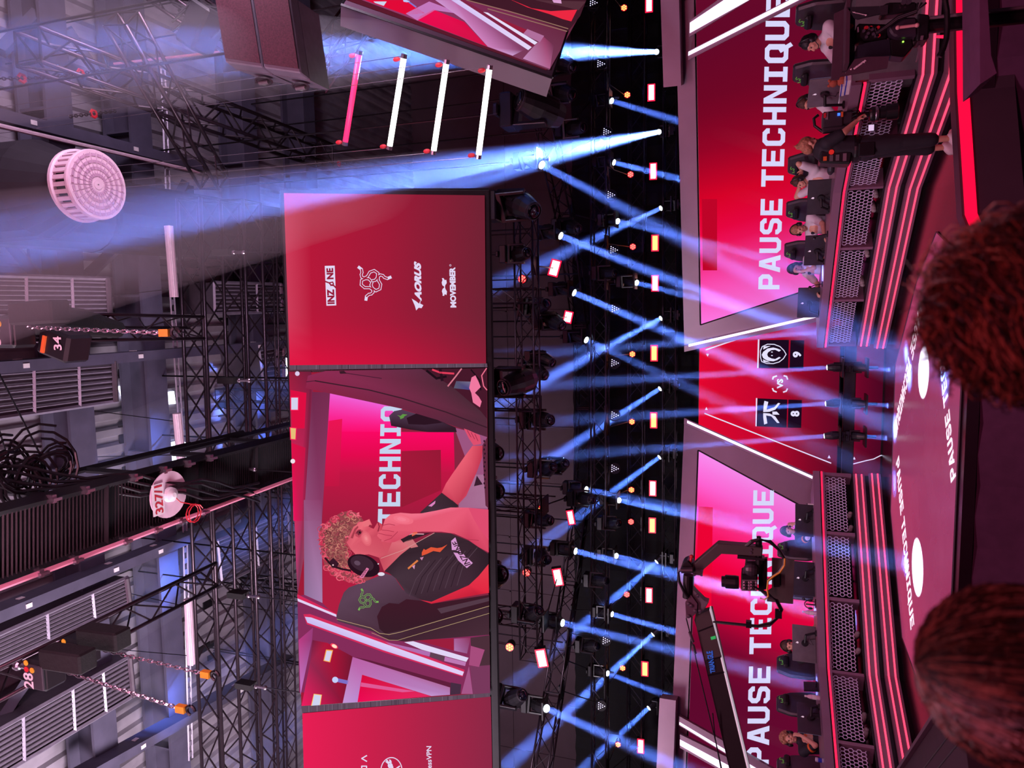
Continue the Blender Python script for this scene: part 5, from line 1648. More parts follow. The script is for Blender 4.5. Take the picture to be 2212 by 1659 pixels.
for a, b, lb, m in (((-10, 170), (100, 168), 'dark chain with a red shackle entering from the top left corner of the photo', M_TRUSS), ((100, 168), (240, 150), 'dark chain hooked to the end of the diagonal truss', M_TRUSS), ((150, 252), (250, 240), 'short dark chain beside the blue grey purlin near the diffuser', M_TRUSS), ((690, 355), (770, 352), 'short chain behind the wide blue beam above the sponsor panel', M_TRUSS)):
    A, B = at_z(*a, 11.2), at_z(*b, 11.4)
    t = thing('rigging_chain', lb, 'chain', (A + B) / 2)
    chain(MB(), A, B).build('chain', m, t)
    MB().path([A.lerp(B, .5) + V((.05 * math.sin(k), .05 * math.cos(k), 0)) for k in range(7)], .022, 6).build('shackle', M_RED, t)
# dark red wire rope
tag(MB().tube(at_z(246, 138, 11.8), at_z(475, 112, 10.2), .02, 6).build('wire_rope', mat('pinkish_rope', 'a06a78', .5)), 'pinkish steel rope running up to the hanging loudspeaker', 'wire')

# ---- hanging loudspeaker array
P0 = at_y(486, 132, 6.6)
M_SPK = mat('loudspeaker_shell', '6f6a78', 0.45, .1)
M_GRL = mat('dark_grille', '4a2230', 0.6, .2, var=.3, scale=60)
A_, B_, C_ = at_y(486, 134, 6.7), at_y(650, 158, 6.95), at_y(634, 214, 7.2)
dn = (B_ - A_)
for i, (u0, u1, lb) in enumerate(((0.0, .50, 'upper cabinet of the hanging grey loudspeaker pair with handle'), (.51, 1.0, 'lower cabinet of the hanging grey loudspeaker pair with handle'))):
    a, b = A_ + dn * u0, A_ + dn * u1
    t = thing('loudspeaker_cabinet', lb, 'loudspeaker', b, 'hanging loudspeaker cabinets')
    rt = V((1.0, -.12, .05))
    bk = V((-.12, .62, -.02))
    inn = lambda p, k: p + bk * k
    MB().prism([a, b, b + rt, a + rt], bk * .25).build('box', M_SPK, t, bevel=.012)
    MB().prism([a + bk * .25, b + bk * .25, b + bk + (a - b) * .12 + rt * .1, a + bk + (b - a) * .12 + rt * .1], rt * .8).build('tapered_back', M_SPK, t)
    n_ = rt.cross(b - a).normalized()
    n_ = n_ if n_.y < 0 else -n_
    MB().prism([a + rt * .04 + (b - a) * .04, b + rt * .04 - (b - a) * .04, b + rt * .98 - (b - a) * .04, a + rt * .98 + (b - a) * .04], n_ * .02).build('grille', M_GRL, t)
    m_ = (a + b) / 2 + bk * .5 + V((-.02, 0, 0))
    sd = V((-1, -.18, -.1)).normalized()
    q_ = sd.to_track_quat('Z', 'Y')
    h_ = MB().lathe([(.085, -.005), (.10, .004), (.085, .01), (.07, .0)], m_, q_, seg=20).build('handle_cup', M_DGREY, t)
    MB().tube(m_ + sd * .02 + V((0, .0, .06)), m_ + sd * .02 - V((0, 0, .06)), .022, 8).build('handle', M_GREY, t)
for a, lb in ((A_ + V((.15, .15, .02)), 'nearer the cabinet corner'), (A_ + V((.8, .1, .05)), 'toward the photo edge')):
    tag(MB().tube(a, (a.x, a.y, 14.02), .016, 6).build('hanging_wire', M_BLACK), 'dark steel wire holding the loudspeaker pair, ' + lb, 'wire', 'loudspeaker wires')
t = thing('rigging_motor', 'bundle of black motor and cables above the loudspeaker pair', 'chain hoist', at_y(440, 66, 7.2))
MB().box(at_y(436, 62, 7.2), (.5, .35, .3), Quaternion((0, 1, 0), .6)).build('body', M_BLACKP, t, bevel=.03)
for k in range(7):
    a = at_y(400 + rnd.uniform(-40, 60), 40 + rnd.uniform(-30, 60), 7.2)
    MB().path([a, a + V((.1, 0, -.2)), a + V((.25, .05, -.1 - .05 * k)), a + V((.4, .1, .1))], .014, 5).build('cable', M_BLACKP, t)
# ================================================================ PEOPLE
def remesh(o, vox, smooth=4):
    m = o.modifiers.new('blend', 'REMESH')
    m.mode = 'VOXEL'
    m.voxel_size = vox
    m.use_smooth_shade = True
    s = o.modifiers.new('soften', 'SMOOTH')
    s.factor, s.iterations = .5, smooth
    return o


def elbow(S, Wr, l1, l2, pole):
    S, Wr, pole = V(S), V(Wr), V(pole)
    d = Wr - S
    L = min(d.length, (l1 + l2) * .985)
    d.normalize()
    a = (l1 * l1 - l2 * l2 + L * L) / (2 * L)
    h = math.sqrt(max(l1 * l1 - a * a, 0))
    p = pole - d * pole.dot(d)
    p.normalize()
    return S + d * a + p * h, S + d * L


def hand(mb, Wr, d, n, curl=.9, side=1, s=1.0):
    """palm, four bent fingers of different lengths and a thumb from the side of the palm"""
    d, n = V(d).normalized(), V(n)
    n = (n - d * n.dot(d)).normalized()
    w = d.cross(n) * side
    q = Matrix((w, d, n)).transposed().to_quaternion()
    mb.ball(Wr + d * .05 * s, (.041 * s, .052 * s, .018 * s), q)
    for k, (off, ln) in enumerate(((-.030, .066), (-.010, .076), (.010, .072), (.029, .056))):
        p = Wr + d * .088 * s + w * off * s
        for j, f in enumerate((.42, .33, .25)):
            ang = curl * (j + .4)
            e = d * math.cos(ang) + n * math.sin(ang)
            p2 = p + e * ln * f * s * 1.15
            mb.cap(p, p2, (.0105 - .001 * j) * s, (.0095 - .001 * j) * s, 6)
            p = p2
    p = Wr + d * .025 * s - w * .03 * s
    p2 = p + (d * .5 - w * .75 + n * .4).normalized() * .035 * s
    mb.cap(p, p2, .013 * s, .011 * s, 6)
    mb.cap(p2, p2 + (d * .9 - w * .1 + n * .5).normalized() * .032 * s, .011 * s, .009 * s, 6)


def head_shape(mb, H, q):
    f = lambda x, y, z: H + q @ V((x, y, z))
    mb.ball(f(0, -.012, .028), (.076, .092, .088), q)
    mb.ball(f(0, .018, -.03), (.060, .070, .078), q)
    mb.ball(f(0, .062, -.088), (.030, .024, .022), q)                    # chin
    mb.cap(f(0, .083, .012), f(0, .108, -.026), .010, .015, 8)           # nose
    mb.ball(f(0, .084, -.060), (.026, .012, .011), q)                    # lips
    for s in (-1, 1):
        mb.ball(f(.079 * s, -.008, -.012), (.010, .022, .032), q)        # ears
        mb.ball(f(.032 * s, .078, .028), (.022, .012, .008), q)          # brow
        mb.ball(f(.040 * s, .060, -.022), (.024, .022, .022), q)         # cheek


def head_parts(t, body, H, q, hair, style, headset):
    f = lambda x, y, z: H + q @ V((x, y, z))
    for s in (-1, 1):
        MB().ball(f(.031 * s, .080, .008), (.012, .009, .007), q, 8, 6).build('eye', M_BLACKP, body, True)
    MB().ball(f(0, .094, -.060), (.022, .006, .004), q, 8, 6).build('mouth', mat('lips', 'b0605a', .5), body, True)
    hb = MB()
    hb.ball(f(0, -.022, .048), (.086, .098, .086), q)
    hb.ball(f(0, -.060, -.005), (.078, .066, .080), q)
    if style == 'curly':
        rn = random.Random(3)
        for k in range(70):
            a, b = rn.uniform(0, 6.28), rn.uniform(-.2, 1.5)
            c = f(.098 * math.cos(a) * math.cos(b), -.022 + .106 * math.sin(a) * math.cos(b), .045 + .098 * math.sin(b))
            if (q.inverted() @ (c - H)).y > .07 and (q.inverted() @ (c - H)).z < .07:
                continue
            hb.ball(c, rn.uniform(.016, .026), None, 7, 5)
        hb.ball(f(0, .06, .105), (.06, .03, .03), q)
    elif style == 'long':
        for s in (-1, 1):
            hb.cap(f(.07 * s, -.03, 0), f(.085 * s, -.03, -.16), .032, .026, 8)
        hb.cap(f(0, -.09, 0), f(0, -.10, -.18), .06, .045, 8)
    elif style == 'bun':
        hb.ball(f(0, -.10, .09), .04)
        for k in range(6):
            hb.path([f(0, -.10, .11), f(.02 * (k - 3), -.15, .15), f(.03 * (k - 3), -.2 - .01 * k, .17)], .004, 4)
    remesh(hb.build('hair', hair, body, True, True), .008 if style != 'curly' else .007, 1)
    if headset:
        hs = MB()
        hs.path([f(.098 * math.cos(a), -.015, .02 + .125 * math.sin(a)) for a in [R(-4 + 188 * k / 14) for k in range(15)]], .009, 6)
        hs.build('headband', M_BLACKP, body, True)
        for s in (-1, 1):
            MB().lathe([(.005, -.012), (.042, -.012), (.05, 0), (.044, .02), (.02, .03), (.005, .031)], f(.088 * s, -.008, -.008), q @ V((s, 0, 0)).to_track_quat('Z', 'Y'), seg=16).build('ear_cup', M_BLACKP, body, True, True)
        MB().path([f(-.09, .02, -.03), f(-.075, .09, -.075), f(-.035, .115, -.075)], .005, 5).build('microphone', M_BLACKP, body, True)


def seated(label, pos, yaw, jersey, hair, style, hands, pitch=0.0, turn=0.0, headset=True, lean=0.0, trim=None, scale=1.0):
    """person on a chair: local frame faces +Y, z = 0 on the platform"""
    t = thing('person', label, 'person', pos, None, yaw)
    hip, ch = V((0, 0, .47)), V((0, -.10 + lean, .82))
    nk = V((0, -.06 + lean * 1.3, .965))
    q = Quaternion((0, 0, 1), turn) @ Quaternion((1, 0, 0), pitch)
    H = nk + q @ V((0, .02, .125))
    body, shirt, legs = MB(), MB(), MB()
    sh = {s: ch + V((.185 * s, .01, .07)) for s in (-1, 1)}
    body.cap(hip, ch, .13, .14).cap(ch, nk, .09, .055).cap(nk - V((0, 0, .02)), H - V((0, 0, .06)), .052, .050)
    head_shape(body, H, q)
    shirt.ball(ch + V((0, 0, -.02)), (.185, .125, .17)).cap(hip + V((0, 0, .02)), ch - V((0, 0, .08)), .155, .155).cap(sh[-1], sh[1], .082, .082).cap(ch + V((0, 0, .06)), nk + V((0, 0, .0)), .10, .066)
    for s, (wr, pole, hd, hn, curl) in zip((-1, 1), hands):
        E, Wq = elbow(sh[s], wr, .285, .25, pole)
        body.cap(sh[s], E, .052, .043).cap(E, Wq, .042, .028)
        hand(body, Wq, hd, hn, curl, s)
        shirt.cap(sh[s], sh[s].lerp(E, .72), .074, .066)
    for s in (-1, 1):
        k, a = V((.13 * s, .46, .50)), V((.14 * s, .42, .08))
        body.cap(hip + V((.09 * s, .02, 0)), k, .085, .06).cap(k, a, .055, .04).cap(a - V((0, 0, .03)), a + V((0, .12, -.04)), .038, .03)
        legs.cap(hip + V((.09 * s, .0, 0)), k, .105, .08).cap(k, a + V((0, 0, .03)), .076, .06)
        MB().cap(a + V((0, -.03, -.035)), a + V((0, .14, -.045)), .045, .038).build('shoe', M_WHITE, t, True, True)
    legs.ball(hip, (.18, .14, .12))
    b = remesh(body.build('body', M_SKIN, t, True, True), .011)
    remesh(shirt.build('jersey', jersey, t, True, True), .014)
    remesh(legs.build('trousers', M_JBLACK, t, True, True), .018)
    if trim:
        for s in (-1, 1):
            E, _ = elbow(sh[s], hands[0 if s < 0 else 1][0], .285, .25, hands[0 if s < 0 else 1][1])
            MB().cone(sh[s].lerp(E, .62), sh[s].lerp(E, .74), .072, .070, 14).build('sleeve_band', trim, t, True)
        MB().prism([ch + V((-.06, .122, .06)), ch + V((.07, .122, .03)), ch + V((.03, .122, -.0)), ch + V((-.05, .122, .02))], (0, .012, 0)).build('chest_emblem', trim, t, True)
    else:
        MB().lathe([(.018, 0), (.03, 0), (.03, .012), (.018, .012)], ch + V((.07, .112, .03)), V((0, 1, 0)).to_track_quat('Z', 'Y'), seg=14).build('chest_emblem', M_BLACKP, t, True)
    head_parts(t, b, H, q, hair, style, headset)
    t.scale = (scale,) * 3
    return t


def chair(label, pos, yaw, group='gaming chairs'):
    t = thing('gaming_chair', label, 'chair', pos, group, yaw)
    MB().box((0, .02, .38), (.50, .50, .09)).build('seat', M_DGREY, t, True, bevel=.03)
    MB().prism([(-.20, -.27, .42), (.20, -.27, .42), (.27, -.30, .72), (.24, -.35, 1.05), (.15, -.38, 1.27), (-.15, -.38, 1.27), (-.24, -.35, 1.05), (-.27, -.30, .72)], (0, -.09, .01)).build('backrest', M_DGREY, t, True, bevel=.025)
    MB().box((0, -.29, 1.12), (.24, .07, .10), Quaternion((1, 0, 0), -.15)).build('headrest', M_BLACKP, t, True, bevel=.03)
    em = MB()
    for k in range(3):
        a0 = k * 2.094
        em.path([V((0, -.34, 1.18)) + V((math.cos(a0 + .5 * math.sin(j * 1.2)) * .012 * j, .035, math.sin(a0 + .5 * math.sin(j * 1.2)) * .012 * j)) for j in range(7)], .006, 4)
    em.build('emblem', mat('green_emblem', '6cc04a', .5, emit='3a8a2a', strength=.35, var=0), t, True)
    for s in (-1, 1):
        MB().tube((.27 * s, 0, .36), (.27 * s, 0, .60), .02).box((.27 * s, .05, .61), (.07, .26, .03)).build('armrest', M_BLACKP, t, True)
    MB().tube((0, 0, .08), (0, 0, .36), .03).build('post', M_BLACK, t, True)
    for k in range(5):
        a = k * 2 * math.pi / 5
        MB().cone((0, 0, .08), (.3 * math.cos(a), .3 * math.sin(a), .05), .03, .02, 6).ball((.3 * math.cos(a), .3 * math.sin(a), .028), .027).build('leg', M_BLACK, t, True)
    return t


def dk(pts, seg, u, o, sgn):
    a, b = pts[seg], pts[seg + 1]
    d = (b - a).normalized()
    n = V((d.y, -d.x)) * sgn
    p = a.lerp(b, u) + n * o
    return V((p.x, p.y, 0)), V((n.x, n.y, 0))


def on_desk(pts, seg, px, o, sgn):
    p, n = dk(pts, seg, 0, o, sgn)
    return at_pl(px[0], px[1], p, n), n


PZ = .53
def seat_at(px, pts, seg, o, sgn, turn=0.0):
    p, n = on_desk(pts, seg, px, o, sgn)
    return V((p.x, p.y, PZ)), math.atan2(n.y, n.x) - math.pi / 2 + turn


LAP = ((V((-.2, .42, .70)), (-.6, -.2, -1), (.1, 1, -.1), (0, 0, -1), .6), (V((.2, .42, .70)), (.6, -.2, -1), (-.1, 1, -.1), (0, 0, -1), .6))
BEHIND = ((V((-.12, -.19, 1.07)), (-1, .5, .35), (.8, -.1, .1), (0, 1, 0), .5), (V((.12, -.19, 1.07)), (1, .5, .35), (-.8, -.1, .1), (0, 1, 0), .5))
CHIN = ((V((-.20, .36, .70)), (-.6, -.2, -1), (.3, 1, 0), (0, 0, -1), .6), (V((.07, .13, .93)), (.5, .6, -1), (-.2, -.1, 1), (0, -1, .2), 1.3))
FACE = ((V((-.07, .14, .98)), (-.8, .3, -1), (.1, -.1, 1), (0, -1, .2), 1.0), (V((.18, .40, .72)), (.6, -.2, -1), (-.2, 1, 0), (0, 0, -1), .6))
SHIRTS = []
for lb, px, pts, seg, o, sgn, tw, jersey, hair, style, hands, pitch, turn, lean, trim_ in (
    ('player in headset looking over the dark teleprompter hood', (1788, 92), DR, 1, -1.0, 1, 0, M_JWHITE, M_HBLACK, 'short', LAP, -.1, -.2, 0, None),
    ('white jersey player mostly hidden behind the nearest silver monitor', (1782, 214), DR, 1, -.85, 1, 0, M_JWHITE, M_HBROWN, 'short', FACE, -.25, .1, .03, None),
    ('white jersey player with glasses and both hands behind the head', (1742, 396), DR, 0, -.95, 1, 0, M_JWHITE, M_HBROWN, 'short', BEHIND, -.1, -.35, -.02, None),
    ('white jersey player with brown hair looking down between two black monitors', (1745, 492), DR, 0, -.85, 1, 0, M_JWHITE, M_HFAIR, 'short', LAP, -.35, .35, .04, None),
    ('white jersey player with long black hair nearest the score screen', (1740, 580), DR, 0, -.85, 1, 0, M_JWHITE, M_HBLACK, 'long', FACE, -.2, .5, .03, None),
    ('black haired black jersey player nearest the score screen', (1716, 1146), DL, 0, -.95, -1, 0, M_JBLACK, M_HBLACK, 'short', FACE, -.1, -.2, 0, M_ORANGE),
    ('black jersey player hidden behind the grey monitor', (1722, 1396), DL, 0, -.95, -1, 0, M_JBLACK, M_HBROWN, 'short', LAP, -.2, -.2, 0, M_ORANGE),
    ('black jersey player with curly hair resting chin on fist', (1721, 1592), DL, 1, -.95, -1, 0, M_JBLACK, M_HFAIR, 'curly', CHIN, .08, -.75, .0, M_ORANGE)):
    p, yaw = seat_at(px, pts, seg, o, sgn, tw)
    seated(lb, p, yaw, jersey, hair, style, hands, pitch, turn, True, lean, trim_)
    c_, s_ = math.cos(yaw), math.sin(yaw)
    off = V((.08, -.10)) if jersey is M_JBLACK else V((0, -.06))
    chair('gaming chair of the ' + lb, p + V((off.x * c_ - off.y * s_, off.x * s_ + off.y * c_, 0)), yaw + (.25 if jersey is M_JBLACK else 0))
for px, pts, seg, sgn, lb in (((1737, 1250), DL, 0, -1, 'empty gaming chair behind the monitor under the jib camera'), ((1752, 1492), DL, 1, -1, 'empty gaming chair between the bottle and the lower middle monitor')):
    p, yaw = seat_at(px, pts, seg, -1.0, sgn)
    chair(lb, p, yaw)

# ================================================================ MONITORS AND DESK THINGS
def monitor(px, pts, seg, sgn, label, yaw=0.0, m=None, arm=1, w=.62, h=.37):
    p, n = on_desk(pts, seg, px, -.34, sgn)
    t = thing('monitor', label, 'monitor', p, 'monitors on the player desks', math.atan2(n.y, n.x) - math.pi / 2 + yaw)
    MB().box((0, 0, 0), (w, .022, h)).build('back_shell', m or M_DGREY, t, True, bevel=.008)
    MB().box((0, -.014, 0), (w - .015, .004, h - .015)).build('display', mat('monitor_glow', '0a0a10', .2, emit='7a6a90', strength=.5, var=0, sample=False), t, True)
    lg = MB().ball((0, .013, h * .28), (.017, .003, .018), None, 12, 8).ball((.006, .013, h * .28 + .022), (.004, .002, .009), Quaternion((0, 1, 0), .5), 8, 6)
    lg.build('logo', M_LOGO, t, True)
    MB().lathe([(.002, 0), (.055, .0), (.05, .03), (.002, .032)], (0, .011, -.01), V((0, 1, 0)).to_track_quat('Z', 'Y'), seg=18).build('mount_plate', M_BLACKP, t, True)
    zb = 1.21 - p.z
    MB().tube((0, .035, -.01), (.10 * arm, .12, -.02), .018).tube((.10 * arm, .12, -.02), (.16 * arm, .10, zb + .03), .018).lathe([(.05, 0), (.05, .02), (.02, .03)], (.16 * arm, .10, zb), seg=14).build('arm', M_BLACKP, t, True)
    MB().path([(0, .04, -.05), (.03, .05, -.14), (-.06, .06, zb + .1), (-.08, .04, zb + .02)], .006, 5).build('cable', M_BLACKP, t, True)
    return t


monitor((1780, 200), DR, 1, 1, 'silver grey monitor back with a pale logo beside the cameraman', -.1, M_GREY, 1)
monitor((1772, 426), DR, 0, 1, 'black monitor back between the player with raised arms and the next', .12, None, 1)
monitor((1764, 541), DR, 0, 1, 'black monitor back in the middle of the white jersey team desk', .1, None, 1)
monitor((1747, 654), DR, 0, 1, 'black monitor back at the inner end of the white jersey team desk', .3, None, 1)
monitor((1741, 1124), DL, 0, -1, 'black monitor back at the inner end of the black jersey team desk', -.15, None, -1)
monitor((1738, 1250), DL, 0, -1, 'black monitor back just behind the jib camera plate', -.1, None, -1)
monitor((1737, 1390), DL, 0, -1, 'grey monitor back beside the clear bottle and a blue beam', .0, M_GREY, -1)
monitor((1750, 1552), DL, 1, -1, 'tilted black monitor back next to the curly haired player', .1, None, -1)


def small(name, label, cat, px, pts, seg, o, sgn, parts, group=None):
    p, n = on_desk(pts, seg, px, o, sgn)
    t = thing(name, label, cat, V((p.x, p.y, 1.21)), group, math.atan2(n.y, n.x) - math.pi / 2)
    for nm, mb, m in parts():
        mb.build(nm, m, t, True)
    return t


M_CLEAR = mat('clear_plastic', 'd9b9cc', .15, 0, var=0)
bottle = lambda: (('body', MB().lathe([(.03, 0), (.034, .01), (.034, .13), (.028, .16), (.013, .19), (.013, .2)], seg=14), M_CLEAR), ('cap', MB().lathe([(.015, .198), (.015, .222), (.01, .224)], seg=12), M_WHITE), ('label', MB().lathe([(.035, .05), (.0352, .11)], seg=14), M_WHITE))
mic = lambda: (('base', MB().lathe([(.05, 0), (.05, .015), (.015, .02)], seg=14), M_BLACKP), ('stem', MB().path([(0, 0, .015), (0, .02, .12), (0, .06, .19)], .007, 6), M_BLACK), ('head', MB().ball((0, .075, .20), (.026, .034, .026)), M_BLACKP))
can = lambda: (('body', MB().lathe([(.027, 0), (.031, .008), (.031, .105), (.026, .115)], seg=14), mat('blue_white_can', 'd8dcf0', .3, .4)), ('band', MB().lathe([(.0315, .03), (.0315, .08)], seg=14), mat('blue_print', '3040c0', .4)))
tablet = lambda: (('case', MB().box((0, 0, .11), (.17, .03, .22), Quaternion((1, 0, 0), .15)), M_BLACKP), ('stand', MB().box((0, .06, .04), (.05, .10, .02)), M_BLACK))
small('water_bottle', 'clear water bottle on the desk edge beside the blue lit grey monitor', 'bottle', (1756, 1324), DL, 0, -.12, -1, bottle, 'bottles on the black jersey desk')
small('water_bottle', 'clear water bottle standing before the empty chair and small black device', 'bottle', (1764, 1507), DL, 1, -.10, -1, bottle, 'bottles on the black jersey desk')
small('drink_can', 'blue and white can beside the curly haired player', 'can', (1776, 1643), DL, 1, -.15, -1, can)
small('desk_microphone', 'black desk microphone in front of the player with fair hair', 'microphone', (1776, 506), DR, 0, -.12, 1, mic, 'desk microphones')
small('desk_microphone', 'black desk microphone before the player nearest the score screen', 'microphone', (1760, 614), DR, 0, -.12, 1, mic, 'desk microphones')
small('desk_microphone', 'black desk microphone beside the blue headset stand', 'microphone', (1758, 1300), DL, 0, -.2, -1, mic, 'desk microphones')
small('tablet', 'small black tablet standing between two monitors of the black jersey team', 'tablet', (1756, 1484), DL, 1, -.2, -1, tablet)
small('game_pad', 'dark rounded control device on the desk in front of the raised arms player', 'device', (1790, 366), DR, 0, -.14, 1, lambda: (('body', MB().ball((0, 0, .05), (.10, .05, .05)), M_DGREY), ('stand', MB().box((0, 0, .012), (.08, .06, .022)), M_BLACKP)))
small('pen', 'white marker pen standing at the inner end of the black jersey desk', 'pen', (1748, 1089), DL, 0, -.1, -1, lambda: (('barrel', MB().tube((0, 0, 0), (0, 0, .10), .012), M_WHITE), ('tip', MB().cone((0, 0, .10), (0, 0, .13), .01, .003), M_BLACKP)))
small('plush_toy', 'reddish brown plush toy on the grey end of the white jersey desk', 'toy', (1840, 172), DR, 1, -.25, 1, lambda: (('body', MB().ball((0, 0, .07), (.07, .06, .075)), mat('russet_plush', 'a4523e', .9, bump=.6)), ('head', MB().ball((0, .02, .17), (.055, .05, .05)), mat('russet_plush', 'a4523e')), ('ear', MB().ball((-.045, .02, .215), .02).ball((.045, .02, .215), .02), mat('russet_plush', 'a4523e'))))
small('folded_scarf', 'white and blue folded scarf beside the reddish plush toy', 'cloth', (1852, 178), DR, 1, -.12, 1, lambda: (('cloth', MB().box((0, 0, .03), (.26, .12, .06)).box((.05, .05, .08), (.18, .03, .05)), M_WHITE), ('stripe', MB().box((0, .003, .045), (.262, .118, .012)).box((.05, .05, .09), (.182, .032, .012)), mat('blue_print', '3040c0', .4))))
small('headset_stand', 'blue lit headset and stand on the desk between bottle and jib plate', 'headset', (1752, 1306), DL, 0, -.2, -1, lambda: (('stand', MB().tube((0, 0, 0), (0, 0, .16), .012).lathe([(.05, 0), (.05, .012)], seg=12), M_BLACKP), ('headband', MB().path([(.07 * math.cos(a), 0, .10 + .08 * math.sin(a)) for a in [math.pi * k / 10 for k in range(11)]], .008, 6), M_BLACKP), ('ear_cup', MB().ball((-.07, 0, .09), (.02, .035, .04)), M_BLACKP), ('ear_cup', MB().ball((.07, 0, .09), (.02, .035, .04)), M_BLACKP)))

# ================================================================ CAMERAMAN
Yc = 10.05
P = lambda x, y, dy=0.0: at_y(x, y, Yc + dy)
foot = P(2050, 285)
t = thing('person', 'cameraman in black with white trainers, head bowed over a shoulder rig', 'person', (foot.x, foot.y, 0))
K = lambda x, y, dy=0.0: P(x, y, dy) - t.location
H = K(1750, 313)
q = Quaternion((0, 0, 1), R(-75)) @ Quaternion((1, 0, 0), -.75)
body, shirt, legs = MB(), MB(), MB()
nk, chs, wst, pel = K(1768, 318), K(1795, 321), K(1848, 321), K(1872, 320)
body.cap(nk, H, .056, .052).cap(chs, wst, .13, .12).cap(wst, pel, .12, .13)
head_shape(body, H, q)
shirt.cap(K(1783, 322), K(1806, 321), .155, .165).cap(K(1806, 321), K(1862, 320), .165, .15).cap(nk + V((0, 0, -.03)), K(1786, 321), .075, .13)
for sd, (s_, e_, w_, hd) in enumerate(((K(1787, 308, -.16), K(1822, 287, -.2), K(1850, 262, -.12), K(1862, 248, -.08)), (K(1788, 306, .17), K(1824, 285, .22), K(1812, 262, .12), K(1806, 252, .06)))):
    body.cap(s_, e_, .058, .047).cap(e_, w_, .046, .031)
    hand(body, w_, hd - w_, (0, .4 if sd == 0 else -.4, -.6), .9, 1 if sd == 0 else -1)
    shirt.cap(s_, s_.lerp(e_, .78), .085, .07)
for sd, (kn, an) in enumerate(((K(1942, 308, -.10), K(2022, 301, -.12)), (K(1946, 318, .12), K(2014, 320, .14)))):
    hp = pel + V((0, -.09 if sd == 0 else .09, 0))
    body.cap(hp, kn, .09, .06).cap(kn, an, .055, .042).cap(an, V((an.x, an.y, .07)), .04, .035)
    legs.cap(hp, kn, .125, .105).cap(kn, an + V((0, 0, .05)), .10, .085)
    a = V((an.x, an.y, 0))
    shoe = MB().cap(a + V((-.05, 0, .055)), a + V((.17, 0, .045)), .052, .042).cap(a + V((-.03, 0, .07)), a + V((.02, 0, .11)), .055, .05)
    shoe.box(a + V((.07, 0, .012)), (.33, .10, .024))
    remesh(shoe.build('shoe', M_WHITE, t, True, True), .012)
    MB().path([a + V((.02 + .03 * j, .03 * (-1) ** j, .105 - .012 * j)) for j in range(5)], .005, 4).build('laces', M_GREY, t, True)
legs.ball(pel + V((0, 0, .02)), (.16, .17, .14))
b = remesh(body.build('body', M_SKIN, t, True, True), .011)
remesh(shirt.build('t_shirt', M_JBLACK, t, True, True), .014)
remesh(legs.build('trousers', M_JBLACK, t, True, True), .016)
head_parts(t, b, H, q, M_HFAIR, 'bun', False)
belt = MB().lathe([(.165, 0), (.17, .02), (.17, .05), (.165, .07)], pel + V((0, 0, .08)), seg=24)
belt.build('belt', M_BLACK, t, True)
MB().box(pel + V((-.05, -.19, .02)), (.16, .06, .18)).build('belt_pouch', M_BLACK, t, True, bevel=.012)
pk = K(1803, 344)
MB().box(pk, (.15, .28, .36), Quaternion((0, 1, 0), .12)).build('backpack_transmitter', M_BLACKP, t, True, bevel=.02)
for dz, m_, w_ in ((.12, M_ORANGE, .05), (.05, M_GREY, .07), (-.02, M_GREY, .07), (-.10, M_ALU, .09)):
    MB().box(pk + V((-.01, -.145, dz)), (w_, .01, .04)).build('pack_label', m_, t, True)
MB().lathe([(.019, 0), (.03, 0), (.03, .012), (.019, .012)], pk + V((.06, -.15, .05)), V((0, -1, 0)).to_track_quat('Z', 'Y'), seg=18).build('round_badge', mat('red_badge', 'd83a2a', .5, emit='c02018', strength=.5, var=0), t, True)

c = P(1802, 262, -.02)
t = thing('video_camera', 'black shoulder video camera with blue indicator held by the cameraman', 'camera', c)
K = lambda x, y, dy=0.0: P(x, y, dy)
MB().box(P(1798, 262, 0), (.20, .22, .24)).box(P(1826, 258, 0), (.16, .18, .16)).build('body', M_DGREY, t, bevel=.02)
MB().path([P(1768, 248, -.05), P(1758, 256, -.05), P(1760, 272, -.05), P(1776, 284, -.05)], .018, 8).build('top_handle', M_BLACK, t)
MB().box(P(1804, 280, -.05), (.06, .12, .30)).build('battery_plate', M_DGREY, t, bevel=.015)
MB().box(P(1812, 247, -.13), (.03, .012, .03)).build('blue_indicator', mat('blue_display', '3060ff', .3, emit='3a70ff', strength=1.6, var=0), t)
MB().box(P(1819, 247, -.13), (.06, .012, .025)).build('small_display', M_ORANGE, t)
for yy in (247, 252):
    MB().lathe([(.002, 0), (.018, 0), (.014, .02)], P(1782, yy, -.13), V((0, -1, 0)).to_track_quat('Z', 'Y'), seg=10).build('button', M_RED, t)
MB().box(P(1786, 250, -.12), (.09, .02, .03)).build('name_plate', M_ALU, t)
MB().cone(P(1838, 250), P(1884, 246), .035, .03, 10).build('support_post', M_BLACK, t)
L0, L1 = P(1878, 248, -.05), P(1924, 242, -.05)
d = (L1 - L0).normalized()
MB().lathe([(.075, 0), (.085, .02), (.085, .10), (.07, .11), (.07, .17), (.09, .18), (.095, .30), (.085, .31)], L0, d.to_track_quat('Z', 'Y'), seg=24).build('lens', M_BLACKP, t)
MB().lathe([(.087, .06), (.089, .065), (.089, .085), (.087, .09)], L0, d.to_track_quat('Z', 'Y'), seg=24).build('lens_ring', M_CHROME, t)
MB().box(P(1888, 276, -.05), (.08, .04, .08)).build('monitor_back', M_DGREY, t, bevel=.008)
MB().box(P(1882, 276, -.09), (.07, .008, .06)).build('monitor_screen', mat('flip_screen', 'f0f0ff', .3, emit='c8c4e6', strength=.8, var=0), t)
for k in range(4):
    MB().path([P(1830, 240 + 8 * k, -.05), P(1850, 232 + 8 * k, -.12), P(1862, 250 + 3 * k, -.06)], .009, 5).build('cable', M_BLACKP, t)
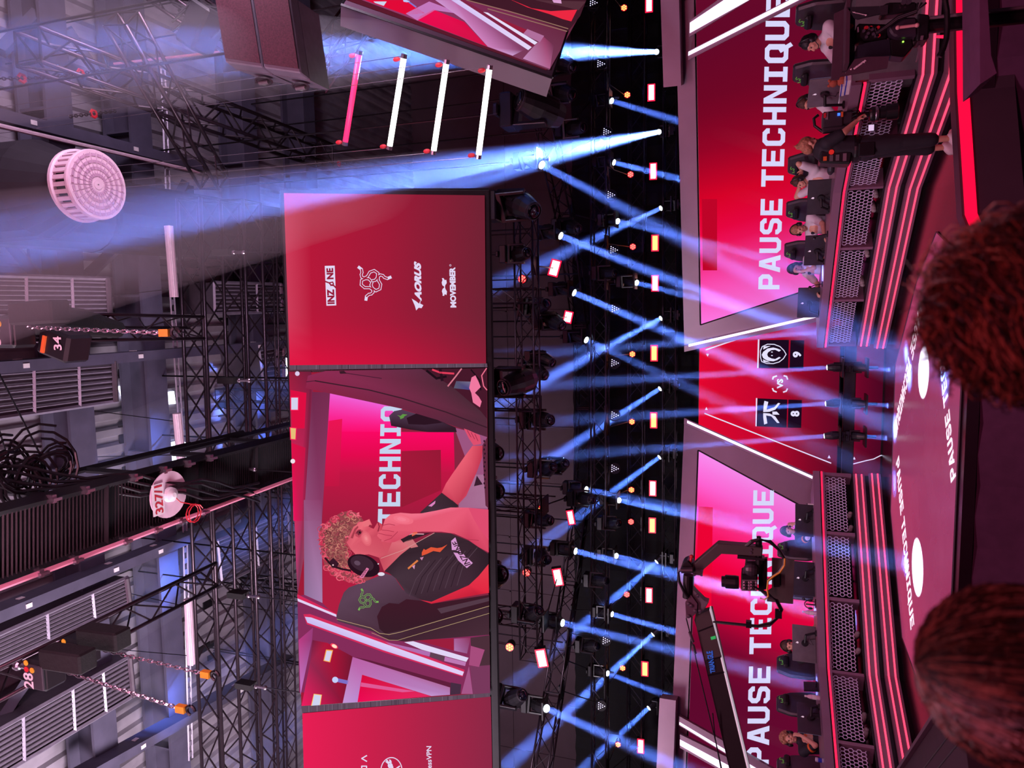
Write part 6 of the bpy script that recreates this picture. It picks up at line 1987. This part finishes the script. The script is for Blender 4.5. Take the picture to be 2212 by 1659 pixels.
# ================================================================ TELEPROMPTER CAMERA
Yp = 7.0
M_HOOD = mat('purple_black_hood', '4a3040', .85, var=.1)
G_ = lambda pts, dy=0.0, z=zoom(1740, 0, .1537): [at_y(*p, Yp + dy) for p in z(*pts)]
c = at_y(1920, 60, Yp)
t = thing('teleprompter_camera', 'robotic camera with black teleprompter hood on a column by the top edge of the photo', 'camera', (c.x, c.y, -1.0))
MB().prism(G_([(405, 190), (540, 128), (516, 1012), (474, 1105), (362, 1115), (398, 470)], .30), (0, .04, 0)).prism(G_([(540, 128), (590, 92), (572, 1010), (516, 1012)], .30), (0, -.25, 0)).build('hood_top', M_HOOD, t)
MB().prism(G_([(516, 1012), (545, 150), (700, 150), (690, 990)], .28), (0, .03, 0)).build('hood_back', M_BLACKP, t)
MB().prism(G_([(575, 100), (1040, 84), (1060, 190), (735, 268), (690, 250), (615, 150)], .05), (0, .02, 0)).build('side_flap', M_JBLACK, t)
MB().prism(G_([(690, 832), (870, 800), (1180, 790), (1150, 955), (480, 1075), (505, 1025), (560, 1030)], .0), (0, .02, 0)).build('side_flap', M_HOOD, t)


def g_text(s, bl, br, tl, dy, m, bold=.02, z=zoom(1740, 0, .1537)):
    B, Rr, Tt = [at_y(*p, Yp + dy) for p in z(bl, br, tl)]
    mb = MB()
    for f in font_text(s, bold):
        mb.poly([B + (Rr - B) * a + (Tt - B) * b_ for a, b_ in f])
    return mb.build('lettering', m, t)


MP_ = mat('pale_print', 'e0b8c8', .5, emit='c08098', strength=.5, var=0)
g_text('autoscript', (690, 985), (862, 862), (664, 956), -.012, MP_)
g_text('autoscript', (838, 200), (655, 158), (846, 222), .04, MP_)
MB().prism(G_([(625, 975), (650, 960), (640, 990)], -.01), (0, -.004, 0)).prism(G_([(842, 205), (862, 212), (840, 228)], .04), (0, -.004, 0)).build('logo', MP_, t)
MB().prism(G_([(560, 300), (680, 330), (680, 410), (560, 430)], .15), (0, .12, 0)).build('tally_box', M_BLACK, t)
MB().lathe([(.002, 0), (.022, 0), (.018, .012)], G_([(635, 368)], .14)[0], V((0, -1, 0)).to_track_quat('Z', 'Y'), seg=14).build('tally_light', M_RED, t)
MB().prism(G_([(1045, 95), (1160, 30), (1560, 22), (1585, 150), (1050, 222)], .06), (0, .12, 0)).build('prompter_monitor', M_BLACKP, t, bevel=.012)
MB().prism(G_([(1045, 95), (1158, 80), (1150, 205), (1050, 222)], .05), (0, -.02, 0)).build('monitor_end', M_DGREY, t)
for p in ((1385, 28), (1450, 25)):
    MB().lathe([(.014, -.008), (.022, -.008), (.022, .008), (.014, .008)], G_([p], .03)[0], V((0, -1, 0)).to_track_quat('Z', 'Y'), seg=12).build('thumb_ring', M_CHROME, t)
MB().prism(G_([(720, 320), (1180, 330), (1160, 560), (730, 560)], .12), (0, .22, 0)).build('camera_body', M_BLACK, t, bevel=.02)
rnd = random.Random(4)
for k in range(16):
    p = G_([(800 + rnd.uniform(0, 250), 380 + rnd.uniform(0, 160))], .11)[0]
    MB().lathe([(.006, 0), (.013, 0), (.013, .02), (.006, .02)], p, V((0, -1, 0)).to_track_quat('Z', 'Y'), seg=8).build('connector', M_CHROME if k % 3 else M_RED, t)
MB().prism(G_([(725, 390), (745, 385), (750, 455), (728, 460)], .10), (0, -.015, 0)).build('handle', M_ALU, t)
MB().prism(G_([(700, 800), (720, 650), (860, 600), (1180, 545), (1200, 780)], .10), (0, .30, 0)).build('lens_shroud', mat('navy_black_cloth', '151225', .9), t)
MB().prism(G_([(1165, 400), (1180, 310), (1240, 260), (1300, 240), (1570, 235), (1580, 500), (1290, 520), (1220, 490)], .02), (0, .16, 0)).build('pan_head', mat('pan_head_shell', '2e2434', .5), t, bevel=.015)
a, b = G_([(1298, 388), (1568, 354)], -.03)
MB().tube(a, b, .012, 8).ball(a, .018).ball(b, .018).build('tilt_bar', mat('pink_bar', 'e0a8a8', .4), t)
MB().prism(G_([(1580, 185), (1745, 200), (1735, 545), (1560, 575)], .02), (0, .2, 0)).build('head_base', M_BLACKP, t, bevel=.012)
MB().prism(G_([(1620, 505), (1660, 502), (1648, 562), (1608, 564)], .01), (0, -.006, 0)).build('label_plate', M_ALU, t)
MB().prism(G_([(1180, 545), (1500, 520), (1520, 650), (1390, 800), (1200, 780)], .1), (0, .16, 0)).build('control_box', M_BLACK, t, bevel=.01)
MB().lathe([(.002, 0), (.008, 0), (.006, .006)], G_([(1372, 586)], .09)[0], V((0, -1, 0)).to_track_quat('Z', 'Y'), seg=8).build('green_light', mat('green_led', '90ff60', .3, emit='a0ff50', strength=2, var=0), t)
MB().prism(G_([(1580, 570), (1614, 572), (1616, 730), (1575, 850), (1560, 850), (1588, 725)], .15), (0, .05, 0)).build('pan_handle', M_ALU, t)
c1, c2 = at_y(2004, 58, Yp + .1), at_y(2100, 55, Yp + .1)
MB().cone(c1, (c2.x, c2.y, -1.0), .055, .06, 14).build('column', M_BLACK, t)
MB().cone(c1 + V((.05, -.06, 0)), (c2.x + .05, c2.y - .06, -.9), .014, .014, 8).build('column_rail', M_ALU, t)
MB().box((c2.x, c2.y, -.93), (.6, .6, .14)).build('base', M_BLACK, t, bevel=.03)
MB().prism([at_y(*p, Yp) for p in ((2097, 38), (2120, 36), (2120, 72), (2097, 70))], (0, .15, 0)).build('column_clamp', M_BLACKP, t, bevel=.01)
MB().prism(G_([(1836, 500), (1945, 492), (1950, 528), (1842, 520)], .05), (0, .02, 0)).build('red_light_bar', M_LEDRED, t)  # glowing red light bar beside the column
zz = zoom(1752, 0, .20796)
MB().path([at_y(*p, Yp - .05) for p in zz((1385, -40), (1412, 120), (1415, 280), (1405, 400), (1375, 500), (1330, 590))], .022, 8).build('hose', M_BLACK, t)
for k in range(5):
    MB().path([at_y(*p, Yp - .02) for p in zoom(1740, 0, .1537)((1700 - 30 * k, 40), (1560, 140 + 10 * k), (1300, 230 + 12 * k), (1130, 360 + 10 * k), (1000, 450 + 8 * k))], .009, 5).build('cable', M_GREY if k % 2 else M_BLACKP, t)

# ---- covered platform under the column
pts = [at_y(*p, 6.4) for p in ((2116, -60), (2117, 182), (2153, 158), (2141, 120), (2130, -60))]
tag(MB().prism(pts, (0, .5, 0)).build('cloth_cover', mat('dark_purple_cloth', '4a2a44', .9)), 'dark purple cloth cover over the foot of the teleprompter camera', 'cloth')

# ================================================================ JIB CRANE
Yj = 7.0
zj, zk = zoom(1430, 1120, .15822), zoom(1420, 1314, .20796)
J = lambda pts, dy=0.0: [at_y(*p, Yj + dy) for p in zj(*pts)]
Kk = lambda pts, dy=0.0: [at_y(*p, Yj + dy) for p in zk(*pts)]
M_JIB = mat('jib_grey', '4a4644', .5, .2, var=.05)
M_JIBD = mat('jib_dark', '2a2628', .5, .2, var=.05)
c = at_y(1540, 1420, Yj)
t = thing('jib_crane', 'long black jib crane arm with blue TRIANGLE lettering and a remote camera at its head', 'camera crane', c)
MB().prism(Kk([(470, 100), (560, 60), (660, 500), (692, 660), (1130, 2500), (960, 2600), (520, 690), (412, 222), (380, 120)], 0), (0, .22, 0)).build('main_arm', M_JIBD, t, bevel=.008)
MB().prism(Kk([(392, 90), (540, 15), (668, 500), (500, 540), (412, 225)], -.003), (0, -.004, 0)).build('arm_cover', M_JIB, t)
MB().prism(Kk([(540, 18), (549, 16), (700, 660), (1150, 2500), (1132, 2500), (690, 662)], -.004), (0, .1, 0)).build('pale_edge', M_LOGO, t)  # pale strip with its own glow along the arm's edge
for q in (((425, 232), (580, 172), (584, 186), (428, 246)), ((512, 532), (662, 498), (664, 510), (515, 546)), ((520, 690), (694, 655), (696, 668), (524, 704))):
    MB().prism(Kk(q, -.008), (0, -.004, 0)).build('arm_band', M_BLACK, t)
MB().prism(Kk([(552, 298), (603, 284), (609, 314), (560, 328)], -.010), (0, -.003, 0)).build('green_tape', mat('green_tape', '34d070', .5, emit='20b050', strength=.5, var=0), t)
B, Rr, Tt, TR = Kk([(602, 668), (574, 440), (552, 676), (508, 450)], -.012)
mb = MB()
for f in font_text('TRIANGLE', .04):
    mb.poly([B * (1 - a) * (1 - b_) + Rr * a * (1 - b_) + Tt * (1 - a) * b_ + TR * a * b_ for a, b_ in f])
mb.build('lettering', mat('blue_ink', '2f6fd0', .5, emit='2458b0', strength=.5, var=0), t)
MB().prism(J([(420, 960), (575, 1130), (640, 1140), (575, 1255), (515, 1310), (470, 1285), (395, 1045)], -.02), (0, .1, 0)).build('pivot_bracket', M_GREY, t, bevel=.004)
MB().prism(J([(318, 1150), (395, 1045), (482, 1165), (474, 1290), (405, 1350), (330, 1362)], -.05), (0, .03, 0)).build('pivot_plate', M_PANELD, t)
for p in ((362, 1165), (395, 1190), (455, 1265), (362, 1335), (520, 1262), (490, 1055)):
    MB().lathe([(.002, 0), (.02, 0), (.016, .012), (.002, .014)], J([p], -.055)[0], V((0, -1, 0)).to_track_quat('Z', 'Y'), seg=10).build('bolt', M_CHROME, t)
MB().cone(J([(362, 770)])[0], J([(352, 1080)])[0], .05, .05, 14).build('riser_post', M_BLACK, t)
MB().prism(J([(290, 600), (355, 570), (420, 640), (418, 745), (262, 752), (258, 662)], -.03), (0, .16, 0)).build('pivot_motor', M_BLACKP, t, bevel=.01)
MB().tube(*J([(262, 705), (420, 705)], -.06), .03, 12).build('pivot_shaft', M_DGREY, t)
MB().tube(*J([(385, 600), (404, 520)], -.0), .012, 8).ball(J([(404, 520)])[0], .02).build('knob', M_RED, t)
MB().prism(J([(430, 628), (765, 340), (1150, 375), (1378, 405), (1366, 522), (1240, 506), (806, 472), (556, 690), (550, 786), (430, 772)], 0), (0, .11, 0)).build('neck_arm', M_JIB, t, bevel=.008)
for p in ((1215, 422), (1212, 468), (445, 768), (538, 772), (545, 705)):
    MB().lathe([(.002, 0), (.014, 0), (.012, .008)], J([p], -.002)[0], V((0, -1, 0)).to_track_quat('Z', 'Y'), seg=10).build('bolt', M_CHROME, t)
MB().tube(*J([(1322, 300), (1322, 620)], .05), .03, 12).lathe([(.05, -.02), (.055, 0), (.05, .02)], J([(1322, 315)], .05)[0], seg=14).build('pan_axle', M_BLACK, t)
MB().prism(J([(1030, 505), (1400, 548), (1398, 578), (1028, 548)], .0), (0, .10, 0)).build('tilt_plate', M_BLACKP, t)
MB().prism(J([(1500, 545), (1808, 572), (1790, 1168), (1432, 1132), (1440, 1000), (1500, 960)], .16), (0, .03, 0)).build('weather_plate', mat('olive_grey_plate', '4c4a46', .55, var=.05), t)
MB().prism(J([(1150, 590), (1330, 588), (1352, 640), (1345, 770), (1130, 760), (1132, 620)], .04), (0, .18, 0)).build('camera_hood', M_BLACKP, t, bevel=.015)
MB().ball(J([(1220, 700)], .03)[0], (.07, .05, .07)).build('eyepiece', M_DGREY, t)
MB().prism(J([(1080, 755), (1310, 775), (1300, 1000), (1075, 985)], .0), (0, .2, 0)).build('camera_body', M_BLACK, t, bevel=.012)
MB().prism(J([(1092, 838), (1300, 842), (1290, 992), (1086, 986)], -.01), (0, .02, 0)).build('connector_panel', M_GREY, t)
for k in range(18):
    p = J([(1125 + 32 * (k % 6), 870 + 40 * (k // 6))], -.012)[0]
    MB().lathe([(.005, 0), (.013, 0), (.013, .018), (.005, .02)], p, V((0, -1, 0)).to_track_quat('Z', 'Y'), seg=8).build('connector', (M_CHROME, M_BLACK, M_ALU)[k % 3], t)
a, b = J([(1050, 872), (815, 858)], .06)
MB().lathe([(.06, 0), (.065, .03), (.065, .12), (.052, .13), (.052, (b - a).length)], a, (b - a).to_track_quat('Z', 'Y'), seg=18).build('lens', M_BLACKP, t)
MB().prism(J([(1310, 560), (1440, 545), (1436, 960), (1320, 1000)], .14), (0, .05, 0)).build('cradle', M_BLACK, t)
MB().prism(J([(1520, 800), (1606, 770), (1608, 935), (1525, 938)], .12), (0, .03, 0)).build('mount_bracket', M_BLACK, t)
for dx in (0, 12, -10):
    MB().path(J([(1150 + dx, 372), (1220, 315 + dx), (1330, 284), (1480, 318 + dx), (1600, 430), (1665, 545 + dx), (1662, 640), (1600, 735 + dx), (1440, 850)], -.03), .013, 6).build('cable', M_BLACKP, t)
MB().path(J([(1678, 545), (1672, 640), (1610, 735), (1520, 790), (1448, 852), (1436, 960), (1452, 1060), (1400, 1110), (1340, 1085)], -.05), .009, 6).build('cable', M_YEL, t)
for k in range(5):
    MB().path(J([(1250 + 20 * k, 930 + 10 * k), (1440, 1010 + 15 * k), (1545 + 8 * k, 1110), (1610 + 9 * k, 1240), (1580 + 6 * k, 1340), (1470, 1420 + 12 * k), (1300, 1458 + 6 * k), (1100, 1440 + 5 * k), (750, 1405 + 5 * k), (695, 1412)], -.04 + .01 * k), .008, 5).build('cable', (M_BLACKP, M_DGREY, M_BLACKP, M_ALU, M_BLACKP)[k], t)
MB().box(J([(1590, 1300)], -.03)[0], (.07, .06, .06)).build('cable_tie', M_BLACK, t)
MB().box(J([(1185, 1440)], -.03)[0], (.06, .05, .05)).build('cable_tie', M_BLACK, t)
MB().path(J([(262, 700), (222, 730), (235, 860), (300, 1000), (355, 1080)], -.06), .014, 6).build('cable', M_BLACKP, t)
for q_ in (((300, 105), (335, 240), (392, 480), (420, 610), (480, 860), (610, 1400), (720, 1900)), ((575, 1090), (600, 1350), (660, 1659), (700, 1900))):
    MB().path(Kk(q_, -.06), .006, 5).build('stay_wire', M_BLACK, t)
for p0, p1 in (((335, 245), (372, 350)), ((372, 380), (395, 470))):
    MB().cone(*Kk([p0, p1], -.06), .014, .014, 8).build('turnbuckle', M_CHROME, t)

# ================================================================ SPECTATORS IN FRONT
def spectator(px, Y, label, shades, style):
    hairm = shades[0]
    H = at_y(*px, Y)
    zf = H.z - 1.27
    t = thing('person', label, 'person', (H.x, H.y - .02, zf))
    o = V((H.x, H.y - .02, zf))
    q = Quaternion((0, 0, 1), R(8))
    h = H - o
    body, shirt, legs = MB(), MB(), MB()
    nk, ch, hp = h + V((0, -.02, -.13)), h + V((0, -.05, -.34)), V((0, -.1, .47))
    head_shape(body, h, q)
    body.cap(nk, h - V((0, 0, .05)), .052, .05).cap(ch, nk, .09, .056).cap(hp, ch, .13, .14)
    shirt.ball(ch - V((0, 0, .05)), (.20, .13, .20)).cap(hp, ch, .16, .16).cap(ch + V((-.18, 0, .1)), ch + V((.18, 0, .1)), .085, .085)
    for s in (-1, 1):
        S = ch + V((.19 * s, 0, .1))
        E, Wq = elbow(S, V((.14 * s, .30, .60)), .29, .26, (.7 * s, -.2, -1))
        body.cap(S, E, .05, .042).cap(E, Wq, .04, .028)
        hand(body, Wq, (-.2 * s, 1, -.1), (0, 0, -1), .7, s)
        shirt.cap(S, Wq.lerp(E, .3), .075, .055)
        k, a = V((.12 * s, .38, .50)), V((.12 * s, .36, .08))
        body.cap(hp + V((.09 * s, 0, 0)), k, .08, .06).cap(k, a, .055, .04)
        legs.cap(hp + V((.09 * s, 0, 0)), k, .10, .08).cap(k, a, .075, .06)
        MB().cap(a + V((0, -.03, -.03)), a + V((0, .16, -.04)), .045, .038).build('shoe', M_WHITE, t, True, True)
    b = remesh(body.build('body', M_SKIN, t, True, True), .011)
    remesh(shirt.build('jacket', M_JBLACK, t, True, True), .016)
    remesh(legs.build('trousers', M_JBLACK, t, True, True), .018)
    for s in (-1, 1):
        MB().ball(h + q @ V((.031 * s, .080, .008)), (.012, .009, .007), q, 8, 6).build('eye', M_BLACKP, b, True)
    # hair: inner cap plus many strands
    cap = MB().ball(h + V((0, -.02, .04)), (.105, .115, .105)).ball(h + V((0, -.05, -.04)), (.10, .09, .12))
    hc = remesh(cap.build('hair', hairm, b, True, True), .012, 2)
    rn = random.Random(int(px[1]))
    sms = [MB(), MB(), MB()]
    crown = h + V((.0, -.03, .135))
    for k in range(2600 if style == 'straight' else 2800):
        a = rn.uniform(0, 6.283)
        if style == 'straight':
            ln = rn.uniform(.28, .46)
            pts = []
            for j in range(9):
                u = j / 8
                th_ = min(u * ln / .125, 1.75 + rn.uniform(0, .02))
                rr = .122 + rn.uniform(-.003, .014)
                drop = max(0, u * ln - 1.75 * .125)
                pts.append(h + V((math.cos(a) * rr * math.sin(th_) * (1.0 + .15 * drop), -.03 + math.sin(a) * rr * math.sin(th_), .025 + rr * math.cos(th_) - drop)))
        else:
            b_ = rn.uniform(-.7, 1.45)
            rr = rn.uniform(.105, .150)
            c0 = V((math.cos(a) * math.cos(b_) * rr, -.035 + math.sin(a) * math.cos(b_) * rr * 1.05, .035 + math.sin(b_) * rr))
            tang = V((-math.sin(a), math.cos(a), rn.uniform(-.6, .6))).normalized()
            nn = c0.normalized()
            w_, ph, cr = rn.uniform(.06, .13), rn.uniform(0, 6.28), rn.uniform(.010, .026)
            bi = tang.cross(nn)
            pts = [h + c0 + tang * (w_ * (j / 9 - .5) * 1.6) + nn * (cr * math.sin(j * .8 + ph) - .9 * (w_ * (j / 9 - .5)) ** 2 / .12) + bi * (cr * math.cos(j * .8 + ph)) for j in range(10)]
        sms[k % 3].path(pts, [.0013] * (len(pts) - 1) + [.0005], 3)
    for sm, sh_ in zip(sms, shades):
        sm.build('hair_strands', sh_, hc, True)
    return t


M_HRED = [mat('auburn_hair_deep', '240a09', .5, var=.3, scale=30), mat('auburn_hair', '4e1e16', .45, var=.3, scale=30), mat('auburn_hair_light', '80402f', .4, var=.3, scale=30)]
M_HDK = [mat('brown_hair_deep', '1a0907', .45, var=.3, scale=30), mat('long_brown_hair', '3e1f16', .4, var=.3, scale=30), mat('brown_hair_light', '6e4438', .35, var=.3, scale=30)]
spectator((2278, 662), 1.40, 'seated spectator seen from behind with curly auburn hair, in front of the floor screen', M_HRED, 'curly')
spectator((2222, 1446), 1.26, 'seated spectator seen from behind with long straight brown hair near the corner', M_HDK, 'straight')
structure(MB().prism([(-3.5, -.6, -1.0), (3.5, -.6, -1.0), (3.5, 2.2, -1.0), (-3.5, 2.2, -1.0)], (0, 0, 1.42)).build('floor_stand', mat('hall_floor', '241820')))
